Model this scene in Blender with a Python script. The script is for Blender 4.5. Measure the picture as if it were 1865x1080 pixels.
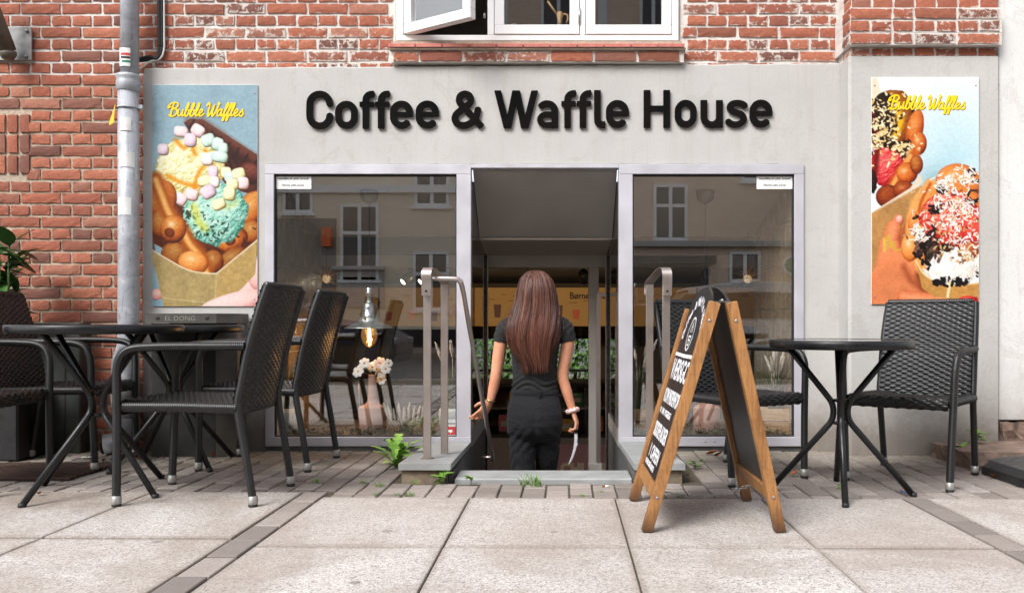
import bpy, bmesh, math, random
import numpy as np
from mathutils import Vector, Matrix
random.seed(7)
rng = np.random.RandomState(11)
PI = math.pi
R = math.radians
sc = bpy.context.scene
for _o in list(bpy.data.objects):
    bpy.data.objects.remove(_o)
COL = sc.collection

# ------------------------------------------------------------------ camera, sky, sun, exposure
CAM_D, CAM_H, FPX, CX, CY = 5.0, 0.75, 1550.0, 1010.0, 588.0
cam_d = bpy.data.cameras.new('camera')
cam = bpy.data.objects.new('camera', cam_d)
COL.objects.link(cam)
cam.location = (0, -CAM_D, CAM_H)
cam.rotation_euler = (PI / 2, 0, 0)
cam_d.sensor_width = 36
cam_d.lens = 36 * FPX / 1865
cam_d.shift_x = (932.5 - CX) / 1865
cam_d.shift_y = (CY - 540) / 1865
cam_d.clip_start = 0.05
cam_d.clip_end = 500
sc.camera = cam

SUN_EL, SUN_AZ = 46.0, 218.0          # degrees; azimuth measured from +Y clockwise (behind the camera, a little left)
world = bpy.data.worlds.new('World')
sc.world = world
world.use_nodes = True
_nt = world.node_tree
_nt.nodes.clear()
_sky = _nt.nodes.new('ShaderNodeTexSky')
_sky.sky_type = 'NISHITA'
_sky.sun_disc = False
_sky.sun_elevation = R(SUN_EL)
_sky.sun_rotation = R(SUN_AZ)
_sky.air_density = 1.0
_sky.dust_density = 3.0
_sky.ozone_density = 1.0
_hs = _nt.nodes.new('ShaderNodeHueSaturation')
_hs.inputs['Saturation'].default_value = 0.30      # grey overcast sky
_bg = _nt.nodes.new('ShaderNodeBackground')
_bg.inputs['Strength'].default_value = 0.15
_wo = _nt.nodes.new('ShaderNodeOutputWorld')
_nt.links.new(_sky.outputs[0], _hs.inputs['Color'])
_nt.links.new(_hs.outputs[0], _bg.inputs['Color'])
_nt.links.new(_bg.outputs[0], _wo.inputs['Surface'])
sun_d = bpy.data.lights.new('sun', 'SUN')
sun_d.energy = 1.5
sun_d.angle = R(28)
sun_d.color = (1.0, 0.985, 0.965)
sun = bpy.data.objects.new('sun', sun_d)
COL.objects.link(sun)
_dir = Vector((math.sin(R(SUN_AZ)) * math.cos(R(SUN_EL)), math.cos(R(SUN_AZ)) * math.cos(R(SUN_EL)), math.sin(R(SUN_EL))))
sun.rotation_euler = _dir.to_track_quat('Z', 'Y').to_euler()
sun.location = (0, -8, 12)
vs = sc.view_settings
vs.view_transform = 'Standard'
vs.look = 'None'
vs.gamma = 1
vs.use_curve_mapping = False
vs.exposure = 1.0
sc.cycles.use_denoising = True
sc.cycles.max_bounces = 8
sc.cycles.transparent_max_bounces = 12
sc.cycles.caustics_reflective = False
sc.cycles.caustics_refractive = False
sc.cycles.sample_clamp_indirect = 6

# ------------------------------------------------------------------ helpers
def at(px, py, Y):
    d = Y + CAM_D
    return Vector(((px - CX) * d / FPX, Y, CAM_H + (CY - py) * d / FPX))
def gx(px, Y=0.0): return (px - CX) * (Y + CAM_D) / FPX
def gz(py, Y=0.0): return CAM_H + (CY - py) * (Y + CAM_D) / FPX
def lin(r, g=None, b=None):
    if g is None: r, g, b = r
    f = lambda c: (c / 255 / 12.92) if c / 255 <= 0.04045 else ((c / 255 + 0.055) / 1.055) ** 2.4
    return (f(r), f(g), f(b))

class MB:
    """collects shapes into one mesh"""
    def __init__(s):
        s.v, s.f, s.m, s.s = [], [], [], []
    def add(s, vs_, fs_, mi=0, smooth=False):
        o = len(s.v)
        s.v.extend([tuple(p) for p in vs_])
        for f in fs_:
            s.f.append(tuple(i + o for i in f))
            s.m.append(mi); s.s.append(smooth)
        return s
    def box(s, x0, x1, y0, y1, z0, z1, mi=0, bev=0.0):
        if bev <= 0:
            vs_ = [(x, y, z) for z in (z0, z1) for y in (y0, y1) for x in (x0, x1)]
            fs_ = [(0, 2, 3, 1), (4, 5, 7, 6), (0, 1, 5, 4), (2, 6, 7, 3), (0, 4, 6, 2), (1, 3, 7, 5)]
            return s.add(vs_, fs_, mi)
        b = bev
        vs_, idx = [], {}
        for cx, (xa, sx) in enumerate(((x0, 1), (x1, -1))):
            for cy, (ya, sy) in enumerate(((y0, 1), (y1, -1))):
                for cz, (za, sz) in enumerate(((z0, 1), (z1, -1))):
                    for ax in range(3):
                        p = [xa + sx * b, ya + sy * b, za + sz * b]
                        p[ax] = (xa, ya, za)[ax]
                        idx[(cx, cy, cz, ax)] = len(vs_); vs_.append(p)
        g = lambda *k: idx[k]
        fs_ = []
        for ax in range(3):
            for side in (0, 1):
                q = []
                for (a, c) in ((0, 0), (0, 1), (1, 1), (1, 0)):
                    k = [0, 0, 0]; k[ax] = side; k[(ax + 1) % 3] = a; k[(ax + 2) % 3] = c
                    q.append(g(*k, ax))
                fs_.append(tuple(q) if side == 0 else tuple(q))
        for ax in range(3):
            o1, o2 = (ax + 1) % 3, (ax + 2) % 3
            for a in (0, 1):
                for c in (0, 1):
                    k0 = [0, 0, 0]; k1 = [0, 0, 0]
                    k0[ax] = 0; k1[ax] = 1; k0[o1] = k1[o1] = a; k0[o2] = k1[o2] = c
                    fs_.append((g(*k0, o1), g(*k1, o1), g(*k1, o2), g(*k0, o2)))
        for cx in (0, 1):
            for cy in (0, 1):
                for cz in (0, 1):
                    fs_.append((g(cx, cy, cz, 0), g(cx, cy, cz, 1), g(cx, cy, cz, 2)))
        return s.add(vs_, fs_, mi)
    def prism(s, poly, axis, a, b, mi=0):
        """polygon (2-D) extruded from a to b along an axis ('x': poly is (y,z); 'y': (x,z); 'z': (x,y))"""
        n = len(poly)
        mk = {'x': lambda p, t: (t, p[0], p[1]), 'y': lambda p, t: (p[0], t, p[1]), 'z': lambda p, t: (p[0], p[1], t)}[axis]
        vs_ = [mk(p, a) for p in poly] + [mk(p, b) for p in poly]
        fs_ = [tuple(range(n)), tuple(range(2 * n - 1, n - 1, -1))] + [(i, (i + 1) % n, (i + 1) % n + n, i + n) for i in range(n)]
        return s.add(vs_, fs_, mi)
    def tube(s, path, rad, n=10, mi=0, cap=True, smooth=True, squash=None):
        P = [Vector(p) for p in path]
        m = len(P)
        if not hasattr(rad, '__len__'): rad = [rad] * m
        T = []
        for i in range(m):
            t = P[min(i + 1, m - 1)] - P[max(i - 1, 0)]
            T.append(t.normalized() if t.length > 1e-9 else Vector((0, 0, 1)))
        up = Vector((0, 0, 1)) if abs(T[0].z) < 0.9 else Vector((1, 0, 0))
        N = T[0].cross(up).normalized()
        vs_ = []
        for i in range(m):
            N = (N - T[i] * N.dot(T[i])).normalized()
            B = T[i].cross(N)
            for k in range(n):
                a = 2 * PI * k / n
                q = 1.0 if squash is None else squash
                vs_.append(P[i] + N * (math.cos(a) * rad[i]) + B * (math.sin(a) * rad[i] * q))
        fs_ = [(i * n + k, i * n + (k + 1) % n, (i + 1) * n + (k + 1) % n, (i + 1) * n + k) for i in range(m - 1) for k in range(n)]
        if cap:
            fs_ += [tuple(range(n - 1, -1, -1)), tuple(range((m - 1) * n, m * n))]
        return s.add(vs_, fs_, mi, smooth)
    def lathe(s, prof, n=24, mi=0, c=(0, 0, 0), smooth=True):
        vs_, fs_ = [], []
        m = len(prof)
        for (r, z) in prof:
            for k in range(n):
                a = 2 * PI * k / n
                vs_.append((c[0] + math.cos(a) * r, c[1] + math.sin(a) * r, c[2] + z))
        fs_ = [(i * n + k, i * n + (k + 1) % n, (i + 1) * n + (k + 1) % n, (i + 1) * n + k) for i in range(m - 1) for k in range(n)]
        if prof[0][0] > 1e-6: fs_.append(tuple(range(n - 1, -1, -1)))
        if prof[-1][0] > 1e-6: fs_.append(tuple(range((m - 1) * n, m * n)))
        return s.add(vs_, fs_, mi, smooth)
    def loft(s, rings, mi=0, cap=True, smooth=True):
        n = len(rings[0]); m = len(rings)
        vs_ = [p for r in rings for p in r]
        fs_ = [(i * n + k, i * n + (k + 1) % n, (i + 1) * n + (k + 1) % n, (i + 1) * n + k) for i in range(m - 1) for k in range(n)]
        if cap: fs_ += [tuple(range(n - 1, -1, -1)), tuple(range((m - 1) * n, m * n))]
        return s.add(vs_, fs_, mi, smooth)
    def grid(s, A, mi=0, smooth=True, flip=False):
        """A: array rows x cols x 3"""
        r, c = A.shape[:2]
        ii = np.arange(r * c).reshape(r, c)
        q = np.stack([ii[:-1, :-1], ii[:-1, 1:], ii[1:, 1:], ii[1:, :-1]], -1).reshape(-1, 4)
        if flip: q = q[:, ::-1]
        return s.add(A.reshape(-1, 3).tolist(), q.tolist(), mi, smooth)
    def mesh(s, name, mats=()):
        me = bpy.data.meshes.new(name)
        me.from_pydata(s.v, [], s.f)
        if not isinstance(mats, (list, tuple)): mats = [mats]
        for m_ in mats: me.materials.append(m_)
        me.polygons.foreach_set('material_index', s.m)
        me.polygons.foreach_set('use_smooth', s.s)
        me.update()
        bm = bmesh.new(); bm.from_mesh(me)
        bmesh.ops.recalc_face_normals(bm, faces=bm.faces)
        bm.to_mesh(me); bm.free()
        return me
    def build(s, name, mats, parent=None, loc=None, rz=None):
        return obj(name, s.mesh(name, mats), parent, loc, rz)

def obj(name, me, parent=None, loc=None, rz=None):
    o = bpy.data.objects.new(name, me)
    COL.objects.link(o)
    if parent is not None: o.parent = parent
    if loc is not None: o.location = loc
    if rz is not None: o.rotation_euler = (0, 0, rz)
    return o
def thing(name, label, cat, loc=(0, 0, 0), rz=0.0, group=None):
    o = obj(name, None, None, loc, rz)
    o.empty_display_size = 0.1
    return tag(o, label, cat, group)
def tag(o, label, cat, group=None):
    o['label'] = label; o['category'] = cat
    if group: o['group'] = group
    return o
def kind(o, k):
    o['kind'] = k
    return o
def copy_tree(o, parent=None):
    c = o.copy(); COL.objects.link(c); c.parent = parent
    for ch in list(o.children): copy_tree(ch, c)
    return c
def cat_rom(pts, n=6, closed=False):
    P = [np.array(p, float) for p in pts]
    out = []
    m = len(P)
    rng_ = range(m if closed else m - 1)
    for i in rng_:
        p0 = P[(i - 1) % m] if closed or i > 0 else 2 * P[0] - P[1]
        p1, p2 = P[i], P[(i + 1) % m]
        p3 = P[(i + 2) % m] if closed or i + 2 < m else 2 * P[-1] - P[-2]
        for k in range(n):
            t = k / n
            out.append(0.5 * ((2 * p1) + (-p0 + p2) * t + (2 * p0 - 5 * p1 + 4 * p2 - p3) * t * t + (-p0 + 3 * p1 - 3 * p2 + p3) * t ** 3))
    if not closed: out.append(P[-1])
    return out
def curve_mesh(name, loops, extrude, bevel=0.0, mat=None, bres=1):
    """closed 2-D loops (even-odd fill) -> solid mesh in the XY plane, thickness 2*extrude"""
    cu = bpy.data.curves.new(name, 'CURVE')
    cu.dimensions = '2D'; cu.fill_mode = 'BOTH'
    cu.extrude = extrude; cu.bevel_depth = bevel; cu.bevel_resolution = bres
    for L in loops:
        sp = cu.splines.new('POLY'); sp.points.add(len(L) - 1)
        for p, q in zip(sp.points, L): p.co = (q[0], q[1], 0, 1)
        sp.use_cyclic_u = True
    to = bpy.data.objects.new(name, cu); COL.objects.link(to)
    dg = bpy.context.evaluated_depsgraph_get()
    me = bpy.data.meshes.new_from_object(to.evaluated_get(dg))
    bpy.data.objects.remove(to); bpy.data.curves.remove(cu)
    me.name = name
    me.polygons.foreach_set('use_smooth', [False] * len(me.polygons))
    me.materials.clear()
    if mat: me.materials.append(mat)
    return me
def text_mesh(body, size, mat, align='CENTER', extrude=0.0004, offset=0.0, sx=1.0, spacing=1.0):
    cu = bpy.data.curves.new('lettering', 'FONT')
    cu.body = body; cu.size = size; cu.align_x = align; cu.extrude = extrude; cu.offset = offset; cu.space_character = spacing
    cu.resolution_u = 3
    to = bpy.data.objects.new('lettering', cu); COL.objects.link(to)
    dg = bpy.context.evaluated_depsgraph_get()
    me = bpy.data.meshes.new_from_object(to.evaluated_get(dg))
    bpy.data.objects.remove(to); bpy.data.curves.remove(cu)
    me.name = 'lettering'
    me.materials.clear(); me.materials.append(mat)
    if sx != 1.0: me.transform(Matrix.Scale(sx, 4, (1, 0, 0)))
    return me
def contour_loops(F, x0, y0, h):
    """marching squares of F<0; returns closed loops"""
    ny, nx = F.shape
    S = F < 0
    nxt = {}
    c = S[:-1, :-1] * 1 + S[:-1, 1:] * 2 + S[1:, 1:] * 4 + S[1:, :-1] * 8
    T = {1: [(3, 0)], 2: [(0, 1)], 3: [(3, 1)], 4: [(1, 2)], 5: [(3, 2), (1, 0)], 6: [(0, 2)], 7: [(3, 2)], 8: [(2, 3)], 9: [(2, 0)],
         10: [(0, 3), (2, 1)], 11: [(2, 1)], 12: [(1, 3)], 13: [(1, 0)], 14: [(0, 3)]}
    def key(j, i, e):
        return ('h', j, i) if e == 0 else ('v', j, i + 1) if e == 1 else ('h', j + 1, i) if e == 2 else ('v', j, i)
    def pos(k):
        t, j, i = k
        if t == 'h':
            a, b = F[j, i], F[j, i + 1]; u = a / (a - b)
            return (x0 + (i + u) * h, y0 + j * h)
        a, b = F[j, i], F[j + 1, i]; u = a / (a - b)
        return (x0 + i * h, y0 + (j + u) * h)
    for j, i in zip(*np.nonzero((c > 0) & (c < 15))):
        for a, b in T[int(c[j, i])]:
            nxt[key(j, i, a)] = key(j, i, b)
    loops = []
    while nxt:
        s0, k = nxt.popitem()
        L = [pos(s0)]
        while k != s0:
            L.append(pos(k))
            k = nxt.pop(k)
        if len(L) > 5: loops.append(L)
    return loops
def simplify(L, tol):
    P = np.array(L)
    keep = [0]
    i = 0
    n = len(P)
    while i < n - 1:
        j = i + 1
        best = j
        while j < n and j - i < 14:
            seg = P[j] - P[i]; l = np.hypot(*seg)
            if l > 1e-9:
                q = P[i + 1:j] - P[i]
                if len(q) and np.abs(q[:, 0] * seg[1] - q[:, 1] * seg[0]).max() / l > tol: break
            best = j; j += 1
        i = best; keep.append(i)
    return [tuple(P[k]) for k in keep[:-1]] if keep[-1] == n - 1 and np.hypot(*(P[-1] - P[0])) < tol * 2 else [tuple(P[k]) for k in keep]
def stroke_field(strokes, X, Y):
    """strokes: list of (points, halfwidth, flat_caps)"""
    F = np.full(X.shape, 9.0)
    for pts, hw, flat in strokes:
        n = len(pts)
        for i in range(n - 1):
            (ax, ay), (bx, by) = pts[i], pts[i + 1]
            dx, dy = bx - ax, by - ay
            l2 = dx * dx + dy * dy + 1e-12; l = math.sqrt(l2)
            t = ((X - ax) * dx + (Y - ay) * dy) / l2
            tc = np.clip(t, 0, 1)
            w = hw if not hasattr(hw, '__len__') else hw[i] + (hw[i + 1] - hw[i]) * tc
            d = np.hypot(X - ax - tc * dx, Y - ay - tc * dy) - w
            if flat and i == 0: d = np.maximum(d, -t * l)
            if flat and i == n - 2: d = np.maximum(d, (t - 1) * l)
            F = np.minimum(F, d)
    return F
def value_noise(shape, cell, seed):
    r_ = np.random.RandomState(seed)
    ny, nx = shape
    gy, gx_ = int(ny / cell) + 3, int(nx / cell) + 3
    G = r_.rand(gy, gx_)
    y = np.arange(ny) / cell; x = np.arange(nx) / cell
    yi, xi = y.astype(int), x.astype(int)
    fy, fx = (y - yi)[:, None], (x - xi)[None, :]
    fy = fy * fy * (3 - 2 * fy); fx = fx * fx * (3 - 2 * fx)
    a = G[np.ix_(yi, xi)]; b = G[np.ix_(yi, xi + 1)]; c = G[np.ix_(yi + 1, xi)]; d = G[np.ix_(yi + 1, xi + 1)]
    return (a * (1 - fx) + b * fx) * (1 - fy) + (c * (1 - fx) + d * fx) * fy

# ------------------------------------------------------------------ materials
class NT:
    def __init__(s, name):
        s.m = bpy.data.materials.new(name); s.m.use_nodes = True
        s.t = s.m.node_tree; s.t.nodes.clear()
        s.out = s.n('OutputMaterial'); s.b = s.n('BsdfPrincipled')
        s.l(s.b.outputs[0], s.out.inputs['Surface'])
    def n(s, typ, **kw):
        nd = s.t.nodes.new('ShaderNode' + typ)
        for k, v in kw.items(): setattr(nd, k, v)
        return nd
    def l(s, a, b): s.t.links.new(a, b)
    def coord(s, which='Object', scale=(1, 1, 1), rot=(0, 0, 0)):
        tc = s.n('TexCoord'); mp = s.n('Mapping')
        s.l(tc.outputs[which], mp.inputs['Vector'])
        mp.inputs['Scale'].default_value = scale; mp.inputs['Rotation'].default_value = rot
        return mp.outputs[0]
    def world(s, scale=(1, 1, 1)):
        g = s.n('NewGeometry'); mp = s.n('Mapping')
        s.l(g.outputs['Position'], mp.inputs['Vector']); mp.inputs['Scale'].default_value = scale
        return mp.outputs[0]
    def noise(s, vec, scale, detail=4, rough=0.55, dist=0.0):
        nd = s.n('TexNoise'); s.l(vec, nd.inputs['Vector'])
        nd.inputs['Scale'].default_value = scale; nd.inputs['Detail'].default_value = detail
        nd.inputs['Roughness'].default_value = rough; nd.inputs['Distortion'].default_value = dist
        return nd.outputs['Fac']
    def ramp(s, fac, stops, interp='LINEAR'):
        r_ = s.n('ValToRGB'); s.l(fac, r_.inputs['Fac'])
        el = r_.color_ramp.elements; r_.color_ramp.interpolation = interp
        while len(el) < len(stops): el.new(0.5)
        for e, (p, c) in zip(el, stops):
            e.position = p
            c = (c, c, c) if not hasattr(c, '__len__') else c
            e.color = (*c, 1)
        return r_.outputs['Color']
    def mix(s, fac, a, b, mode='MIX'):
        m_ = s.n('Mix', data_type='RGBA', blend_type=mode)
        for sock, v in ((m_.inputs[0], fac), (m_.inputs[6], a), (m_.inputs[7], b)):
            if hasattr(v, 'is_output') or isinstance(v, bpy.types.NodeSocket): s.l(v, sock)
            elif hasattr(v, '__len__'): sock.default_value = (*v[:3], 1)
            else: sock.default_value = v
        return m_.outputs[2]
    def math(s, op, a, b=0.0, clamp=False):
        m_ = s.n('Math', operation=op, use_clamp=clamp)
        for sock, v in ((m_.inputs[0], a), (m_.inputs[1], b)):
            if isinstance(v, bpy.types.NodeSocket): s.l(v, sock)
            else: sock.default_value = v
        return m_.outputs[0]
    def bump(s, h, strength=0.3, dist=0.01):
        b = s.n('Bump'); b.inputs['Strength'].default_value = strength; b.inputs['Distance'].default_value = dist
        s.l(h, b.inputs['Height']); s.l(b.outputs[0], s.b.inputs['Normal'])
    def set(s, color=None, rough=None, metal=None, spec=None):
        for nm, v in (('Base Color', color), ('Roughness', rough), ('Metallic', metal), ('Specular IOR Level', spec)):
            if v is None: continue
            if isinstance(v, bpy.types.NodeSocket): s.l(v, s.b.inputs[nm])
            elif hasattr(v, '__len__'): s.b.inputs[nm].default_value = (*v[:3], 1)
            else: s.b.inputs[nm].default_value = v
        return s
def simple(name, color, rough=0.5, metal=0.0, var=0.12, scale=30, bump=0.0, bscale=150, spec=None, rvar=0.1):
    t = NT(name)
    v = t.coord('Object')
    nz = t.noise(v, scale, 4)
    a = tuple(c * (1 - var) for c in color); b = tuple(min(1, c * (1 + var)) for c in color)
    t.set(t.ramp(nz, [(0.3, a), (0.7, b)]), None, metal, spec)
    t.set(rough=t.ramp(nz, [(0.3, max(0, rough - rvar)), (0.7, min(1, rough + rvar))]))
    if bump: t.bump(t.noise(v, bscale, 3), bump, 0.004)
    return t.m
def glass(name, refl=0.10, tint=(1, 1, 1)):
    t = NT(name)
    tr = t.n('BsdfTransparent'); gl = t.n('BsdfGlossy'); mx = t.n('MixShader')
    tr.inputs[0].default_value = (*tint, 1); gl.inputs['Roughness'].default_value = 0.0
    g = t.n('NewGeometry'); dt = t.n('VectorMath', operation='DOT_PRODUCT')
    t.l(g.outputs['Incoming'], dt.inputs[0]); t.l(g.outputs['Normal'], dt.inputs[1])
    c = t.math('SUBTRACT', 1.0, t.math('ABSOLUTE', dt.outputs['Value']), True)
    f = t.math('ADD', t.math('MULTIPLY', t.math('POWER', c, 5.0), 1.0 - refl), refl, True)
    t.l(f, mx.inputs[0]); t.l(tr.outputs[0], mx.inputs[1]); t.l(gl.outputs[0], mx.inputs[2])
    t.l(mx.outputs[0], t.out.inputs['Surface'])
    return t.m
def glow(name, color, strength):
    t = NT(name)
    t.set((0.8, 0.7, 0.5), 0.4)
    t.b.inputs['Emission Color'].default_value = (*color, 1)
    t.b.inputs['Emission Strength'].default_value = strength
    return t.m
# ------------------------------------------------------------------ shared materials
def brick_mat(name, smear, dark=0.0):
    t = NT(name)
    oi = t.n('ObjectInfo')
    rnd = oi.outputs['Random']
    base = t.ramp(rnd, [(0.0, lin(136, 78, 58)), (0.18, lin(186, 106, 76)), (0.34, lin(170, 92, 68)), (0.5, lin(198, 120, 88)), (0.62, lin(178, 96, 66)), (0.74, lin(150, 86, 68)), (0.84, lin(190, 126, 100)), (0.92, lin(106, 66, 58)), (1.0, lin(142, 92, 76))])
    w = t.world()
    n1 = t.noise(w, 70, 8, 0.75, 0.3)
    col = t.mix(t.ramp(n1, [(0.35, 0.0), (0.62, 0.55)]), base, lin(112, 62, 46))
    n2 = t.noise(w, 240, 4, 0.8)
    col = t.mix(t.ramp(n2, [(0.55, 0.0), (0.75, 0.5)]), col, lin(206, 148, 116))
    n3 = t.noise(w, 26, 6, 0.75, 0.5)
    tc = t.n('TexCoord'); sp = t.n('SeparateXYZ'); t.l(tc.outputs['Generated'], sp.inputs[0])
    ex = t.math('ABSOLUTE', t.math('SUBTRACT', sp.outputs['X'], 0.5)); ez = t.math('ABSOLUTE', t.math('SUBTRACT', sp.outputs['Z'], 0.5))
    ex = t.math('MULTIPLY', t.math('SUBTRACT', ex, 0.5 - 0.09), 9.0, True); ez = t.math('MULTIPLY', t.math('SUBTRACT', ez, 0.5 - 0.22), 4.2, True)
    edge = t.math('MAXIMUM', ex, ez)
    per = t.math('MULTIPLY', t.math('SUBTRACT', rnd, 0.5), 0.10 + 0.10 * smear)
    q = t.math('ADD', t.math('ADD', n3, per), t.math('MULTIPLY', edge, 0.05 + 0.16 * smear))
    thr = 0.74 - smear * 0.23
    sm = t.ramp(q, [(thr, 0.0), (thr + 0.05, 0.80)])
    hsv = t.n('HueSaturation'); hsv.inputs['Saturation'].default_value = 0.97; hsv.inputs['Value'].default_value = 0.92; t.l(col, hsv.inputs['Color'])
    col = t.mix(sm, hsv.outputs[0], lin(206, 198, 190))
    t.set(col, 0.85)
    crk = t.noise(t.world((1, 1, 3)), 34, 3, 0.6, 1.5)
    t.bump(t.math('ADD', t.math('ADD', t.math('MULTIPLY', n1, 0.6), t.math('MULTIPLY', n2, 0.5)), t.ramp(crk, [(0.36, 0.0), (0.40, 0.6)])), 0.5, 0.003)
    return t.m
M_BRICK = brick_mat('brick_clay', 0.0)
M_BRICK_SMEAR = brick_mat('brick_clay_limewashed', 0.62)
def mortar_mat(name, a, b):
    t = NT(name)
    w = t.world()
    n = t.noise(w, 60, 5, 0.7); n2 = t.noise(w, 7, 3)
    t.set(t.mix(t.ramp(n2, [(0.35, 0.0), (0.7, 0.6)]), t.ramp(n, [(0.3, a), (0.7, b)]), tuple(c * 0.72 for c in a)), 0.95)
    t.bump(n, 0.6, 0.01)
    return t.m
M_MORTAR = mortar_mat('mortar_tan', lin(168, 150, 132), lin(206, 190, 172))
M_MORTAR_W = mortar_mat('mortar_white', lin(214, 207, 200), lin(234, 229, 224))
def plaster_mat(name, c1, c2, grime=True):
    t = NT(name)
    w = t.world()
    n = t.noise(w, 2.2, 6, 0.6); f = t.noise(w, 130, 3, 0.6); m_ = t.noise(w, 14, 5, 0.65)
    col = t.ramp(n, [(0.3, c1), (0.7, c2)])
    col = t.mix(t.math('MULTIPLY', m_, 0.35), col, tuple(c * 0.86 for c in c1))
    col = t.mix(t.ramp(f, [(0.42, 0.22), (0.55, 0.0)]), col, tuple(c * 0.7 for c in c1))
    if grime:
        sep = t.n('SeparateXYZ'); t.l(w, sep.inputs[0])
        h = t.math('ADD', sep.outputs['Z'], t.math('MULTIPLY', m_, -0.22))
        col = t.mix(t.ramp(h, [(0.0, 0.75), (0.10, 0.42), (0.22, 0.12), (0.45, 0.0)]), col, lin(112, 100, 88))
        # rain streaks below the sill and faint vertical runs
        ws = t.world((9, 1, 0.6)); st = t.noise(ws, 2.0, 4, 0.7)
        col = t.mix(t.ramp(st, [(0.52, 0.0), (0.78, 0.40)]), col, lin(168, 158, 148))
        pt = t.noise(w, 4.5, 7, 0.75, 1.2)
        col = t.mix(t.ramp(pt, [(0.56, 0.0), (0.60, 0.22), (0.66, 0.0)]), col, lin(150, 140, 130))
    t.set(col, 0.9)
    t.bump(t.math('ADD', t.math('MULTIPLY', f, 0.5), m_), 0.25, 0.006)
    return t.m
M_PLASTER = plaster_mat('render_pale_grey', lin(182, 180, 177), lin(197, 195, 192))
M_WHITEWALL = plaster_mat('render_white', lin(214, 213, 211), lin(224, 223, 221))
M_ALU = simple('aluminium_frame', lin(200, 198, 206), 0.42, 0.35, 0.05, 6, 0.02)
M_WHITE = simple('white_paint', lin(236, 236, 236), 0.35, 0, 0.03, 8)
M_BLACK = simple('black_rubber', (0.012, 0.012, 0.012), 0.6)
M_DARKMETAL = simple('dark_metal_panel', lin(172, 168, 164), 0.5, 0.0, 0.10, 3)
M_GLASS = glass('shop_glass', 0.215)
M_GLASS_UP = glass('window_glass', 0.16)
M_GLASS_DOOR = glass('door_glass', 0.05)
M_STEEL = simple('brushed_steel', lin(188, 178, 172), 0.34, 0.9, 0.03, 12, rvar=0.05)
M_SCREW = simple('screw_steel', lin(170, 170, 170), 0.35, 0.9)
M_SLATE = simple('slate_cap', lin(150, 152, 152), 0.7, 0, 0.14, 9, 0.25, 60)
M_SLATE_DARK = simple('slate_cladding', lin(92, 92, 92), 0.65, 0, 0.25, 12, 0.3, 40)
M_STONE = simple('rough_stone', lin(128, 114, 98), 0.95, 0, 0.45, 14, 0.9, 45)
M_STONE_RED = simple('granite_plinth', lin(122, 102, 90), 0.95, 0, 0.4, 18, 0.9, 50)
M_DARKGAP = simple('dark_gap', (0.02, 0.018, 0.016), 0.9)

# ------------------------------------------------------------------ ground
GA = R(-0.74)
def G(x, y, z=0.0):
    return Vector((x * math.cos(GA) - y * math.sin(GA) , x * math.sin(GA) + y * math.cos(GA), z))
def slab_mat():
    t = NT('aggregate_slab')
    w = t.world()
    oi = t.n('ObjectInfo')
    vo = t.n('TexVoronoi'); t.l(w, vo.inputs['Vector']); vo.inputs['Scale'].default_value = 125
    n = t.noise(w, 3.0, 6, 0.65); f = t.noise(w, 240, 2, 0.7); pit = t.noise(w, 95, 4, 0.8)
    sp = t.ramp(vo.outputs['Color'], [(0.0, lin(124, 118, 113)), (0.25, lin(184, 180, 176)), (0.55, lin(203, 199, 195)), (0.82, lin(217, 214, 211)), (1.0, lin(142, 136, 131))])
    col = t.mix(t.ramp(f, [(0.48, 0.0), (0.64, 0.7)]), sp, lin(106, 94, 86))
    col = t.mix(t.ramp(pit, [(0.56, 0.0), (0.64, 0.75)]), col, lin(86, 76, 70))
    big = t.noise(w, 1.1, 7, 0.7, 0.7)
    col = t.mix(t.ramp(big, [(0.42, 0.0), (0.60, 0.55)]), col, lin(132, 120, 109))
    col = t.mix(t.ramp(n, [(0.44, 0.0), (0.70, 0.36)]), col, lin(150, 136, 124))
    spv = t.n('TexVoronoi'); t.l(w, spv.inputs['Vector']); spv.inputs['Scale'].default_value = 3.4
    col = t.mix(t.ramp(spv.outputs['Distance'], [(0.05, 0.6), (0.075, 0.0)]), col, lin(98, 91, 86))
    tcg = t.n('TexCoord'); sg = t.n('SeparateXYZ'); t.l(tcg.outputs['Generated'], sg.inputs[0])
    eg = t.math('MAXIMUM', t.math('ABSOLUTE', t.math('SUBTRACT', sg.outputs['X'], 0.5)), t.math('ABSOLUTE', t.math('SUBTRACT', sg.outputs['Y'], 0.5)))
    eg = t.math('ADD', eg, t.math('MULTIPLY', t.math('SUBTRACT', n, 0.5), 0.05))
    col = t.mix(t.ramp(eg, [(0.465, 0.0), (0.50, 0.45)]), col, lin(116, 104, 92))
    # damp, dirty patch in the corner by the cafe tables
    sep = t.n('SeparateXYZ'); t.l(w, sep.inputs[0])
    dx = t.math('MULTIPLY', t.math('ADD', sep.outputs['X'], 2.15), 0.75); dy = t.math('MULTIPLY', t.math('ADD', sep.outputs['Y'], 1.35), 1.7)
    r2 = t.math('SQRT', t.math('ADD', t.math('MULTIPLY', dx, dx), t.math('MULTIPLY', dy, dy)))
    r2 = t.math('ADD', r2, t.math('MULTIPLY', t.math('SUBTRACT', t.noise(w, 6, 5, 0.7), 0.5), 1.5))
    col = t.mix(t.ramp(r2, [(0.1, 0.62), (0.62, 0.0)]), col, lin(112, 94, 76))
    col = t.mix(t.math('MULTIPLY', oi.outputs['Random'], 0.30), col, lin(150, 138, 130))
    t.set(col, 0.9)
    t.bump(t.math('ADD', f, vo.outputs['Distance']), 0.35, 0.003)
    return t.m
M_SLAB = slab_mat()
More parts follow.
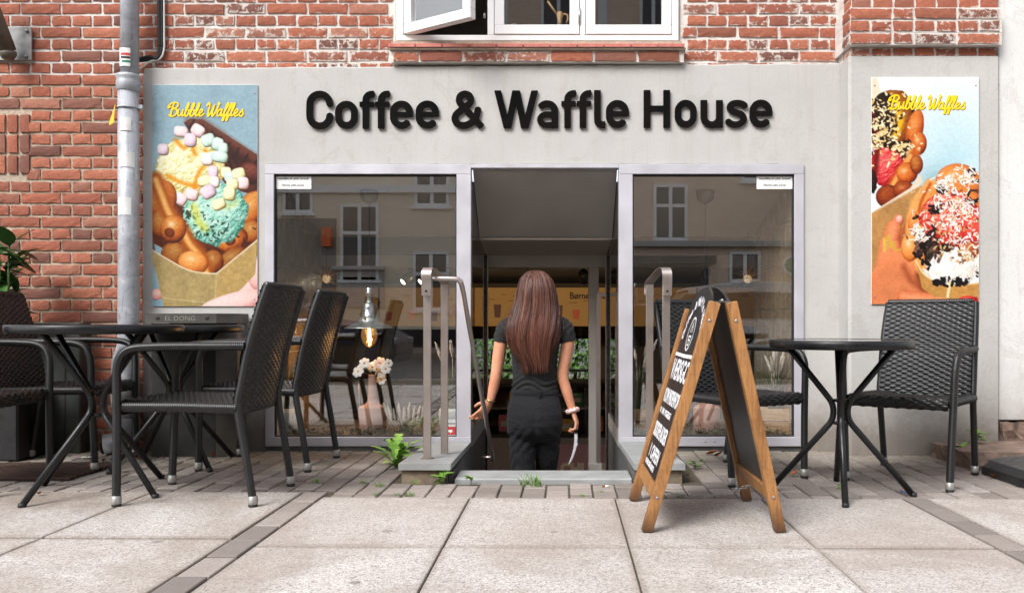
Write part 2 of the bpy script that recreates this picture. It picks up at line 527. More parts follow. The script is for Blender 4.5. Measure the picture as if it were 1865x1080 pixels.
def paver_mat():
    t = NT('concrete_paver')
    w = t.world(); oi = t.n('ObjectInfo')
    f = t.noise(w, 220, 3, 0.7); n = t.noise(w, 5, 5, 0.65); m_ = t.noise(w, 26, 5, 0.7)
    col = t.ramp(oi.outputs['Random'], [(0.0, lin(122, 114, 109)), (0.5, lin(142, 133, 127)), (1.0, lin(164, 155, 149))])
    col = t.mix(t.ramp(f, [(0.45, 0.0), (0.7, 0.5)]), col, lin(106, 98, 94))
    col = t.mix(t.ramp(m_, [(0.45, 0.0), (0.72, 0.3)]), col, lin(98, 86, 76))
    sep = t.n('SeparateXYZ'); t.l(w, sep.inputs[0])
    moss = t.math('ADD', t.math('MULTIPLY', sep.outputs['Y'], 0.4), n)
    col = t.mix(t.ramp(moss, [(0.22, 0.0), (0.52, 0.45)]), col, lin(112, 104, 72))
    t.set(col, 0.92)
    t.bump(t.math('ADD', f, m_), 0.4, 0.004)
    return t.m
M_PAVER = paver_mat()
def joint_mat():
    t = NT('joint_soil')
    w = t.world(); n = t.noise(w, 90, 4, 0.7); g = t.noise(w, 5, 4)
    t.set(t.mix(t.ramp(g, [(0.5, 0.0), (0.75, 0.55)]), t.ramp(n, [(0.3, lin(66, 59, 50)), (0.7, lin(108, 98, 84))]), lin(84, 92, 48)), 1.0)
    t.bump(n, 0.6, 0.006)
    return t.m
M_JOINT = joint_mat()
M_ASPHALT = simple('asphalt', (0.055, 0.055, 0.058), 0.9, 0, 0.3, 40, 0.5, 200)

SW = (-0.735, 0.615, -0.99)      # stairwell opening with its kerbs: x0, x1, front y
def sheet(name, rects, z, m):
    b = MB()
    for (x0, x1, y0, y1) in rects:
        b.add([(x0, y0, z), (x1, y0, z), (x1, y1, z), (x0, y1, z)], [(0, 1, 2, 3)])
    o = b.build(name, m)
    return kind(o, 'structure')
sheet('ground', [(-150, 150, -150, -6.2), (-150, -8, -6.2, 150), (8, 150, -6.2, 150), (-8, 8, 9.5, 150)], -0.13, M_ASPHALT)
road = sheet('road', [(-60, 60, -16.5, -6.25)], -0.122, M_ASPHALT)
pavement = sheet('pavement', [(-8, 8, -6.2, SW[2]), (-8, SW[0] + 0.02, SW[2], 0.12), (SW[1] - 0.02, 8, SW[2], 0.12)], -0.011, M_JOINT)
_b = MB()
_b.box(-60, 60, -6.36, -6.2, -0.3, 0.0, 0, 0.012)
_b.build('kerb', M_PAVER, pavement)
far_pave = kind(MB().box(-60, 60, -23, -16.5, -0.3, 0.0, 0, 0.012).build('far_pavement', M_PAVER), 'structure')

_slab_cache = {}
def slab(w, l, x, y, m, name, z=0.0, bev=0.003, jit=0.0015):
    k = (round(w, 3), round(l, 3), m.name)
    if k not in _slab_cache:
        b = MB(); b.box(-w / 2, w / 2, -l / 2, l / 2, -0.05, 0, 0, bev)
        _slab_cache[k] = b.mesh(name, m)
    p = G(x, y, z + random.uniform(-jit, jit))
    o = obj(name, _slab_cache[k], pavement, p, GA + random.uniform(-0.002, 0.002))
    o.rotation_euler.x = random.uniform(-0.002, 0.002)
    return o
J = 0.006
xs_ = [-0.985, -0.347, 0.278, 0.903, 1.502]
FRONT = -1.335
for r_ in range(5):
    for k in range(4):
        slab(xs_[k + 1] - xs_[k] - J, 0.81 - 0.016, (xs_[k] + xs_[k + 1]) / 2, FRONT - 0.81 * (r_ + 0.5), M_SLAB, 'paving_slab')
for r_ in range(5):
    for k in range(3):
        slab(0.668 - J, 0.81 - 0.016, -1.10 - 0.668 * (k + 0.5), FRONT + 0.10 - 0.81 * (r_ + 0.5), M_SLAB, 'paving_slab')
        slab(0.63 - J, 0.81 - 0.016, 1.607 + 0.63 * (k + 0.5), FRONT - 0.81 * (r_ + 0.5), M_SLAB, 'paving_slab')
n_pav = 0
for r_ in range(19):
    slab(0.105 - 0.006, 0.21 - 0.012, -1.0425, FRONT + 0.105 - 0.21 * (r_ + 0.5), M_PAVER, 'paver'); n_pav += 1
    slab(0.098 - 0.006, 0.21 - 0.012, 1.5545, FRONT - 0.21 * (r_ + 0.5), M_PAVER, 'paver'); n_pav += 1
pl = []
PW, PL = 0.1045, 0.142
for c in range(-33, 29):
    x = c * PW + 0.03
    y1 = FRONT + (0.10 if x < -1.1 else 0.0)
    y = y1 - (PL * 0.5 if c % 2 else 0.0) 
    while y < 0.05:
        a, b_ = max(y, y1), y + PL
        y += PL
        if b_ - a < 0.05: continue
        if a < y1 + 0.02 and b_ - a < PL * 0.9: a = y1 + 0.002
        p = G(x, (a + b_) / 2)
        if p.x + PW / 2 > SW[0] and p.x - PW / 2 < SW[1] and b_ > SW[2] - 0.015: 
            if a < SW[2] - 0.08: b_ = SW[2] - 0.015
            else: continue
        if abs(x + 1.0425) < 0.10 and a < FRONT + 0.1: a = FRONT + 0.105
        if b_ - a < 0.05: continue
        pl.append((x, a, b_))
pl.sort(key=lambda q: q[1])
far = MB()
for i, (x, a, b_) in enumerate(pl):
    vis = -2.9 < x < 2.6
    if n_pav < 330 and vis:
        ln = round((b_ - a) / 0.035) * 0.035
        slab(PW - 0.008, b_ - a - 0.014, x, (a + b_) / 2, M_PAVER, 'paver', random.uniform(-0.003, 0.001), 0.004, 0.002); n_pav += 1
    else:
        p0, p1 = G(x - PW / 2 + 0.004, a + 0.007), G(x + PW / 2 - 0.004, b_ - 0.007)
        z = random.uniform(-0.003, 0.001)
        far.box(p0.x, p1.x, p0.y, p1.y, -0.05, z, 0, 0.006)
kind(far.build('more_pavers', M_PAVER, pavement), 'stuff')

# ------------------------------------------------------------------ the house
house = thing('brick_house', 'red brick house with pale grey rendered cafe front and basement steps', 'house')
BY = 0.030                      # brick face plane (render stands 3 cm proud)
CH, SL, HD = 0.0700, 0.2425, 0.12125
ZT = 2.80
xw0, xw1 = gx(720, BY), gx(1239, BY)       # upper window opening
z_sill = gz(118)
# brick mesh variants: box with a coarse, slightly broken front face
def brick_mesh(name, L, m, seed, H=CH):
    r_ = random.Random(seed)
    b = MB()
    jw = 0.0165
    x0, x1, z0, z1 = jw / 2, L - jw / 2, jw / 2, H - jw / 2
    nx, nz = 6 if L > 0.15 else 4, 3
    V, F = [], []
    for j in range(nz + 1):
        for i in range(nx + 1):
            e = 1 if i in (0, nx) or j in (0, nz) else 0
            cr = 1 if i in (0, nx) and j in (0, nz) else 0
            x = x0 + (x1 - x0) * i / nx; z = z0 + (z1 - z0) * j / nz
            q = 0.0022 * (1 + cr * 0.9)
            V.append((x + r_.uniform(-q, q), r_.uniform(-0.0008, 0.0010) + e * r_.uniform(0.001, 0.004), z + r_.uniform(-q, q) * 0.9))
    F = [(j * (nx + 1) + i, j * (nx + 1) + i + 1, (j + 1) * (nx + 1) + i + 1, (j + 1) * (nx + 1) + i) for j in range(nz) for i in range(nx)]
    per = [i for i in range(nx + 1)] + [j * (nx + 1) + nx for j in range(1, nz + 1)] + [nz * (nx + 1) + i for i in range(nx - 1, -1, -1)] + [j * (nx + 1) for j in range(nz - 1, 0, -1)]
    o = len(V)
    for k in per: V.append((V[k][0], 0.035, V[k][2]))
    n = len(per)
    F += [(per[k], o + k, o + (k + 1) % n, per[(k + 1) % n]) for k in range(n)]
    b.add(V, F)
    return b.mesh(name, m)
VAR = {(kd, mm.name): [brick_mesh('brick', L, mm, 100 * i + s + (7 if mm is M_BRICK else 0)) for i in range(7)]
       for s, (kd, L) in enumerate((('S', SL), ('H', HD))) for mm in (M_BRICK, M_BRICK_SMEAR)}
wall = MB()
# mortar backing: left strip, band over the render, with the window hole, all set 9 mm behind the brick faces
MYF, MYB = BY + 0.010, BY + 0.24
wall.box(-3.9, gx(268), MYF, MYB, -0.1, 2.2)
brick_wall = wall.build('brick_wall', M_MORTAR, house)
wall2 = MB()
for (x0, x1, z0, z1) in ((-3.9, xw0, 2.2, ZT), (xw0, xw1, 2.2, z_sill + 0.005), (xw1, 1.70, 2.2, ZT)):
    wall2.box(x0, x1, MYF - 0.001, MYB, z0, z1)
brick_wall2 = wall2.build('brick_wall_over_shopfront', M_MORTAR_W, house)
def put_brick(kd, x, z, L, smear, y=BY, parent=None):
    full = SL if kd == 'S' else HD
    mm = M_BRICK_SMEAR if smear else M_BRICK
    o = obj('brick', random.choice(VAR[(kd, mm.name)]), parent or (brick_wall2 if z > 2.19 else brick_wall), (x, y + random.uniform(-0.002, 0.002), z + random.uniform(-0.0015, 0.0015)))
    o.scale = (L / full, 1, 1)
    o.rotation_euler.y = random.uniform(-0.006, 0.006)
    return o
z_c0 = gz(12.7) - CH / 2 - 38 * CH
xL = gx(203 / 3) + 0.0
for i in range(0, 41):
    z = z_c0 + i * CH
    if z > ZT or z + CH < 0.02: continue
    st = (i % 2 == 0)
    step = SL if st else HD
    x = xL - (20 * SL) + (0 if st else -HD / 2) + ((SL / 2) if (st and (i // 2) % 2) else 0)
    if z < 2.19: spans = [(-3.36, gx(262) + 0.01)]
    else: spans = [(-3.36, xw0 - 0.012), (xw1 + 0.012, gx(1527))]
    while x < 2.0:
        for (a, b_) in spans:
            xa, xb = max(x, a), min(x + step, b_)
            if xb - xa > 0.035:
                cz = z + CH / 2
                if gz(320) - 0.01 < cz < gz(205):
                    xa = max(xa, gx(41))
                    if xb - xa < 0.03: continue
                smear = (z > 2.19 and xa > -2.45 and random.random() < 0.93 - max(0, (z - 2.35)) * 0.9)
                put_brick('S' if st else 'H', xa, z, xb - xa, smear)
        x += step
# upright bricks of the neighbouring window arch at the far left
for k in range(3):
    for j in range(3):
        x = gx(2) - 0.02 + k * 0.072 - 0.04
        L = 0.118
        o = put_brick('H', 0, 0, L, False, BY - 0.004, brick_wall)
        o.location = (x + 0.07, BY - 0.004, gz(318) + 0.005 + j * 0.121)
        o.rotation_euler = (0, -PI / 2, 0)
# render
def jit_line(p, q, n, a):
    return [(p[0] + (q[0] - p[0]) * i / n + random.uniform(-a, a), p[1] + (q[1] - p[1]) * i / n + random.uniform(-a, a)) for i in range(n)]
x0, x1 = gx(262), gx(1531)
wl, wr, wt, wb = gx(484), gx(1463), gz(298), -0.02
out = (jit_line((x0, -0.02), (x0, gz(130)), 60, 0.004) + [(x0 + 0.008, gz(128))] + jit_line((x0 + 0.02, gz(127)), (x1, gz(118)), 90, 0.003) +
       jit_line((x1, gz(118)), (x1, -0.02), 4, 0) + [(x1, -0.02), (wr, -0.02)] + jit_line((wr, 0.0), (wr, wt), 20, 0.0012) + jit_line((wr, wt), (wl, wt), 60, 0.0022) + jit_line((wl, wt), (wl, -0.02), 20, 0.0015) + [(wl, -0.02)])
me = curve_mesh('rendered_front', [out], 0.010, 0.009, M_PLASTER, 2)
o = obj('rendered_front', me, house, (0, 0.0195, 0)); o.rotation_euler = (PI / 2, 0, 0)
# pillar at the right end
PY = -0.19
pil = MB()
pxl, pxr = gx(1547, PY), gx(1818, PY)
ztop = gz(103, PY)
pil.prism([(pxl + 0.012, PY), (pxr, PY), (pxr, 0.05), (gx(1527), 0.05), (gx(1527) , -0.006), (pxl - 0.004, PY + 0.012)], 'z', -0.02, ztop)
bm_o = pil.build('rendered_pillar', M_PLASTER, house)
pil2 = MB()
pil2.box(pxl + 0.02, pxr - 0.008, PY + 0.03, 0.04, ztop, ZT)
pil_m = pil2.build('brick_pillar', M_MORTAR_W, house)
for r_, (pyc, proud) in enumerate(((92.5, 0.005), (60.5, -0.045), (38, -0.045), (14, -0.045), (-8, 0.0))):
    pass
zc = ztop
for r_, proud in enumerate((0.006, -0.045, -0.045, -0.045, -0.01, -0.01, -0.01)):
    z = zc
    zc += CH if r_ else 0.052
    st = r_ % 2 == 1
    x = pxl + 0.004 + (0 if proud > -0.02 else -0.02)
    xe = pxr - (0.0 if proud > -0.02 else -0.006)
    k = 0
    while x < xe - 0.03:
        L = min((SL if st else HD) if not (k == 1) else HD, xe - x); k += 1
        o = put_brick('S' if L > 0.15 else 'H', x, z, L, r_ < 4 or random.random() < 0.4, PY + proud, pil_m)
        if r_ == 0: o.scale.z = 0.75
        x += L
    # left return of the pillar
    yy = PY + proud + 0.004
    o = put_brick('H', 0, 0, 0.125, True, 0, pil_m)
    o.location = (pxl + 0.004 + (0 if proud > -0.02 else -0.02), yy + 0.125, z); o.rotation_euler = (0, 0, -PI / 2)
    if r_ == 0: o.scale.z = 0.75
    # mortar between
    MB().box(pxl + 0.012 + (0 if proud > -0.02 else -0.02), xe - 0.004, PY + proud + 0.009, 0.03, z + 0.001, zc - 0.001).build('mortar_bed', M_MORTAR_W, pil_m)
# sill course under the upper window, terracotta sill tiles, cement bed
zs0 = gz(117.5); zs1 = gz(99)
sill = MB().box(xw0 - 0.015, xw1 + 0.012, -0.030, 0.06, zs0 + 0.002, zs1 + 0.018).build('window_sill', M_MORTAR_W, house)
x = xw0 - 0.005
first = True
while x < xw1 - 0.02:
    L = min(0.155 if first else SL + 0.012, xw1 + 0.004 - x); first = False
    o = put_brick('S', x, zs0, L, random.random() < 0.3, -0.040, sill)
    x += L
t = NT('terracotta_tile')
w_ = t.world(); n_ = t.noise(w_, 30, 5, 0.7)
t.set(t.ramp(n_, [(0.3, lin(168, 92, 82)), (0.6, lin(196, 122, 110)), (0.75, lin(206, 150, 140))]), 0.7); t.bump(n_, 0.3, 0.003)
M_TERRA = t.m
for k in range(11):
    xa = xw0 - 0.022 + k * (xw1 - xw0 + 0.04) / 11
    b = MB(); w = (xw1 - xw0 + 0.04) / 11 - 0.006
    b.prism([(-0.062, zs1 + 0.022), (-0.062, zs1 + 0.040), (-0.058, zs1 + 0.043), (0.05, zs1 + 0.066), (0.05, zs1 + 0.048)], 'x', xa, xa + w)
    b.build('sill_tile', M_TERRA, sill)
MB().box(xw0 - 0.002, xw1 + 0.002, -0.012, 0.06, zs1 + 0.050, gz(77)).build('cement_bed', M_MORTAR, sill)
MB().box(xw0 - 0.02, xw1 + 0.02, -0.052, 0.05, zs1 + 0.010, zs1 + 0.0215).build('mortar_bed', M_MORTAR, sill)
# upper window
uw = obj('upper_window', None, house)
fz0 = gz(76, 0.03)
fy0, fy1 = 0.015, 0.085
fr = MB()
X = lambda px: gx(px, fy0)
Zp = lambda py: gz(py, fy0)
H_UP = fz0 + 1.15
bw = 0.045
fr.box(X(722), X(1236), fy0, fy1, fz0, fz0 + 0.033, 0, 0.003)
fr.box(X(722), X(722) + 0.040, fy0, fy1, fz0 + 0.033, H_UP, 0, 0.003)
fr.box(X(1236) - 0.040, X(1236), fy0, fy1, fz0 + 0.033, H_UP, 0, 0.003)
fr.box(X(888), X(900), fy0, fy1, fz0 + 0.033, H_UP, 0, 0.003)
fr.box(X(1056), X(1066), fy0, fy1, fz0 + 0.033, H_UP, 0, 0.003)
fr.box(X(722), X(1236), fy0, fy1, H_UP, H_UP + 0.045)
fr.build('frame', M_WHITE, uw)
def sash(x0, x1, z0, z1, loc=(0, 0, 0), rz=0, bw=0.056):
    b = MB()
    b.box(x0, x1, 0, 0.05, z0, z0 + bw, 0, 0.003); b.box(x0, x1, 0, 0.05, z1 - bw, z1, 0, 0.003)
    b.box(x0, x0 + bw, 0, 0.05, z0 + bw, z1 - bw, 0, 0.003); b.box(x1 - bw, x1, 0, 0.05, z0 + bw, z1 - bw, 0, 0.003)
    s_ = b.build('sash', M_WHITE, uw, loc, rz)
    MB().box(x0 + bw - 0.004, x1 - bw + 0.004, 0.02, 0.026, z0 + bw - 0.004, z1 - bw + 0.004).build('pane', M_GLASS_UP, uw, loc, rz)
    return s_
sash(X(901), X(1055), fz0 + 0.036, H_UP - 0.003, (0, fy0 - 0.006, 0))
sash(X(1067), X(1236) - 0.042, fz0 + 0.036, H_UP - 0.003, (0, fy0 - 0.006, 0))
sash(0.0, 0.50, fz0 + 0.036, H_UP - 0.003, (X(722) + 0.043, fy0 - 0.012, 0), R(-33))
MB().tube([(X(1056) - 0.003, fy0 - 0.008, fz0 + 0.10), (X(1056) - 0.003, fy0 - 0.008, fz0 + 0.19)], 0.006, 8).build('hinge', M_SCREW, uw)
MB().box(X(886) - 0.02, X(886) - 0.008, fy0 + 0.02, fy0 + 0.03, fz0 + 0.14, fz0 + 0.17, 0, 0.002).tube([(X(886) - 0.014, fy0 + 0.02, fz0 + 0.155), (X(886) - 0.014, fy0 + 0.005, fz0 + 0.15)], 0.004, 6).build('catch', M_SCREW, uw)
# room behind the upper window
M_ROOM = simple('dim_room_paint', lin(120, 112, 104), 0.9)
b = MB()
b.box(-2.0, 2.0, 1.55, 1.6, fz0 - 0.1, H_UP + 0.5); b.box(-2.0, 2.0, MYB + 0.002, 1.55, fz0 - 0.1, fz0 + 0.0)
b.box(-2.05, -2.0, MYB + 0.002, 1.55, fz0 - 0.1, H_UP + 0.5); b.box(2.0, 2.05, MYB + 0.002, 1.55, fz0 - 0.1, H_UP + 0.5)
b.box(-2.0, 2.0, MYB + 0.002, 1.55, H_UP + 0.45, H_UP + 0.5)
b.build('upper_room', M_ROOM, house)
wtop = MB()
wtop.box(-3.9, xw0, MYF, MYB, ZT, 5.2); wtop.box(xw1, pxr, MYF, MYB, ZT, 5.2); wtop.box(xw0, xw1, MYF, MYB, H_UP + 0.045, 5.2)
wtop.build('upper_wall', M_BRICK, house)
MB().box(xw0 - 0.0, xw0 + 0.012, fy0 + 0.03, MYB, fz0, H_UP).box(xw1 - 0.012, xw1, fy0 + 0.03, MYB, fz0, H_UP).build('window_reveal', M_MORTAR_W, uw)

# ------------------------------------------------------------------ shopfront: two windows and the entrance
FY0, FY1 = -0.014, 0.060
def shop_window(pl_, pr_, gl_, gr_):
    w = obj('shop_window', None, house)
    xo0, xo1, zo0, zo1 = gx(pl_), gx(pr_), gz(812), gz(300)
    xi0, xi1, zi0, zi1 = gx(gl_), gx(gr_), gz(795), gz(318)
    b = MB()
    b.box(xo0, xo1, FY0, FY1, zo0, zi0, 0, 0.002); b.box(xo0, xo1, FY0, FY1, zi1, zo1, 0, 0.002)
    b.box(xo0, xi0, FY0 + 0.0005, FY1, zi0, zi1, 0, 0.002); b.box(xi1, xo1, FY0 + 0.0005, FY1, zi0, zi1, 0, 0.002)
    b.build('frame', M_ALU, w)
    g = 0.007
    b = MB()
    b.box(xi0, xi1, 0.0, 0.03, zi1 - g * 1.4, zi1 - 0.0005); b.box(xi0, xi1, 0.0, 0.03, zi0 + 0.0005, zi0 + g * 0.7)
    b.box(xi0 + 0.0005, xi0 + g, 0.0, 0.03, zi0 + g, zi1 - g * 1.4); b.box(xi1 - g, xi1 - 0.0005, 0.0, 0.03, zi0 + g, zi1 - g * 1.4)
    b.build('gasket', M_BLACK, w)
    MB().box(xi0 + 0.003, xi1 - 0.003, 0.011, 0.017, zi0 + 0.003, zi1 - 0.003).build('pane', M_GLASS, w)
    return w
win_l = shop_window(484, 858, 500, 832)
win_r = shop_window(1127, 1463, 1152, 1446)
for px in (1284, 1301):
    o = MB().lathe([(0.0, 0.003), (0.004, 0.003), (0.005, 0)], 10).build('screw', M_SCREW, win_r, (gx(px), FY0, gz(803))); o.rotation_euler = (PI / 2, 0, 0)
MB().box(gx(858) , gx(1127), FY0, FY1, gz(307), gz(300), 0, 0.002).build('entrance_head_frame', M_ALU, house)
# dark plinth below the frames
MB().box(gx(484), SW[0], -0.004, 0.06, -0.05, gz(812), 0, 0.003).build('plinth', M_SLATE_DARK, house)
MB().box(SW[1], gx(1463), 0.004, 0.06, -0.05, gz(812), 0, 0.003).build('plinth', M_SLATE_DARK, house)
# entrance soffit panels
DX0, DX1 = gx(858), gx(1127)
YB, ZB = 0.49, 1.30
YD, ZD = 1.04, 1.23
ent = obj('entrance', None, house)
def slope_panel(name, x0, x1, ya, za, yb, zb, th, m):
    b = MB(); b.prism([(ya, za), (yb, zb), (yb, zb + th), (ya, za + th)], 'x', x0, x1)
    return b.build(name, m, ent)
slope_panel('soffit_panel', DX0 + 0.006, DX1 - 0.006, 0.062, 1.645, YB, ZB, 0.02, M_DARKMETAL)
slope_panel('soffit_panel', DX0 + 0.006, DX1 - 0.006, YB + 0.012, ZB - 0.012, YD - 0.002, ZD, 0.02, M_DARKMETAL)
MB().box(DX0 + 0.03, DX1 - 0.03, YB - 0.006, YB + 0.008, ZB - 0.016, ZB - 0.004).build('soffit_strip', M_STEEL, ent)
for k in range(4):
    xx = DX0 + 0.09 + k * (DX1 - DX0 - 0.18) / 3
    o = MB().lathe([(0.0, 0.002), (0.004, 0.002), (0.004, 0)], 8).build('screw', M_SCREW, ent, (xx, 0.31, 1.439)); o.rotation_euler = (PI + 0.68, 0, 0)
# lintel of the inner doorway and its posts
MB().box(-2.2, DX1 + 1.6, YD, YD + 0.12, ZD - 0.085, ZD + 0.0).build('lintel', M_DARKMETAL, ent)
M_POST = simple('black_post', (0.015, 0.015, 0.016), 0.3, 0, 0.1)
for s_, px in ((1, 885), (-1, 1107)):
    x = gx(px, YD)
    MB().box(x - 0.012, x + 0.012, YD - 0.035, YD - 0.002, -0.71, ZD - 0.005, 0, 0.003).build('door_post', M_POST, ent)
    MB().box(x + s_ * 0.013, x + s_ * 0.017, YD - 0.03, YD - 0.006, -0.71, ZD - 0.005).build('edge_strip', M_STEEL, ent)
# glazed side screens of the stair, on cladded low walls
for s_, xa, xb in ((1, DX0 + 0.003, gx(885, YD)), (-1, DX1 - 0.003, gx(1107, YD))):
    b = MB()
    zt0, zt1 = 1.62, ZD
    b.add([(xa, 0.062, 0.12), (xb, YD - 0.04, 0.12), (xb, YD - 0.04, ZD + 0.1), (xa, 0.062, 1.62), (xa - s_ * 0.005, 0.062, 0.12), (xb - s_ * 0.005, YD - 0.04, 0.12), (xb - s_ * 0.005, YD - 0.04, ZD + 0.1), (xa - s_ * 0.005, 0.062, 1.62)],
          [(0, 1, 2, 3), (4, 7, 6, 5), (0, 3, 7, 4), (1, 5, 6, 2), (0, 4, 5, 1), (3, 2, 6, 7)])
    b.build('side_screen', M_GLASS_DOOR, ent)
    b = MB()
    b.add([(xa, 0.0, 0.02), (xb, YD - 0.04, 0.02), (xb, YD - 0.04, 0.12), (xa, 0.0, 0.12), (xa - s_ * 0.03, 0.0, 0.02), (xb - s_ * 0.03, YD - 0.04, 0.02), (xb - s_ * 0.03, YD - 0.04, 0.12), (xa - s_ * 0.03, 0.0, 0.12)],
          [(0, 1, 2, 3), (4, 7, 6, 5), (0, 3, 7, 4), (1, 5, 6, 2), (0, 4, 5, 1), (3, 2, 6, 7)])
    b.build('screen_rail', M_DARKMETAL, ent)
    n = 7
    for k in range(n):                       # slate boards down the stairwell side
        ya, yb = -0.93 + k * (YD + 0.89) / n, -0.93 + (k + 1) * (YD + 0.89) / n - 0.004
        f = lambda y: xa if y < 0 else xa + (xb - xa) * y / (YD - 0.04)
        b = MB()
        pa, pb = f(ya) - s_ * 0.001 * (k % 2), f(yb) - s_ * 0.001 * (k % 2)
        zt = 0.032 if ya < 0 else 0.018
        b.add([(pa, ya, -0.8), (pb, yb, -0.8), (pb, yb, zt), (pa, ya, zt), (pa - s_ * 0.02, ya, -0.8), (pb - s_ * 0.02, yb, -0.8), (pb - s_ * 0.02, yb, zt), (pa - s_ * 0.02, ya, zt)],
              [(0, 1, 2, 3), (4, 7, 6, 5), (0, 3, 7, 4), (1, 5, 6, 2), (0, 4, 5, 1), (3, 2, 6, 7)])
        b.build('stair_side_board', M_SLATE_DARK, ent)
# right inner jamb with a riveted steel strip
MB().box(gx(1072, YD + .05), gx(1090, YD + .05), YD + 0.01, YD + 0.10, -0.71, ZD - 0.085, 0, 0.002).build('door_jamb', M_DARKMETAL, ent)
MB().box(gx(1086, YD), gx(1094, YD), YD - 0.002, YD + 0.012, gz(842, YD), gz(540, YD), 0, 0.001).build('riveted_strip', M_STEEL, ent)
MB().box(gx(1087, YD), gx(1127, YD), YD - 0.002, YD + 0.012, gz(540, YD), gz(533, YD), 0, 0.001).build('riveted_strip', M_STEEL, ent)
for k in range(9):
    o = MB().lathe([(0, 0.002), (0.003, 0.002), (0.0035, 0)], 8).build('rivet', M_DARKMETAL, ent, (gx(1090, YD), YD - 0.002, gz(560 + k * 34, YD))); o.rotation_euler = (PI / 2, 0, 0)
MB().box(gx(1072, YD), gx(1094, YD) + 0.01, YD - 0.03, YD + 0.005, -0.71, gz(843, YD), 0, 0.002).build('kick_box', M_DARKMETAL, ent)

# steps, threshold, kerbs with slate caps
steps = thing('basement_steps', 'grey stone basement steps leading down into the cafe entrance', 'steps')
b = MB()
for k in range(4):
    ya = -0.76 + 0.28 * k
    zt = 0.0 - 0.178 * (k + 1)
    MB().box(DX0 + 0.002, DX1 - 0.002, ya, ya + 0.30 if k < 3 else YD + 0.12, zt - 0.18, zt, 0, 0.004).build('tread', M_SLATE, steps)
MB().box(gx(828, -.98) , gx(1152, -.98), -0.985, -0.755, -0.19, 0.016, 0, 0.006).build('threshold_stone', M_SLATE, steps)
for nm, xa, xb, s_ in (('l', SW[0], DX0 + 0.002, 1), ('r', DX1 - 0.002, SW[1], -1)):
    b = MB(); b.box(xa + (0.012 if s_ > 0 else 0.022), xb - (0.022 if s_ > 0 else 0.012), -0.975, -0.012, -0.2, 0.05)
    kb = b.build('kerb_block', M_STONE, steps)
    b = MB()
    b.add([(xa, -0.998, 0.058), (xb, -0.998, 0.058), (xb, -0.016, 0.031), (xa, -0.016, 0.031), (xa, -0.998, 0.088), (xb, -0.998, 0.088), (xb, -0.016, 0.055), (xa, -0.016, 0.055)],
          [(0, 1, 2, 3), (4, 7, 6, 5), (0, 4, 5, 1), (1, 5, 6, 2), (2, 6, 7, 3), (3, 7, 4, 0)])
    b.build('slate_cap', M_SLATE, steps)

# white neighbouring house at the right
nb = thing('white_house', 'white rendered house wall on a rough stone plinth at the pillar', 'house')
NX = gx(1820, -0.17)
MB().box(NX, 6.0, -0.165, 0.1, gz(765, -.165), 5.2, 0, 0.004).build('wall', M_WHITEWALL, nb)
MB().box(NX, 6.0, -0.163, -0.0, gz(155, -.165) - 0.003, gz(155, -.165) + 0.003).build('render_joint', M_PLASTER, nb)
def rough_block(name, x0, x1, y0, y1, z0, z1, m, par, seed=1, a=0.012):
    r_ = random.Random(seed)
    bm = bmesh.new()
    bmesh.ops.create_cube(bm, size=1)
    bmesh.ops.subdivide_edges(bm, edges=bm.edges[:], cuts=4, use_grid_fill=True)
    for v in bm.verts:
        p = v.co + Vector((0.5, 0.5, 0.5))
        v.co = Vector((x0 + p.x * (x1 - x0) + r_.uniform(-a, a), y0 + p.y * (y1 - y0) + r_.uniform(-a, a), z0 + p.z * (z1 - z0) + r_.uniform(-a, a) * 0.7))
    me = bpy.data.meshes.new(name); bm.to_mesh(me); bm.free(); me.materials.append(m)
    return obj(name, me, par)
zpl = gz(765, -.165)
rough_block('plinth_stone', NX + 0.005, NX + 0.16, -0.20, 0.0, -0.05, zpl - 0.01, M_STONE_RED, nb, 3)
rough_block('plinth_stone', NX + 0.175, NX + 0.75, -0.20, 0.0, -0.05, zpl - 0.004, M_STONE_RED, nb, 4)
rough_block('step_stone', gx(1762, -.62), 4.2, -0.66, -0.205, -0.06, 0.085, M_STONE_RED, nb, 5, 0.010)
# ------------------------------------------------------------------ sign lettering
M_SIGN = simple('gloss_black_acrylic', (0.004, 0.004, 0.004), 0.08, 0, 0.0, 5, rvar=0.02, spec=0.3)
def arc(cx, cy, rx, ry, a0, a1, n=12):
    return [(cx + rx * math.cos(R(a0 + (a1 - a0) * i / n)), cy + ry * math.sin(R(a0 + (a1 - a0) * i / n))) for i in range(n + 1)]
HW = 0.088
def stad(w, h, y0=0.0, hw=HW):
    r_ = w / 2 - hw
    return r_, w / 2, h - hw - r_, y0 + hw + r_
def g_o():
    w, h = 0.60, 0.74; r_, c, yt, yb = stad(w, h)
    p = arc(c, yt, r_, r_, 0, 180) + arc(c, yb, r_, r_, 180, 360)
    return w, [(p + [p[0]], HW, False)]
def g_C():
    w, h = 0.70, 1.01; r_, c, yt, yb = stad(w, h, -0.01)
    return w, [([(w - HW, 0.66)] + arc(c, yt, r_, r_, 0, 180) + arc(c, yb, r_, r_, 180, 360) + [(w - HW, 0.33)], HW, True)]
def g_e():
    w, h = 0.60, 0.74; r_, c, yt, yb = stad(w, h)
    return w, [([(HW, 0.375), (w - HW - 0.01, 0.375)], 0.068, True), ([(w - HW, 0.31)] + arc(c, yt, r_, r_, 0, 180) + arc(c, yb, r_, r_, 180, 322), HW, True)]
def g_f():
    return 0.385, [([(0.165, 0), (0.165, 0.76)] + arc(0.165 + 0.155, 0.76, 0.155, 0.155, 180, 90, 8) + [(0.385, 0.915)], HW, True), ([(0.0, 0.645), (0.385, 0.645)], 0.07, True)]
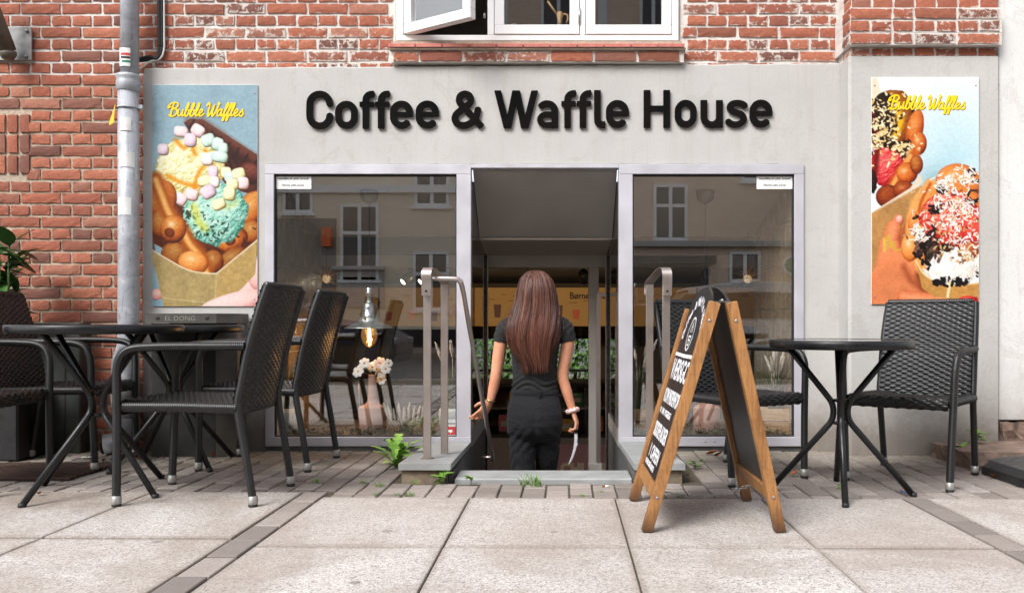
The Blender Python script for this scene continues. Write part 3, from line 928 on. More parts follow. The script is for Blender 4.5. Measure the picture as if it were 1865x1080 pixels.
def g_l():
    return 0.30, [([(HW, 1.0), (HW, 0.21)] + arc(HW + 0.125, 0.21, 0.125, 0.125, 180, 270, 8) + [(0.30, 0.085)], HW, True)]
def g_H():
    w = 0.69
    return w, [([(HW, 0), (HW, 1)], HW, True), ([(w - HW, 0), (w - HW, 1)], HW, True), ([(HW, 0.51), (w - HW, 0.51)], 0.078, True)]
def g_u():
    w = 0.585; r_ = w / 2 - HW
    return w, [([(HW, 0.73), (HW, HW + r_ - 0.012)] + arc(w / 2, HW + r_ - 0.012, r_, r_, 180, 360), HW, True), ([(w - HW, 0.73), (w - HW, 0)], HW, True)]
def g_a():
    w = 0.56
    return w, [(arc(0.27, 0.455, 0.205, 0.195, 148, 0, 10) + [(w - HW, 0.455), (w - HW, 0)], HW, True),
               ([(w - HW, 0.365), (0.25, 0.365)] + arc(0.25, 0.222, 0.165, 0.143, 90, 270, 10) + [(0.30, 0.079), (w - HW, 0.10)], 0.078, True)]
def g_s():
    w = 0.58
    p = cat_rom([(0.515, 0.575), (0.42, 0.635), (0.28, 0.652), (0.15, 0.615), (0.112, 0.53), (0.16, 0.445), (0.29, 0.395), (0.42, 0.345), (0.475, 0.245), (0.43, 0.135), (0.29, 0.082), (0.15, 0.10), (0.055, 0.17)], 5)
    return w, [([tuple(q) for q in p], 0.082, True)]
def g_amp():
    p = cat_rom([(0.80, 0.045), (0.55, 0.31), (0.28, 0.60), (0.20, 0.72), (0.225, 0.855), (0.35, 0.915), (0.475, 0.86), (0.505, 0.735), (0.42, 0.615), (0.24, 0.48), (0.105, 0.35), (0.09, 0.21), (0.19, 0.10), (0.36, 0.082), (0.535, 0.165), (0.66, 0.33), (0.70, 0.53)], 5)
    return 0.86, [([tuple(q) for q in p], HW, True)]
def g_W():
    return 1.15, [([(0.065, 1.1), (0.35, -0.05)], HW * 0.98, False), ([(0.35, -0.05), (0.575, 1.06)], HW * 0.98, False), ([(0.575, 1.06), (0.80, -0.05)], HW * 0.98, False), ([(0.80, -0.05), (1.085, 1.1)], HW * 0.98, False)]
GL = {'C': g_C, 'o': g_o, 'f': g_f, 'e': g_e, '&': g_amp, 'W': g_W, 'a': g_a, 'l': g_l, 'H': g_H, 'u': g_u, 's': g_s}
sign = thing('shop_sign', 'gloss black raised letters reading Coffee & Waffle House above the entrance', 'sign', (gx(982), -0.031, gz(233)))
LET = [('C', 556, 605), ('o', 608.5, 650), ('f', 653.4, 680), ('f', 681.5, 708), ('e', 709, 751), ('e', 755.8, 798.5), ('&', 822, 881), ('W', 899.6, 980), ('a', 977.5, 1016.6),
       ('f', 1022.5, 1048.8), ('f', 1050.6, 1076.9), ('l', 1082.3, 1103), ('e', 1104, 1145.8), ('H', 1173, 1221.3), ('o', 1229.8, 1270), ('u', 1277, 1317.8), ('s', 1323, 1363.4), ('e', 1366.7, 1408.4)]
_gl = {}
LH = 69.0 * 4.965 / FPX
for ch, pa, pb in LET:
    w, strokes = GL[ch]()
    if ch not in _gl:
        h = 0.0125
        xx = np.arange(-0.1, w + 0.1, h); yy = np.arange(-0.1, 1.12, h)
        Xg, Yg = np.meshgrid(xx, yy)
        F = stroke_field(strokes, Xg, Yg)
        if ch == 'W': F = np.maximum(F, np.maximum(-Yg, Yg - 1.0))
        loops = [simplify(L, 0.0022) for L in contour_loops(F + 1e-6, xx[0], yy[0], h)]
        _gl[ch] = loops
    sx = (pb - pa) * 4.965 / FPX / w
    L2 = [[(x * sx, y * LH) for x, y in L] for L in _gl[ch]]
    me = curve_mesh('letter', L2, 0.0055, 0.0004, M_SIGN, 1)
    yb = 233.6 - (pa - 556) / 850 * 2.4
    o = obj('letter', me, sign)
    o.location = (gx(pa, -0.035) - sign.location.x, 0.021, gz(yb, -0.035) - sign.location.z)
    o.rotation_euler = (PI / 2, 0, 0)

# ------------------------------------------------------------------ printed posters
class Paint:
    """a flat print, painted in its own pixel grid; x,y in poster units (x 0..1, y 0..AS downward)"""
    def __init__(s, nx, ny, AS):
        s.nx, s.ny, s.AS = nx, ny, AS
        s.X, s.Y = np.meshgrid((np.arange(nx)) / (nx - 1), (np.arange(ny)) / (ny - 1) * AS)
        s.C = np.zeros((ny, nx, 3)); s.px = 1.0 / nx
        H = s.fbm(0.05, 90); gy, gx_ = np.gradient(H); s.gx, s.gy = gx_ * nx * 0.05, gy * nx * 0.05
        H = s.fbm(0.018, 91); gy, gx_ = np.gradient(H); s.gx2, s.gy2 = gx_ * nx * 0.018, gy * nx * 0.018
    def put(s, mask, col):
        m = np.clip(mask, 0, 1)[..., None]
        s.C = s.C * (1 - m) + np.asarray(col) * m
    def soft(s, d, w=None): return np.clip(0.5 - d / ((w or s.px * 1.2)), 0, 1)
    def shade(s, c, k): return np.asarray(c)[None, None, :] * k[..., None]
    def ball(s, cx, cy, rx, ry, c_hi, c_mid, c_lo, rot=0, light=(-0.4, -0.6), spec=0.0, sq=2.0, wob=0.0, seed=0, tex=0.14):
        a = R(rot); dx, dy = s.X - cx, s.Y - cy
        u = (dx * math.cos(a) + dy * math.sin(a)) / rx; v = (-dx * math.sin(a) + dy * math.cos(a)) / ry
        if wob: 
            n = s.fbm(min(rx, ry) * 0.5, seed) - 0.5
            k = 1 + wob * n; u = u * k; v = v * k
        d = (np.abs(u) ** sq + np.abs(v) ** sq) ** (1 / sq)
        z = np.sqrt(np.clip(1 - d ** 2, 0, 1))
        lx, ly = light
        l = np.clip((u * lx + v * ly) * 0.55 + z * 0.75 - tex * (s.gx * lx + s.gy * ly) - tex * 0.6 * (s.gx2 * lx + s.gy2 * ly), -0.4, 1.15)
        t_ = np.clip((l + 0.1) / 1.1, 0, 1)[..., None]
        col = np.where(t_ < 0.5, np.asarray(c_lo) + (np.asarray(c_mid) - np.asarray(c_lo)) * t_ * 2, np.asarray(c_mid) + (np.asarray(c_hi) - np.asarray(c_mid)) * (t_ - 0.5) * 2)
        if spec:
            q = np.exp(-(((u - lx * 0.5) / 0.25) ** 2 + ((v - ly * 0.5) / 0.2) ** 2)) * spec
            col = col + q[..., None] * (np.array([1, 0.95, 0.88]) - col)
        s.put(s.soft((d - 1) * min(rx, ry)), col)
    def poly(s, pts, col, w=None, tex=None):
        n = len(pts); inside = np.zeros(s.X.shape, bool); D = np.full(s.X.shape, 9.0)
        for i in range(n):
            (x1, y1), (x2, y2) = pts[i], pts[(i + 1) % n]
            c = ((y1 > s.Y) != (y2 > s.Y))
            with np.errstate(divide='ignore', invalid='ignore'):
                xi = (x2 - x1) * (s.Y - y1) / (y2 - y1 + 1e-12) + x1
            inside ^= c & (s.X < xi)
            dx, dy = x2 - x1, y2 - y1
            t_ = np.clip(((s.X - x1) * dx + (s.Y - y1) * dy) / (dx * dx + dy * dy + 1e-12), 0, 1)
            D = np.minimum(D, np.hypot(s.X - x1 - t_ * dx, s.Y - y1 - t_ * dy))
        d = np.where(inside, -D, D)
        s.put(s.soft(d, w), col)
        return d
    def line(s, pts, hw, col, w=None, op=1.0):
        F = stroke_field([(pts, hw, False)], s.X, s.Y)
        s.put(s.soft(F, w) * op, col)
        return F
    def fbm(s, cell, seed): return 0.5 * s.noise(cell, seed) + 0.3 * s.noise(cell * 0.45, seed + 1) + 0.2 * s.noise(cell * 0.2, seed + 2)
    def limb(s, pts, hw, c_hi, c_mid, c_lo, light=(-0.5, -0.6)):
        F = stroke_field([(pts, hw, False)], s.X, s.Y); w = np.mean(hw)
        z = np.clip(-F / w, 0, 1) ** 0.6
        gy, gx_ = np.gradient(F); l_ = -(gx_ * light[0] + gy * light[1]) * s.nx * -1 * (1 - z)
        t_ = np.clip(0.18 + 0.62 * z + 0.35 * l_ + 0.05 * (s.gx * light[0] + s.gy * light[1]), 0, 1)[..., None]
        col = np.where(t_ < 0.5, np.asarray(c_lo) + (np.asarray(c_mid) - np.asarray(c_lo)) * t_ * 2, np.asarray(c_mid) + (np.asarray(c_hi) - np.asarray(c_mid)) * (t_ - 0.5) * 2)
        s.put(s.soft(F), col)
    def noise(s, cell, seed): return value_noise(s.X.shape, cell * s.nx, seed)
    def build(s, name, W, H):
        """mesh grid carrying the print as a colour attribute"""
        A = np.zeros((s.ny, s.nx, 3)); A[..., 0] = s.X * W; A[..., 2] = -s.Y / s.AS * H
        b = MB(); b.grid(A, 0, False)
        me = b.mesh(name)
        ca = me.color_attributes.new('print', 'FLOAT_COLOR', 'POINT')
        rgb = np.clip(s.C, 0, 1)
        l = np.where(rgb <= 0.04045, rgb / 12.92, ((rgb + 0.055) / 1.055) ** 2.4)
        ca.data.foreach_set('color', np.concatenate([l, np.ones((s.ny, s.nx, 1))], -1).astype(np.float32).ravel())
        return me
    def grade(s, k=1.18, piv=0.56):
        g = (s.fbm(0.016, 71) - 0.5) * 0.10
        s.C = np.clip((s.C - piv) * k + piv - 0.02 + g[..., None], 0, 1)
        return s
def print_mat(name, k=0.74, rough=0.35):
    t = NT(name)
    a = t.n('Attribute'); a.attribute_name = 'print'
    m_ = t.mix(1.0, a.outputs['Color'], (k, k, k), 'MULTIPLY')
    t.set(m_, rough)
    return t.m
M_PRINT = print_mat('printed_sheet')
def rgb(*c): return np.array(c) / 255.0
# hand-drawn script for the poster title: strokes in a unit x-height, slanted
def script_title():
    S = []
    def add(x, pts, w): S.append(([(x + a + 0.22 * b, b) for a, b in [tuple(q) for q in cat_rom(pts, 5)]], w))
    W1, W2 = 0.105, 0.08
    # B
    add(0.0, [(0.15, 1.35), (-0.15, 1.15), (-0.1, 1.55), (0.35, 1.9), (0.95, 1.85), (1.15, 1.5), (0.9, 1.15), (0.5, 1.05), (1.0, 0.98), (1.2, 0.6), (1.0, 0.15), (0.5, 0.0), (0.15, 0.2)], W1)
    add(0.0, [(0.5, 1.75), (0.42, 1.0), (0.40, 0.1)], W1 * 1.2)
    x = 1.35
    def u(x): add(x, [(0.0, 0.95), (0.0, 0.4), (0.15, 0.05), (0.4, 0.15), (0.58, 0.6), (0.60, 0.95)], W1); add(x, [(0.6, 0.95), (0.6, 0.3), (0.72, 0.05), (0.95, 0.25)], W1); return 0.92
    def b_(x): add(x, [(0.0, 0.3), (0.3, 1.2), (0.35, 1.75), (0.2, 1.8), (0.1, 1.3), (0.08, 0.3), (0.25, 0.02), (0.5, 0.2), (0.55, 0.6), (0.5, 0.85), (0.75, 0.72)], W1); return 0.74
    def l(x): add(x, [(0.0, 0.3), (0.28, 1.1), (0.35, 1.75), (0.2, 1.8), (0.1, 1.3), (0.08, 0.4), (0.2, 0.05), (0.45, 0.25)], W1); return 0.46
    def e(x): add(x, [(0.0, 0.35), (0.35, 0.5), (0.48, 0.8), (0.3, 0.98), (0.1, 0.75), (0.08, 0.35), (0.25, 0.05), (0.5, 0.1), (0.75, 0.35)], W1); return 0.76
    def a(x): add(x, [(0.55, 0.85), (0.3, 0.97), (0.06, 0.6), (0.1, 0.15), (0.3, 0.05), (0.52, 0.4), (0.6, 0.95)], W1); add(x, [(0.6, 0.95), (0.58, 0.3), (0.68, 0.05), (0.9, 0.3)], W1); return 0.88
    def f(x): add(x, [(0.0, 0.3), (0.3, 1.1), (0.45, 1.7), (0.3, 1.82), (0.18, 1.3), (0.12, 0.3), (0.08, -0.5), (0.2, -0.55), (0.28, 0.0), (0.5, 0.35)], W1); return 0.5
    def s(x): add(x, [(0.0, 0.35), (0.3, 0.8), (0.35, 1.0), (0.4, 0.7), (0.55, 0.35), (0.4, 0.03), (0.1, 0.1)], W1); return 0.6
    for fn in (u, b_, b_, l, e): x += fn(x)
    x += 0.35
    add(x, [(-0.15, 1.5), (0.05, 1.85), (0.22, 1.5), (0.2, 0.6), (0.3, 0.02), (0.6, 0.6), (0.85, 1.5)], W1 * 1.1)
    add(x, [(0.85, 1.5), (0.78, 0.6), (0.9, 0.02), (1.25, 0.7), (1.45, 1.5), (1.35, 1.9), (1.55, 1.75)], W1 * 1.1)
    x += 1.45
    for fn in (a, f, f, l, e, s): x += fn(x)
    return S, x
_st, _sw = script_title()
def title_loops(grow):
    h = 0.035
    xx = np.arange(-0.6, _sw + 0.6, h); yy = np.arange(-0.8, 2.2, h)
    Xg, Yg = np.meshgrid(xx, yy)
    F = stroke_field([(p, w + grow, False) for p, w in _st], Xg, Yg)
    return [simplify(L, 0.008) for L in contour_loops(F + 1e-6, xx[0], yy[0], h)]
M_YELLOW = simple('print_yellow', lin(246, 206, 24), 0.4, 0, 0.02)
M_BROWN = simple('print_brown', lin(112, 78, 24), 0.4, 0, 0.02)
_tl = title_loops(0.0)
def title(parent, xc, zc, width):
    k = width / (_sw + 0.2)
    L = [[((x - _sw / 2) * k, (y - 0.65) * k) for x, y in l_] for l_ in _tl]
    for nm, m_, dx, dz, dy in (('title_shadow', M_BROWN, 0.0028, -0.0028, -0.0008), ('title', M_YELLOW, 0, 0, -0.0018)):
        me = curve_mesh('lettering', L, 0.0004, 0, m_)
        o = obj('lettering', me, parent, (xc + dx, dy, zc + dz)); o.rotation_euler = (PI / 2, 0, 0)

def coconut(p, n, box, cols, seed, l=0.02, hw=0.006, clusters=None):
    r_ = random.Random(seed)
    for _ in range(n):
        if clusters:
            cx, cy, sx, sy = r_.choice(clusters); x, y = r_.gauss(cx, sx), r_.gauss(cy, sy)
        else:
            x, y = r_.uniform(box[0], box[1]), r_.uniform(box[2], box[3])
        a = r_.uniform(0, PI); ll = l * r_.uniform(0.4, 1.2)
        i0, i1 = int(max(0, (x - l * 2) * p.nx)), int(min(p.nx, (x + l * 2) * p.nx + 1)); j0, j1 = int(max(0, (y - l * 2) / p.AS * p.ny)), int(min(p.ny, (y + l * 2) / p.AS * p.ny + 1))
        if i1 - i0 < 2 or j1 - j0 < 2: continue
        Xs, Ys = p.X[j0:j1, i0:i1], p.Y[j0:j1, i0:i1]
        F = stroke_field([([(x - math.cos(a) * ll, y - math.sin(a) * ll), (x + math.cos(a) * ll, y + math.sin(a) * ll)], hw * r_.uniform(0.6, 1.2), False)], Xs, Ys)
        m = np.clip(0.5 - F / (p.px * 1.2), 0, 1)[..., None]
        p.C[j0:j1, i0:i1] = p.C[j0:j1, i0:i1] * (1 - m) + np.asarray(r_.choice(cols)) * m

def poster_left():
    AS = 2.105
    p = Paint(190, 400, AS)
    n1, n2, n3 = p.fbm(0.10, 1), p.fbm(0.03, 2), p.fbm(0.3, 3)
    bg = rgb(158, 186, 198)[None, None] * (0.93 + 0.10 * n3 + 0.05 * (n1 - .5) + 0.05 * (n2 - 0.5))[..., None]
    p.C[:] = bg
    # hand
    p.ball(0.86, 1.98, 0.36, 0.16, rgb(252, 226, 220), rgb(240, 196, 190), rgb(206, 140, 132), -22)
    p.ball(0.99, 1.80, 0.09, 0.16, rgb(252, 226, 220), rgb(238, 190, 184), rgb(196, 120, 116), -10)
    p.ball(0.05, 1.99, 0.06, 0.055, rgb(248, 214, 206), rgb(228, 170, 164), rgb(190, 118, 110))
    # chocolate bar
    bar = [(0.30, 0.36), (0.36, 0.32), (0.48, 0.33), (1.02, 0.68), (1.02, 1.06), (0.72, 0.98)]
    d = p.poly(bar, rgb(88, 48, 38)[None, None] * (0.75 + 0.6 * n1)[..., None])
    p.line([(0.34, 0.345), (0.48, 0.345), (1.0, 0.70)], 0.03, rgb(128, 80, 64), 0.05, 0.7)
    for k in range(8):
        x = 0.40 + k * 0.085; y = 0.33 + k * 0.055
        p.line([(x, y), (x - 0.05, y + 0.09), (x + 0.02, y + 0.24)], 0.008, rgb(44, 22, 20), 0.015, 0.9)
    p.line([(0.62, 0.56), (1.0, 0.84)], 0.035, rgb(58, 28, 24), 0.08, 0.8)
    p.ball(0.93, 0.84, 0.12, 0.10, rgb(150, 92, 78), rgb(92, 46, 38), rgb(54, 24, 20), 35)
    # wafer behind, right
    ora_hi, ora, ora_lo = rgb(240, 182, 108), rgb(190, 106, 42), rgb(84, 36, 10)
    p.poly([(0.0, 0.88), (0.07, 0.86), (0.5, 1.25), (1.02, 1.0), (1.02, 1.62), (0.55, 1.80), (0.0, 1.5)], rgb(112, 58, 24)[None, None] * (0.7 + 0.5 * n1)[..., None])
    p.ball(0.92, 1.20, 0.12, 0.20, ora_hi, ora, ora_lo, 25, spec=0.3)
    p.line([(1.0, 1.03), (0.92, 1.08), (0.86, 1.2), (0.78, 1.34), (0.62, 1.48)], 0.022, rgb(222, 160, 92), 0.03)
    p.ball(0.95, 1.40, 0.10, 0.11, ora_hi * .9, ora * .9, ora_lo, spec=0.2)
    p.ball(0.76, 1.47, 0.155, 0.11, ora_hi, ora, ora_lo, -22, spec=0.5); p.ball(0.745, 1.49, 0.05, 0.035, rgb(150, 84, 36), rgb(122, 60, 22), rgb(92, 40, 12), -20)
    p.ball(0.78, 1.64, 0.15, 0.09, ora_hi * .8, ora * .8, ora_lo, -30, spec=0.2)
    p.ball(0.58, 1.68, 0.10, 0.11, ora_hi * .85, ora * .85, ora_lo, spec=0.3)
    # ice cream scoops
    p.ball(0.60, 1.22, 0.32, 0.30, rgb(206, 240, 226), rgb(152, 212, 194), rgb(70, 132, 118), -10, wob=0.35, seed=5, tex=0.8)
    m = p.soft(((p.X - 0.60) / 0.31) ** 2 + ((p.Y - 1.22) / 0.29) ** 2 - 1, 0.1)
    st = np.clip((0.6 * p.noise(0.045, 8) + 0.4 * p.noise(0.02, 18) - 0.52) * 6, 0, 1) * m
    p.put(st * 0.45, rgb(236, 250, 242))
    coconut(p, 75, None, [rgb(46, 52, 44), rgb(84, 84, 60), rgb(60, 104, 94)], 5, 0.014, 0.008, [(0.72, 1.38, 0.09, 0.06), (0.50, 1.30, 0.08, 0.06), (0.58, 1.42, 0.10, 0.04), (0.33, 1.24, 0.04, 0.05)])
    p.line([(0.40, 1.16), (0.44, 1.30), (0.50, 1.36)], 0.035, rgb(226, 222, 96), 0.05, 0.7)
    p.line([(0.60, 1.12), (0.72, 1.16), (0.80, 1.12)], 0.025, rgb(232, 226, 140), 0.05, 0.6)
    p.ball(0.36, 0.78, 0.315, 0.285, rgb(252, 250, 218), rgb(240, 234, 178), rgb(186, 158, 80), 0, wob=0.38, seed=9, tex=0.8)
    m = p.soft(((p.X - 0.36) / 0.30) ** 2 + ((p.Y - 0.78) / 0.27) ** 2 - 1, 0.06)
    p.put(np.clip((0.6 * p.noise(0.06, 12) + 0.4 * p.noise(0.025, 15) - 0.55) * 5, 0, 1) * m * 0.5, rgb(212, 200, 118))
    p.put(np.clip((0.6 * p.noise(0.05, 14) + 0.4 * p.noise(0.022, 16) - 0.55) * 5, 0, 1) * m * 0.6, rgb(255, 253, 236))
    for q in ([(0.22, 0.52), (0.30, 0.60), (0.36, 0.56), (0.41, 0.66)], [(0.14, 0.86), (0.26, 0.92), (0.40, 0.96), (0.48, 0.94)], [(0.52, 0.74), (0.44, 0.84), (0.40, 0.98)], [(0.50, 0.62), (0.56, 0.72), (0.60, 0.86)]):
        p.line([tuple(k) for k in cat_rom(q, 5)], 0.018, rgb(230, 150, 34), 0.03, 0.85)
    # marshmallows
    for (x, y, rx, ry, rot, c) in ((0.27, 0.44, 0.065, 0.048, 8, 'p'), (0.43, 0.43, 0.062, 0.055, 30, 'p'), (0.36, 0.52, 0.055, 0.062, 0, 'v'), (0.10, 0.61, 0.05, 0.05, 0, 'v'), (0.53, 0.52, 0.065, 0.055, -20, 'm'), (0.62, 0.56, 0.05, 0.06, 20, 'm'), (0.67, 0.60, 0.045, 0.05, 0, 'm'),
                                   (0.52, 0.70, 0.055, 0.058, 0, 'w'), (0.64, 0.68, 0.075, 0.05, 10, 'm'), (0.575, 0.83, 0.045, 0.065, 5, 'v'), (0.50, 0.91, 0.07, 0.045, -10, 'y'), (0.59, 0.92, 0.045, 0.05, 0, 'w'), (0.70, 0.83, 0.05, 0.05, 0, 'y'), (0.735, 0.87, 0.05, 0.05, 0, 'm'), (0.82, 0.84, 0.06, 0.05, -15, 'y'),
                                   (0.86, 0.93, 0.055, 0.055, 0, 'p'), (0.76, 0.94, 0.055, 0.05, 0, 'y'), (0.53, 1.01, 0.07, 0.06, -30, 'v'), (0.37, 1.04, 0.062, 0.052, 10, 'p'), (0.26, 1.08, 0.062, 0.055, 30, 'p'), (0.63, 1.13, 0.065, 0.048, -25, 'y'), (0.73, 1.03, 0.055, 0.062, 5, 'y')):
        cc = {'p': (rgb(255, 240, 240), rgb(244, 222, 224), rgb(196, 160, 168)), 'v': (rgb(250, 236, 244), rgb(232, 212, 224), rgb(176, 150, 172)), 'm': (rgb(236, 250, 244), rgb(212, 232, 224), rgb(150, 184, 174)), 'w': (rgb(255, 253, 250), rgb(246, 238, 236), rgb(196, 180, 178)), 'y': (rgb(255, 253, 224), rgb(246, 240, 196), rgb(196, 186, 128))}[c]
        p.ball(x + 0.008, y + 0.012, rx, ry, rgb(150, 120, 70), rgb(150, 130, 80), rgb(120, 100, 60), rot, sq=3.2)
        p.ball(x, y, rx, ry, *cc, rot, sq=3.4)
    # left wafer with bubbles
    p.ball(0.08, 1.10, 0.15, 0.20, ora_hi, ora, ora_lo, 15, spec=0.25)
    p.ball(0.10, 1.32, 0.12, 0.14, ora_hi * .9, ora * .9, ora_lo)
    p.ball(0.22, 1.62, 0.14, 0.12, ora_hi * .85, ora * .8, ora_lo, 20)
    edge = [tuple(q) for q in cat_rom([(0.03, 0.90), (0.09, 1.05), (0.16, 1.22), (0.28, 1.38), (0.36, 1.52), (0.46, 1.64), (0.52, 1.80)], 6)]
    p.line(edge, 0.075, rgb(176, 98, 38), 0.05); p.line(edge, 0.026, rgb(236, 182, 112), 0.03)
    p.ball(0.20, 1.37, 0.125, 0.135, ora_hi, ora, ora_lo, 10, spec=0.7); p.ball(0.165, 1.405, 0.05, 0.045, rgb(150, 84, 34), rgb(120, 60, 22), rgb(96, 42, 14), 30)
    p.ball(0.39, 1.69, 0.145, 0.11, rgb(250, 200, 128), rgb(226, 146, 76), rgb(140, 72, 24), 12, spec=0.45)
    # paper cup
    kr = rgb(178, 158, 112)[None, None] * (0.86 + 0.20 * n2 + 0.12 * n1)[..., None]
    p.poly([(-0.02, 1.38), (0.0, 1.40), (0.03, 1.58), (0.0, 1.62), (-0.02, 1.58)], rgb(120, 108, 108))
    rim = [tuple(q) for q in cat_rom([(-0.02, 1.56), (0.15, 1.66), (0.34, 1.76), (0.50, 1.79), (0.61, 1.795)], 5)]
    p.poly(rim + [(1.0, 1.47), (0.98, 1.80), (0.84, 1.92), (0.60, 2.06), (0.50, 2.11), (0.11, 2.11), (0.04, 1.80), (-0.02, 1.62)], kr)
    p.poly([(0.61, 1.80), (1.0, 1.47), (0.98, 1.80), (0.84, 1.95), (0.60, 2.08)], kr * rgb(255, 246, 232) * 1.06)
    p.line(rim + [(1.0, 1.475)], 0.006, rgb(238, 226, 200), 0.01)
    p.line([(0.61, 1.80), (0.60, 2.05)], 0.004, rgb(206, 190, 150), 0.01)
    for k in range(17):
        x = 0.10 + k * 0.028; p.line([(x, 2.0 + 0.07 * (x / 0.5) ** 0.7), (x + 0.016, 2.0 + 0.07 * ((x + .016) / 0.5) ** 0.7)], 0.003, rgb(226, 212, 170), 0.006)
    p.ball(0.78, 2.06, 0.34, 0.085, rgb(254, 230, 224), rgb(244, 206, 200), rgb(222, 164, 156), -14)
    return p.grade()
def poster_right():
    AS = 2.13
    p = Paint(190, 404, AS)
    n1, n2, n3 = p.fbm(0.08, 21), p.fbm(0.03, 22), p.fbm(0.4, 23)
    k = np.clip(1 - np.hypot(p.X - 0.75, (p.Y - 0.85) * 0.8) * 1.4, 0, 1)[..., None]
    p.C[:] = rgb(238, 246, 247) * (1 - k) + rgb(190, 222, 232) * k
    k2 = (np.clip(1 - np.hypot(p.X - 0.6, (p.Y - 1.05)) * 3, 0, 1) ** 1.5)[..., None]
    p.C[:] = p.C * (1 - k2) + rgb(134, 176, 188) * k2
    hi, mid, lo = rgb(244, 170, 96), rgb(198, 98, 42), rgb(104, 36, 12)
    # far cone
    p.poly([(0.0, 0.0), (0.05, 0.0), (0.10, 0.18), (0.0, 0.24)], rgb(240, 224, 200), 0.03)
    p.ball(0.20, 0.45, 0.22, 0.34, rgb(240, 190, 96), rgb(150, 84, 26), rgb(66, 30, 12), 0, wob=0.15, seed=30)
    p.ball(0.40, 0.50, 0.08, 0.20, hi, mid, lo, 12, spec=0.2); p.ball(0.44, 0.62, 0.075, 0.11, hi, mid, lo, 0, spec=0.6)
    p.ball(0.12, 0.42, 0.14, 0.28, rgb(70, 48, 40), rgb(46, 28, 22), rgb(28, 16, 12)); p.line([(0.24, 0.30), (0.27, 0.42), (0.22, 0.55)], 0.03, rgb(246, 190, 40), 0.04)
    p.ball(0.14, 0.84, 0.17, 0.18, rgb(246, 138, 130), rgb(222, 70, 76), rgb(150, 26, 38), 0, wob=0.3, seed=33, tex=0.7)
    p.line([(0.02, 0.35), (0.06, 0.6), (0.03, 0.9)], 0.03, rgb(120, 26, 22), 0.04, 0.9)
    coconut(p, 330, None, [rgb(250, 236, 200), rgb(244, 226, 178), rgb(230, 200, 140), rgb(40, 26, 22)], 41, 0.012, 0.009, [(0.10, 0.26, 0.09, 0.07), (0.16, 0.42, 0.10, 0.08), (0.10, 0.60, 0.08, 0.10), (0.30, 0.66, 0.06, 0.04), (0.05, 0.48, 0.05, 0.1)])
    p.line([(0.40, 0.72), (0.30, 0.86), (0.20, 1.02)], 0.05, rgb(206, 112, 50), 0.04); p.line([(0.36, 0.74), (0.27, 0.88), (0.18, 1.04)], 0.018, rgb(244, 178, 104), 0.02)
    p.ball(0.33, 0.90, 0.10, 0.10, hi, mid, lo, -20, spec=0.5); p.ball(0.42, 0.82, 0.06, 0.09, hi * .9, mid * .8, lo)
    p.ball(0.16, 1.12, 0.12, 0.11, rgb(190, 104, 58), rgb(128, 56, 26), rgb(60, 22, 10)); p.ball(0.0, 0.98, 0.05, 0.12, rgb(90, 50, 44), rgb(50, 26, 26), rgb(24, 12, 12), wob=0.5, seed=35)
    p.ball(0.30, 1.06, 0.10, 0.09, rgb(200, 110, 60), rgb(140, 62, 30), rgb(70, 28, 12), spec=0.3)
    p.poly([(0.46, 0.90), (0.475, 0.98), (0.40, 1.08), (0.20, 1.20), (0.0, 1.32), (0.0, 1.27), (0.36, 1.04)], rgb(232, 216, 196))
    p.poly([(0.0, 1.28), (0.46, 1.02), (0.52, 1.10), (0.42, 1.60), (0.20, 1.95), (0.0, 1.95)], rgb(196, 150, 98)[None, None] * (0.85 + 0.25 * n1)[..., None], 0.02)
    # hand
    sh, sm_, sl = rgb(250, 196, 152), rgb(232, 146, 98), rgb(176, 84, 48)
    p.poly([tuple(q) for q in cat_rom([(-0.05, 2.2), (-0.02, 1.92), (0.10, 1.70), (0.22, 1.55), (0.34, 1.56), (0.42, 1.72), (0.46, 1.88), (0.62, 1.98), (1.05, 2.02), (1.05, 2.2)], 5)], rgb(228, 146, 102)[None, None] * (0.86 + 0.22 * n3 + 0.10 * n1 + 0.10 * np.clip(1.9 - p.Y, -.2, .3))[..., None], 0.02)
    sk = (rgb(246, 180, 138), rgb(226, 142, 98), rgb(168, 82, 50))
    p.limb([tuple(q) for q in cat_rom([(0.30, 1.70), (0.33, 1.52), (0.38, 1.36), (0.45, 1.24)], 5)], [0.07] * 6 + [0.06] * 6 + [0.045] * 4, rgb(216, 142, 100), rgb(180, 98, 62), rgb(112, 48, 28))
    p.limb([tuple(q) for q in cat_rom([(0.15, 1.74), (0.17, 1.58), (0.20, 1.44), (0.25, 1.34)], 5)], [0.10] * 6 + [0.075] * 6 + [0.05] * 4, *sk)
    p.poly([tuple(q) for q in cat_rom([(-0.05, 2.2), (-0.02, 1.92), (0.06, 1.74), (0.14, 1.62), (0.24, 1.60), (0.36, 1.68), (0.43, 1.82), (0.50, 1.94), (0.62, 2.0), (0.62, 2.2)], 5)], rgb(228, 144, 100)[None, None] * (0.84 + 0.22 * n3 + 0.10 * n1 + 0.14 * np.clip(0.35 - p.X, -.2, .3))[..., None], 0.09)
    p.ball(0.255, 1.335, 0.032, 0.042, rgb(252, 210, 196), rgb(238, 164, 146), rgb(200, 112, 96), 25, spec=0.5)
    p.line([(0.30, 1.78), (0.36, 1.90), (0.46, 1.98)], 0.02, rgb(150, 70, 42), 0.06, 0.7)
    p.line([(0.44, 1.86), (0.50, 1.98), (0.60, 2.04)], 0.03, rgb(120, 50, 28), 0.06, 0.8)
    p.limb([(0.30, 2.06), (0.60, 2.09), (0.95, 2.09)], [0.06, 0.055, 0.045], rgb(250, 186, 142), rgb(228, 132, 90), rgb(160, 70, 44))
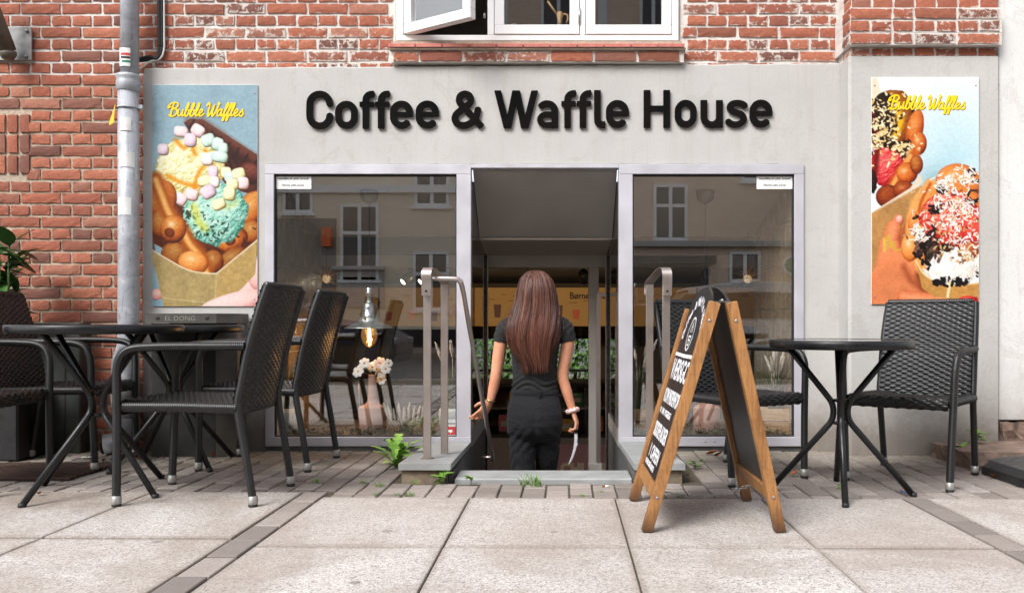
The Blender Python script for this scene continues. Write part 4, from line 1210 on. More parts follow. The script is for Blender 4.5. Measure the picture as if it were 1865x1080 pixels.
    p.line([tuple(q) for q in cat_rom([(0.12, 1.60), (0.16, 1.48), (0.17, 1.60), (0.20, 1.55), (0.22, 1.62), (0.27, 1.62), (0.33, 1.63)], 6)], 0.009, rgb(214, 178, 78), 0.012)
    p.line([(0.12, 1.52), (0.12, 1.63)], 0.012, rgb(226, 196, 100), 0.012)
    # near cone
    p.ball(0.80, 0.97, 0.20, 0.16, hi, rgb(222, 130, 70), lo, 0, spec=0.4); p.ball(0.95, 1.0, 0.08, 0.12, hi, rgb(210, 120, 60), lo)
    p.ball(0.70, 1.40, 0.38, 0.44, hi, rgb(226, 140, 76), rgb(150, 70, 26), 12)
    p.line([tuple(q) for q in cat_rom([(0.55, 1.0), (0.42, 1.18), (0.37, 1.4), (0.40, 1.6), (0.47, 1.8)], 6)], 0.05, rgb(240, 176, 108), 0.03); p.line([tuple(q) for q in cat_rom([(0.55, 1.0), (0.46, 1.18), (0.43, 1.4), (0.46, 1.6)], 6)], 0.014, rgb(196, 104, 46), 0.02)
    p.ball(0.36, 1.60, 0.085, 0.13, rgb(250, 196, 130), rgb(232, 150, 80), rgb(170, 82, 30), 0, spec=0.7)
    p.ball(0.40, 1.36, 0.06, 0.10, rgb(246, 180, 110), rgb(226, 136, 68), rgb(160, 74, 28), 10, spec=0.3)
    p.ball(0.74, 1.33, 0.28, 0.26, rgb(246, 150, 128), rgb(220, 76, 62), rgb(150, 28, 28), 0, wob=0.3, seed=44, tex=0.7)
    p.ball(0.96, 1.42, 0.12, 0.14, rgb(244, 120, 100), rgb(226, 66, 60), rgb(160, 26, 28))
    p.ball(0.74, 1.78, 0.24, 0.20, rgb(255, 253, 250), rgb(244, 238, 232), rgb(196, 184, 172), 0, wob=0.2, seed=47)
    coconut(p, 46, None, [rgb(34, 24, 26), rgb(60, 46, 46), rgb(22, 16, 18), rgb(120, 96, 84)], 63, 0.026, 0.018, [(0.52, 1.62, 0.05, 0.06)]); p.ball(0.70, 1.60, 0.07, 0.04, rgb(60, 48, 48), rgb(30, 24, 26), rgb(16, 12, 14), wob=0.3, seed=50)
    p.ball(0.66, 1.05, 0.06, 0.05, rgb(80, 60, 56), rgb(40, 30, 30), rgb(20, 16, 16))
    coconut(p, 60, None, [rgb(28, 20, 22), rgb(48, 38, 40), rgb(70, 56, 50)], 60, 0.022, 0.014, [(0.92, 0.93, 0.04, 0.05), (0.52, 1.45, 0.04, 0.1), (0.52, 1.70, 0.05, 0.08), (0.70, 1.92, 0.12, 0.03), (0.94, 1.12, 0.03, 0.04), (0.62, 1.25, 0.06, 0.05)])
    coconut(p, 620, None, [rgb(255, 254, 252), rgb(248, 244, 240), rgb(236, 228, 220), rgb(250, 240, 226)], 51, 0.020, 0.006, [(0.80, 1.16, 0.10, 0.06), (0.70, 1.24, 0.10, 0.07), (0.86, 1.30, 0.09, 0.06), (0.68, 1.44, 0.12, 0.08), (0.88, 0.93, 0.06, 0.05), (0.68, 0.98, 0.05, 0.04), (0.90, 1.55, 0.08, 0.06), (0.44, 1.45, 0.03, 0.04), (0.62, 1.88, 0.09, 0.04), (0.88, 1.84, 0.08, 0.06)])
    coconut(p, 150, None, [rgb(222, 190, 140), rgb(206, 166, 112), rgb(120, 60, 40)], 52, 0.014, 0.007, [(0.70, 1.50, 0.16, 0.08), (0.80, 1.66, 0.12, 0.04), (0.76, 1.20, 0.14, 0.10)])
    rim = [tuple(q) for q in cat_rom([(0.41, 1.72), (0.48, 1.84), (0.60, 1.92), (0.75, 1.955), (1.02, 1.93)], 5)]
    p.poly(rim + [(1.02, 2.06), (0.80, 2.09), (0.58, 2.06), (0.47, 1.98)], rgb(206, 156, 92)[None, None] * (0.88 + 0.2 * n2)[..., None])
    p.line(rim, 0.007, rgb(240, 214, 170), 0.01)
    p.line([(0.73, 1.93), (0.71, 2.06)], 0.014, rgb(246, 226, 180), 0.015)
    coconut(p, 40, None, [rgb(24, 18, 20), rgb(40, 30, 30)], 61, 0.02, 0.012, [(0.64, 1.93, 0.04, 0.015), (0.82, 1.93, 0.03, 0.015)])
    p.ball(0.90, 2.09, 0.085, 0.035, rgb(250, 96, 96), rgb(214, 24, 36), rgb(150, 8, 20), 0, spec=0.5)
    return p.grade()
def make_poster(pt, name, label, x0, x1, z0, z1, Y):
    th = 0.006
    W, H = x1 - x0, z1 - z0
    po = thing(name, label, 'poster', (x0, Y, z0))
    MB().box(0, W, 0.0006, th, 0, H, 0, 0.0004).build('backing_sheet', M_WHITE, po)
    me = pt.build('print', W - 0.002, H - 0.002); me.materials.append(M_PRINT)
    obj('print', me, po, (0.001, 0, H - 0.001))
    for (a, b_) in ((0.03, 0.03), (0.97, 0.03), (0.03, 0.5 if False else 0.97), (0.97, 0.97)):
        o = MB().lathe([(0, 0.003), (0.004, 0.0025), (0.005, 0)], 10).build('screw', M_SCREW, po, (a * W, -0.0003, b_ * H * 0.99 + 0.004)); o.rotation_euler = (PI / 2, 0, 0)
    return po
YP = -0.008
pl_ = make_poster(poster_left(), 'poster', 'poster of a bubble waffle with mint ice cream and marshmallows on blue', gx(277, YP), gx(469, YP), gz(558, YP), gz(155, YP), YP)
title(pl_, gx(374, YP) - pl_.location.x, gz(204, YP) - pl_.location.z, 140 * 4.99 / FPX)
YP2 = PY - 0.010
pr_ = make_poster(poster_right(), 'poster', 'poster of a hand holding waffles with red scoops and coconut flakes', gx(1587, YP2), gx(1783, YP2), gz(554, YP2), gz(141, YP2), YP2)
title(pr_, gx(1687, YP2) - pr_.location.x, gz(191, YP2) - pr_.location.z, 142 * 4.8 / FPX)

# ------------------------------------------------------------------ houses across the street (seen as reflections)
OY = -21.0
def ox(px): return (px - CX) * (CAM_D - OY) / FPX
def oz(py): return CAM_H + (CY - py) * (CAM_D - OY) / FPX
def obrick(name, a, b_, mortar):
    t = NT(name)
    tc = t.world((1, 1, 1)); sx_ = t.n('SeparateXYZ'); t.l(tc, sx_.inputs[0]); cb = t.n('CombineXYZ'); t.l(sx_.outputs['X'], cb.inputs[0]); t.l(sx_.outputs['Z'], cb.inputs[1])
    bt = t.n('TexBrick'); t.l(cb.outputs[0], bt.inputs['Vector'])
    bt.inputs['Color1'].default_value = (*a, 1); bt.inputs['Color2'].default_value = (*b_, 1); bt.inputs['Mortar'].default_value = (*mortar, 1)
    bt.inputs['Scale'].default_value = 1; bt.inputs['Brick Width'].default_value = 0.24; bt.inputs['Row Height'].default_value = 0.068; bt.inputs['Mortar Size'].default_value = 0.008
    t.set(bt.outputs['Color'], 0.9)
    return t.m
M_OB1 = obrick('yellow_brick', lin(236, 222, 196), lin(226, 210, 182), lin(238, 230, 214))
M_OB2 = obrick('brown_brick', lin(236, 208, 182), lin(222, 190, 162), lin(236, 224, 208))
M_DKWIN = simple('dark_window_glass', (0.03, 0.035, 0.04), 0.05, 0, 0.1, rvar=0.02)
M_GREYPAINT = simple('grey_panel', lin(128, 124, 118), 0.7)
M_SHOPDARK = simple('shop_dark', (0.02, 0.02, 0.022), 0.2)
def house_block(label, x0, x1, zt, m, zroof=1.6):
    h = thing('terraced_house', label, 'house', ((x0 + x1) / 2, OY, 0))
    X0 = h.location.x
    MB().box(x0 - X0, x1 - X0, -8, 0, -0.05, zt).build('wall', m, h)
    MB().prism([(0.35, zt), (-4, zt + 3.0), (-8.3, zt), (-8.3, zt - 0.1), (0.35, zt - 0.1)], 'x', x0 - X0 - 0.01, x1 - X0 + 0.01).build('roof', M_TERRA, h)
    return h
def opp_window(h, px0, px1, py0, py1, rows=1, cols=2, sill=True, transom=None):
    x0, x1, z0, z1 = ox(px0), ox(px1), oz(py1), oz(py0)
    X0 = h.location.x
    w = MB(); f = 0.09
    w.box(x0 - X0, x1 - X0, 0.0, 0.06, z0, z0 + f); w.box(x0 - X0, x1 - X0, 0.0, 0.06, z1 - f, z1)
    w.box(x0 - X0, x0 - X0 + f, 0.0, 0.061, z0, z1); w.box(x1 - X0 - f, x1 - X0, 0.0, 0.061, z0, z1)
    for c in range(1, cols):
        xm = x0 - X0 + (x1 - x0) * c / cols
        w.box(xm - f * 0.6, xm + f * 0.6, 0.0, 0.062, z0, z1)
    if transom: w.box(x0 - X0, x1 - X0, 0.0, 0.064, z0 + (z1 - z0) * transom - 0.05, z0 + (z1 - z0) * transom + 0.05)
    wn = w.build('window', M_WHITE, h)
    MB().box(x0 - X0 + 0.03, x1 - X0 - 0.03, 0.0, 0.03, z0 + 0.03, z1 - 0.03).build('pane', M_DKWIN, wn)
    if sill: MB().box(x0 - X0 - 0.08, x1 - X0 + 0.08, 0.0, 0.12, z0 - 0.09, z0 - 0.002).build('sill', M_WHITE, wn)
ha = house_block('yellow brick terraced house with white cornice, shown only by reflection in window glass', ox(330), ox(850), 13.5, M_OB1)
hb = house_block('brown brick terraced house with dark shopfront, shown only by reflection in window glass', ox(850) + 0.01, ox(1560), 14.0, M_OB2)
hc = house_block('grey terraced house at the street end, shown only by reflection in glass', ox(-250), ox(330) - 0.01, 12.8, M_OB2)
hd = house_block('pale terraced house beyond the shopfront, shown only by reflection in glass', ox(1560) + 0.01, ox(2150), 12.6, M_OB1)
for h, L in ((ha, ((515, 570, 305, 388), (755, 818, 300, 376), (620, 690, 372, 510), (752, 818, 458, 565), (380, 440, 300, 388), (515, 570, 120, 210), (640, 700, 120, 210), (755, 818, 120, 210), (640, 700, -60, 40), (755, 818, -60, 40))),
             (hb, ((1190, 1252, 336, 438), (1350, 1410, 225, 330), (1328, 1385, 458, 514), (870, 930, 300, 400), (1040, 1100, 320, 420), (1190, 1252, 130, 220), (900, 960, 130, 220), (1470, 1530, 330, 430), (895, 925, -30, 60), (985, 1050, -30, 60), (1090, 1106, -40, 70), (1165, 1215, -30, 60), (1300, 1360, -30, 60))),
             (hc, ((240, 300, 300, 400), (100, 160, 300, 400), (-60, 0, 300, 400), (100, 160, 120, 220), (240, 300, 120, 220))),
             (hd, ((1640, 1700, 300, 400), (1800, 1860, 300, 400), (1960, 2020, 300, 400), (1640, 1700, 120, 220)))):
    for q in L: opp_window(h, *q, transom=0.62 if q[3] - q[2] > 90 else None)
X0 = ha.location.x
MB().box(ox(330) - X0, ox(850) - X0, 0, 0.16, oz(352), oz(338)).build('cornice', M_WHITE, ha)
MB().box(ox(500) - X0, ox(612) - X0, 0.0, 0.05, oz(560), oz(398)).build('grey_panels', M_GREYPAINT, ha)
MB().box(ox(590) - X0, ox(606) - X0, 0.05, 0.30, oz(450), oz(416)).build('orange_sign', simple('orange_sign', lin(226, 98, 40), 0.5), ha)
MB().box(ox(608) - X0, ox(702) - X0, 0.0, 0.25, oz(492), oz(485)).box(ox(614) - X0, ox(700) - X0, 0.0, 0.06, oz(560), oz(494)).build('door_surround', M_PLASTER, ha)
MB().box(ox(330) - X0, ox(850) - X0, 0.0, 0.05, 0.0, oz(600)).build('shopfront', M_SHOPDARK, ha)
X0 = hb.location.x
MB().box(ox(1150) - X0, ox(1500) - X0, 0, 0.30, oz(450), oz(440)).build('cornice', M_PLASTER, hb)
MB().box(ox(1100) - X0, ox(1300) - X0, 0.0, 0.5, oz(482), oz(468)).box(ox(1100) - X0, ox(1290) - X0, 0.0, 0.05, 0, oz(484)).build('shopfront', M_SHOPDARK, hb)
sgn = MB()
sgn.box(-0.75, 0.75, -0.06, 0.06, -0.32, 0.32, 0, 0.05)
pj = thing('projecting_sign', 'green oval projecting sign with white rim, shown only by reflection', 'sign', (ox(1440), OY + 0.95, oz(487)))
def oval(rx, rz, n=32): return [(rx * math.cos(2 * PI * k / n), rz * math.sin(2 * PI * k / n)) for k in range(n)]
MB().prism(oval(0.50, 0.33), 'y', -0.05, 0.05).build('rim', M_WHITE, pj)
MB().prism(oval(0.45, 0.28), 'y', -0.06, 0.06).build('face', simple('sign_green', lin(34, 110, 62), 0.4), pj)
MB().box(-0.03, 0.03, -0.95, -0.05, -0.02, 0.02).build('arm', M_BLACK, pj)
# ------------------------------------------------------------------ wicker chairs
def wicker_mat():
    t = NT('black_wicker')
    v = t.coord('Object')
    n = t.noise(v, 9, 5, 0.7); f = t.noise(v, 300, 2)
    col = t.ramp(n, [(0.3, (0.0055, 0.0055, 0.006)), (0.75, (0.013, 0.013, 0.014))])
    t.set(col, t.ramp(n, [(0.3, 0.30), (0.7, 0.46)]))
    t.bump(f, 0.1, 0.001)
    return t.m
M_WICK = wicker_mat()
M_CAP = simple('foot_cap_alu', lin(158, 156, 152), 0.5, 0.6, 0.1, 40)
M_TUBE = simple('powder_coated_tube', (0.010, 0.0105, 0.012), 0.36, 0.2, 0.1)
def wrap_tube(b, path, r, pitch=0.0078, n=9, mi=0):
    P = [np.array(p, float) for p in path]
    L = [0.0]
    for i in range(1, len(P)): L.append(L[-1] + np.linalg.norm(P[i] - P[i - 1]))
    m = int(L[-1] / pitch)
    pts, rad = [], []
    A = np.array(P)
    for k in range(m * 3 + 1):
        s_ = L[-1] * k / (m * 3)
        pts.append([np.interp(s_, L, A[:, c]) for c in range(3)])
        rad.append(r * (0.90 if k % 3 == 0 else 1.03))
    b.tube(pts, rad, n, mi)
def weave(nu, nv, su, sv, fu, amp=0.0036):
    """fu(u,v) -> (point, normal) arrays; displaced basket weave"""
    pass
def weave_grid(P, Nn, U, V, su, sv, amp):
    row = np.floor(V / sv); f = V / sv - row
    prof = 1 - np.abs(2 * f - 1) ** 3
    wv = np.cos(PI * U / su + PI * row)
    d = (amp * np.sign(wv) * np.abs(wv) ** 0.7) * prof - amp * 1.1 * (1 - prof)
    return P + Nn * d[..., None]
def chair_proto():
    ch = thing('wicker_armchair', 'x', 'chair')
    su, sv = 0.0265, 0.0128
    # backrest
    b = MB()
    H0, H1 = 0.385, 0.90
    def backline(z):  # y of the back plane
        return np.interp(z, [0.385, 0.45, 0.6, 0.75, 0.90], [0.222, 0.232, 0.262, 0.300, 0.345])
    nv = int((H1 - H0) / sv * 4); 
    wb = 0.222
    nu = int(2 * wb / su * 5)
    U, V = np.meshgrid(np.linspace(-wb, wb, nu), np.linspace(0, H1 - H0, nv))
    Z = V + H0; Y = backline(Z) + 0.020 * (U / wb) ** 2 * -1.0 + 0.012
    dy = np.gradient(Y, axis=0) / np.gradient(Z, axis=0)
    nrm = np.stack([np.zeros_like(U), np.ones_like(U), -dy], -1); nrm /= np.linalg.norm(nrm, axis=-1, keepdims=True)
    taper = 1 - 0.03 * (Z - H0) / (H1 - H0)
    P0 = np.stack([U * taper, Y, Z], -1)
    b.grid(weave_grid(P0 - nrm * 0.013, -nrm, U, V, su, sv, 0.0034))
    b.grid(weave_grid(P0 + nrm * 0.013, nrm, U, V, su, sv, 0.0034))
    top = [tuple(P0[-1, k] + np.array([0, 0, 0.003])) for k in range(0, nu, 4)]
    wrap_tube(b, top, 0.0165, 0.0125)
    bot = [tuple(P0[0, k]) for k in range(0, nu, 4)]
    wrap_tube(b, bot, 0.0145, 0.0125)
    b.build('backrest', M_WICK, ch)
    # seat
    b = MB()
    prof = [(-0.246, 0.372), (-0.262, 0.385), (-0.268, 0.405), (-0.262, 0.424), (-0.246, 0.434), (-0.20, 0.433), (0.0, 0.428), (0.15, 0.424), (0.225, 0.420)]
    pr = np.array([q for q in cat_rom(prof, 8)])
    Ls = np.concatenate([[0], np.cumsum(np.hypot(*np.diff(pr, axis=0).T))])
    ws = 0.228
    nv = int(Ls[-1] / sv * 4); nu = int(2 * ws / su * 5)
    U, V = np.meshgrid(np.linspace(-ws, ws, nu), np.linspace(0, Ls[-1], nv))
    Yp = np.interp(V, Ls, pr[:, 0]); Zp_ = np.interp(V, Ls, pr[:, 1])
    sag = 0.014 * (1 - (U / ws) ** 2) * np.clip((Yp + 0.25) / 0.12, 0, 1)
    Zp_ = Zp_ - sag
    ty = np.gradient(Yp, axis=0); tz = np.gradient(Zp_, axis=0); l = np.hypot(ty, tz) + 1e-9
    nrm = np.stack([np.zeros_like(U), -tz / l, ty / l], -1)
    P0 = np.stack([U, Yp, Zp_], -1)
    b.grid(weave_grid(P0, nrm, U, V, su, sv, 0.0030))
    A = np.array([[[-ws, -0.24, 0.385], [ws, -0.24, 0.385]], [[-ws, 0.225, 0.395], [ws, 0.225, 0.395]]])
    b.grid(A, 0, False)
    for s_ in (-1, 1):
        wrap_tube(b, [(s_ * 0.232, -0.25, 0.408), (s_ * 0.234, 0.0, 0.408), (s_ * 0.228, 0.232, 0.402)], 0.022, 0.009)
    b.build('seat', M_WICK, ch)
    for s_ in (-1, 1):
        b = MB()
        path = [(0.236, -0.268, 0.036), (0.243, -0.262, 0.25), (0.250, -0.258, 0.42), (0.254, -0.257, 0.53), (0.257, -0.250, 0.585), (0.259, -0.228, 0.625), (0.261, -0.19, 0.645), (0.262, -0.13, 0.652), (0.260, 0.0, 0.655), (0.250, 0.15, 0.655), (0.232, 0.262, 0.655)]
        wrap_tube(b, [(s_ * x, y, z) for x, y, z in [tuple(q) for q in cat_rom(path, 5)]], 0.0175)
        b.build('arm_and_leg', M_WICK, ch)
        b = MB()
        path = [(0.224, 0.292, 0.036), (0.226, 0.262, 0.22), (0.228, 0.232, 0.40), (0.228, 0.246, 0.50), (0.226, 0.276, 0.65), (0.222, 0.318, 0.80), (0.216, 0.350, 0.900)]
        wrap_tube(b, [(s_ * x, y, z) for x, y, z in [tuple(q) for q in cat_rom(path, 5)]], 0.0165)
        b.build('rear_leg', M_WICK, ch)
        for (x, y) in ((0.236, -0.268), (0.224, 0.293)):
            MB().lathe([(0.0, 0.012), (0.0195, 0.012), (0.0200, 0.015), (0.0195, 0.044), (0.0165, 0.046)], 16, 0).build('foot_cap', M_CAP, ch, (s_ * x, y, 0))
            MB().lathe([(0.0, 0.0), (0.0170, 0.0), (0.0185, 0.003), (0.0185, 0.0122), (0.0, 0.0122)], 16, 0).build('foot_rubber', M_BLACK, ch, (s_ * x, y, 0))
    return ch
chair0 = chair_proto()
CHAIRS = [  # x, y, facing (direction the sitter looks, degrees from +X), label
    (-1.515, -1.295, 178, 'black wicker armchair with its back to the window, at the round table nearer the kerb'),
    (-1.520, -0.470, 176, 'black wicker armchair with its back to the window, facing the dark pedestal box'),
    (-2.605, -0.475, 3, 'black wicker armchair with its back to the leafy potted plant'),
    (-2.700, -1.130, 2, 'black wicker armchair facing the nearer of the two left tables, beside the iron grate'),
    (1.735, -0.870, 232, 'black wicker armchair under the poster of red scoops, facing the small round table'),
    (0.880, -0.760, 300, 'black wicker armchair half hidden behind the wooden chalkboard'),
]
for i, (x, y, a, lb) in enumerate(CHAIRS):
    c = chair0 if i == 0 else copy_tree(chair0)
    c.location = (x, y, 0.0); c.rotation_euler = (0, 0, R(a + 90))
    if x > 0: c.scale = (0.98, 0.98, 0.95)
    tag(c, lb, 'chair', 'black wicker armchairs of the cafe terrace')

# ------------------------------------------------------------------ bistro tables
def table_proto(r_, h, label, x, y, rot):
    t = thing('bistro_table', label, 'table', (x, y, 0), R(rot), 'black round bistro tables')
    MB().lathe([(0, h - 0.012), (r_ - 0.024, h - 0.012), (r_ - 0.024, h - 0.036), (r_ - 0.012, h - 0.039), (r_ - 0.002, h - 0.034), (r_, h - 0.026), (r_, h - 0.006), (r_ - 0.004, h - 0.001), (r_ - 0.012, h), (r_ - 0.014, h - 0.004), (0, h - 0.004)], 56).build('table_top', [M_TUBE], t)
    MB().lathe([(0, h - 0.0035), (r_ - 0.0145, h - 0.0035), (r_ - 0.0145, h - 0.0015), (0, h - 0.0015)], 56, smooth=False).build('glass_plate', simple('black_glass', (0.008, 0.008, 0.009), 0.06, 0, 0.0, rvar=0.03), t)
    for k in range(4):
        a = PI / 4 + k * PI / 2
        zc = h * 0.53
        key = [(r_ * 0.74, h - 0.03), (0.030, zc + 0.035), (0.030, zc - 0.035), (r_ * 0.98, 0.006)]
        pr = [key[0]]
        for j in (1, 2):                       # straight tube with two tight bends at the waist
            P0_, P1_, P2_ = [np.array(key[j + o_]) for o_ in (-1, 0, 1)]
            d0 = (P0_ - P1_) / np.linalg.norm(P0_ - P1_); d2 = (P2_ - P1_) / np.linalg.norm(P2_ - P1_)
            A_, B_ = P1_ + d0 * 0.034, P1_ + d2 * 0.034
            for u in np.linspace(0, 1, 7): pr.append(tuple(A_ * (1 - u) ** 2 + 2 * P1_ * u * (1 - u) + B_ * u * u))
        pr.append(key[3])
        path = [(math.cos(a) * q[0], math.sin(a) * q[0], q[1]) for q in pr]
        MB().tube(path, 0.0135, 12).build('leg', M_TUBE, t)
        MB().lathe([(0, 0), (0.0135, 0.0), (0.015, 0.004), (0.0145, 0.018), (0.0, 0.020)], 12).build('foot', M_BLACK, t, (math.cos(a) * r_ * 0.98, math.sin(a) * r_ * 0.98, 0))
    for zc in (h * 0.53 + 0.05, h * 0.53 - 0.05):
        MB().lathe([(0.0, -0.006), (0.03, -0.006), (0.03, 0.006), (0, 0.006)], 14, c=(0, 0, zc)).build('clamp_ring', M_TUBE, t)
    return t
table_proto(0.355, 0.742, 'large black round table nearer the kerb, beside the iron grate', -2.03, -1.22, 22)
table_proto(0.345, 0.738, 'black round table in front of the dark pedestal box', -2.01, -0.50, 8)
table_proto(0.305, 0.676, 'small black round table between the wooden chalkboard and the armchair under the poster', 1.262, -1.245, 30)

# ------------------------------------------------------------------ A-frame chalkboard
def wood_mat(name, a, b_, axis_scale=(40, 40, 3)):
    t = NT(name)
    v = t.coord('Object', axis_scale)
    n = t.noise(v, 1.0, 7, 0.75, 0.6); f = t.noise(t.coord('Object'), 7, 5, 0.75); g = t.noise(t.coord('Object', tuple(q * 3 for q in axis_scale)), 1.6, 5, 0.8)
    col = t.ramp(n, [(0.28, a), (0.52, b_), (0.75, tuple(min(1, c * 1.2) for c in b_))])
    col = t.mix(t.ramp(g, [(0.52, 0.0), (0.66, 0.55)]), col, tuple(c * 0.45 for c in a))
    col = t.mix(t.ramp(f, [(0.50, 0.0), (0.75, 0.65)]), col, tuple(c * 0.6 for c in a))
    sep = t.n('SeparateXYZ'); t.l(t.world(), sep.inputs[0])
    col = t.mix(t.ramp(t.math('ADD', sep.outputs['Z'], t.math('MULTIPLY', f, 0.05)), [(0.03, 0.85), (0.13, 0.0)]), col, lin(58, 36, 24))
    t.set(col, t.ramp(f, [(0.3, 0.38), (0.7, 0.62)]))
    t.bump(t.math('ADD', n, g), 0.25, 0.003)
    return t.m
M_WOOD = wood_mat('varnished_wood', lin(112, 71, 38), lin(166, 118, 70))
t = NT('chalkboard_black')
v_ = t.coord('Object'); n_ = t.noise(v_, 5, 5, 0.7, 0.8); n2_ = t.noise(v_, 30, 4)
t.set(t.mix(t.ramp(n_, [(0.45, 0.0), (0.8, 0.25)]), (0.012, 0.012, 0.014), (0.10, 0.10, 0.115)), 0.38)
M_CHALKB = t.m
t = NT('white_chalk')
v_ = t.coord('Object'); n_ = t.noise(v_, 90, 4, 0.7)
t.set(t.ramp(n_, [(0.30, lin(110, 110, 116)), (0.42, lin(206, 206, 210)), (0.62, lin(232, 232, 234))]), 0.9)
M_CHALK = t.m
bd = thing('sandwich_board', 'wooden A-frame chalkboard with white hand lettering standing on the paving slabs', 'chalkboard', (0.572, -1.675, 0), R(-0.3))
YN, YF = -0.265, 0.275            # near and far posts (local y)
def leaf(sgn):
    xb, xt, zt = sgn * 0.240, sgn * 0.030 + 0.034, 0.825
    d = Vector((xt - xb, 0, zt)); Ln = d.length; d.normalize()
    nrm = Vector((d.z, 0, -d.x)) * (1 if sgn > 0 else -1)
    nrm = Vector((sgn * abs(d.z), 0, abs(d.x)))   # outward
    fr_ = obj('leaf', None, bd)
    def pt(s_, y, o_): return Vector((xb, y, 0)) + d * s_ + nrm * o_
    def bar(name, y0, y1, s0, s1, o0, o1, m, cut=False):
        V = [pt(s, y, o_) for s in (s0, s1) for y in (y0, y1) for o_ in (o0, o1)]
        if cut:                    # feet cut level with the ground
            for q in V[:4]: q.z = max(q.z, 0.0) if q.z > 0 else 0.0
        F = [(0, 1, 3, 2), (4, 6, 7, 5), (0, 4, 5, 1), (2, 3, 7, 6), (0, 2, 6, 4), (1, 5, 7, 3)]
        b = MB(); b.add(V, F)
        me = b.mesh(name, m)
        bm = bmesh.new(); bm.from_mesh(me)
        bmesh.ops.bevel(bm, geom=bm.edges[:], offset=0.003, segments=2, profile=0.6, affect='EDGES')
        bm.to_mesh(me); bm.free()
        return obj(name, me, fr_)
    th0, th1 = -0.021, 0.019
    bar('post', YN - 0.020, YN + 0.020, 0.0, Ln, th0, th1, M_WOOD, True)
    bar('post', YF - 0.020, YF + 0.020, 0.0, Ln - 0.02, th0, th1, M_WOOD, True)
    bar('cross_rail', YN + 0.0225, YF - 0.0225, 0.115, 0.165, -0.015, 0.015, M_WOOD)
    # board with rounded head
    pts = [(YN + 0.023, 0.160), (YF - 0.023, 0.160), (YF - 0.023, Ln - 0.06)]
    yc, hw_ = (YN + YF) / 2, (YF - YN) / 2 - 0.023
    for k in range(1, 24):
        a = PI * k / 24
        pts.append((yc + hw_ * math.cos(a), Ln - 0.06 + 0.125 * math.sin(a) ** 0.8))
    pts.append((YN + 0.023, Ln - 0.06))
    b = MB()
    n = len(pts)
    V = [pt(s, y, 0.006) for y, s in pts] + [pt(s, y, -0.004) for y, s in pts]
    b.add(V, [tuple(range(n)), tuple(range(2 * n - 1, n - 1, -1))] + [(i, (i + 1) % n, (i + 1) % n + n, i + n) for i in range(n)])
    b.build('board', M_CHALKB, fr_)
    for (y, s_) in ((YN, 0.13), (YN, Ln - 0.07)):
        # screw on the near edge face
        q = pt(s_, YN - 0.0202, 0.0)
        o = MB().lathe([(0, 0.002), (0.005, 0.002), (0.0065, 0)], 12).build('screw', M_SCREW, fr_, q); o.rotation_euler = (PI / 2, 0, 0)
    return fr_, pt, Ln, d, nrm
leafL, ptL, LnL, dL, nL = leaf(-1)
leafR, ptR, LnR, dR, nR = leaf(1)
# chalk writing on the street-facing side: text runs from the far post (reader's left) to the near post
def chalk(body, s_, y, size, sx=1.0, offset=0.0, rot=0.0, align='LEFT', wobble=0.0):
    me = text_mesh(body, size, M_CHALK, align, 0.0003, offset, sx)
    me.transform(Matrix.Rotation(rot, 4, 'Z'))
    ex = Vector((0, -1, 0)); ey = dL; ez = nL
    p = ptL(s_, y, 0.0066)
    Mx = Matrix(((ex.x, ey.x, ez.x, p.x), (ex.y, ey.y, ez.y, p.y), (ex.z, ey.z, ez.z, p.z), (0, 0, 0, 1)))
    me.transform(Mx)
    return obj('lettering', me, leafL)
YL = YF - 0.030
chalk('VÆRSGO', 0.545, YL - 0.012, 0.118, 0.88, 0.0025)
chalk('KOM INDENFOR', 0.445, YL - 0.018, 0.080, 0.68, 0.002)
chalk('VI', 0.395, YL - 0.018, 0.034, 0.95, 0.001)
chalk('HAR', 0.395, YL - 0.075, 0.034, 0.95, 0.001)
chalk('HYGGELIGE', 0.395, YL - 0.160, 0.034, 0.95, 0.001)
chalk('SIDDEPLADSER', 0.300, YL - 0.014, 0.082, 0.68, 0.002)
chalk('I', 0.215, YL - 0.06, 0.076, 0.95, 0.002)
chalk('CAFEEN', 0.215, YL - 0.115, 0.076, 0.85, 0.002)
chalk('VI HAR OGSÅ GRATIS', 0.180, YL - 0.022, 0.030, 0.95, 0.001)
txt = 'Coffee & Waffle House'
yc = (YN + YF) / 2
for i, c in enumerate(txt):
    if c == ' ': continue
    a = PI * (0.96 - 0.92 * i / (len(txt) - 1))
    rx, rs = 0.185, 0.150
    chalk(c, 0.700 + rs * math.sin(a), yc + rx * -math.cos(a) * -1 * -1 if False else yc - rx * math.cos(a), 0.052, 0.9, 0.0015, (a - PI / 2) * 0.8, 'CENTER')
def chalk_poly(strokes_pts, hw):
    b = MB()
    for P_ in strokes_pts:
        q = [ptL(s_, y, 0.0068) for y, s_ in P_]
        L_, Rr = [], []
        for i in range(len(q)):
            t_ = (q[min(i + 1, len(q) - 1)] - q[max(i - 1, 0)]).normalized(); sd = t_.cross(nL).normalized()
            L_.append(q[i] + sd * hw); Rr.append(q[i] - sd * hw)
        n = len(q)
        b.add(L_ + Rr, [(i, i + 1, n + i + 1, n + i) for i in range(n - 1)])
    return b.build('chalk_drawing', M_CHALK, leafL)
cy_, cs_ = yc + 0.01, 0.735
ring = lambda r_, n=28: [(cy_ + r_ * math.cos(2 * PI * k / n), cs_ + r_ * math.sin(2 * PI * k / n)) for k in range(n + 1)]
chalk_poly([ring(0.066)], 0.004)
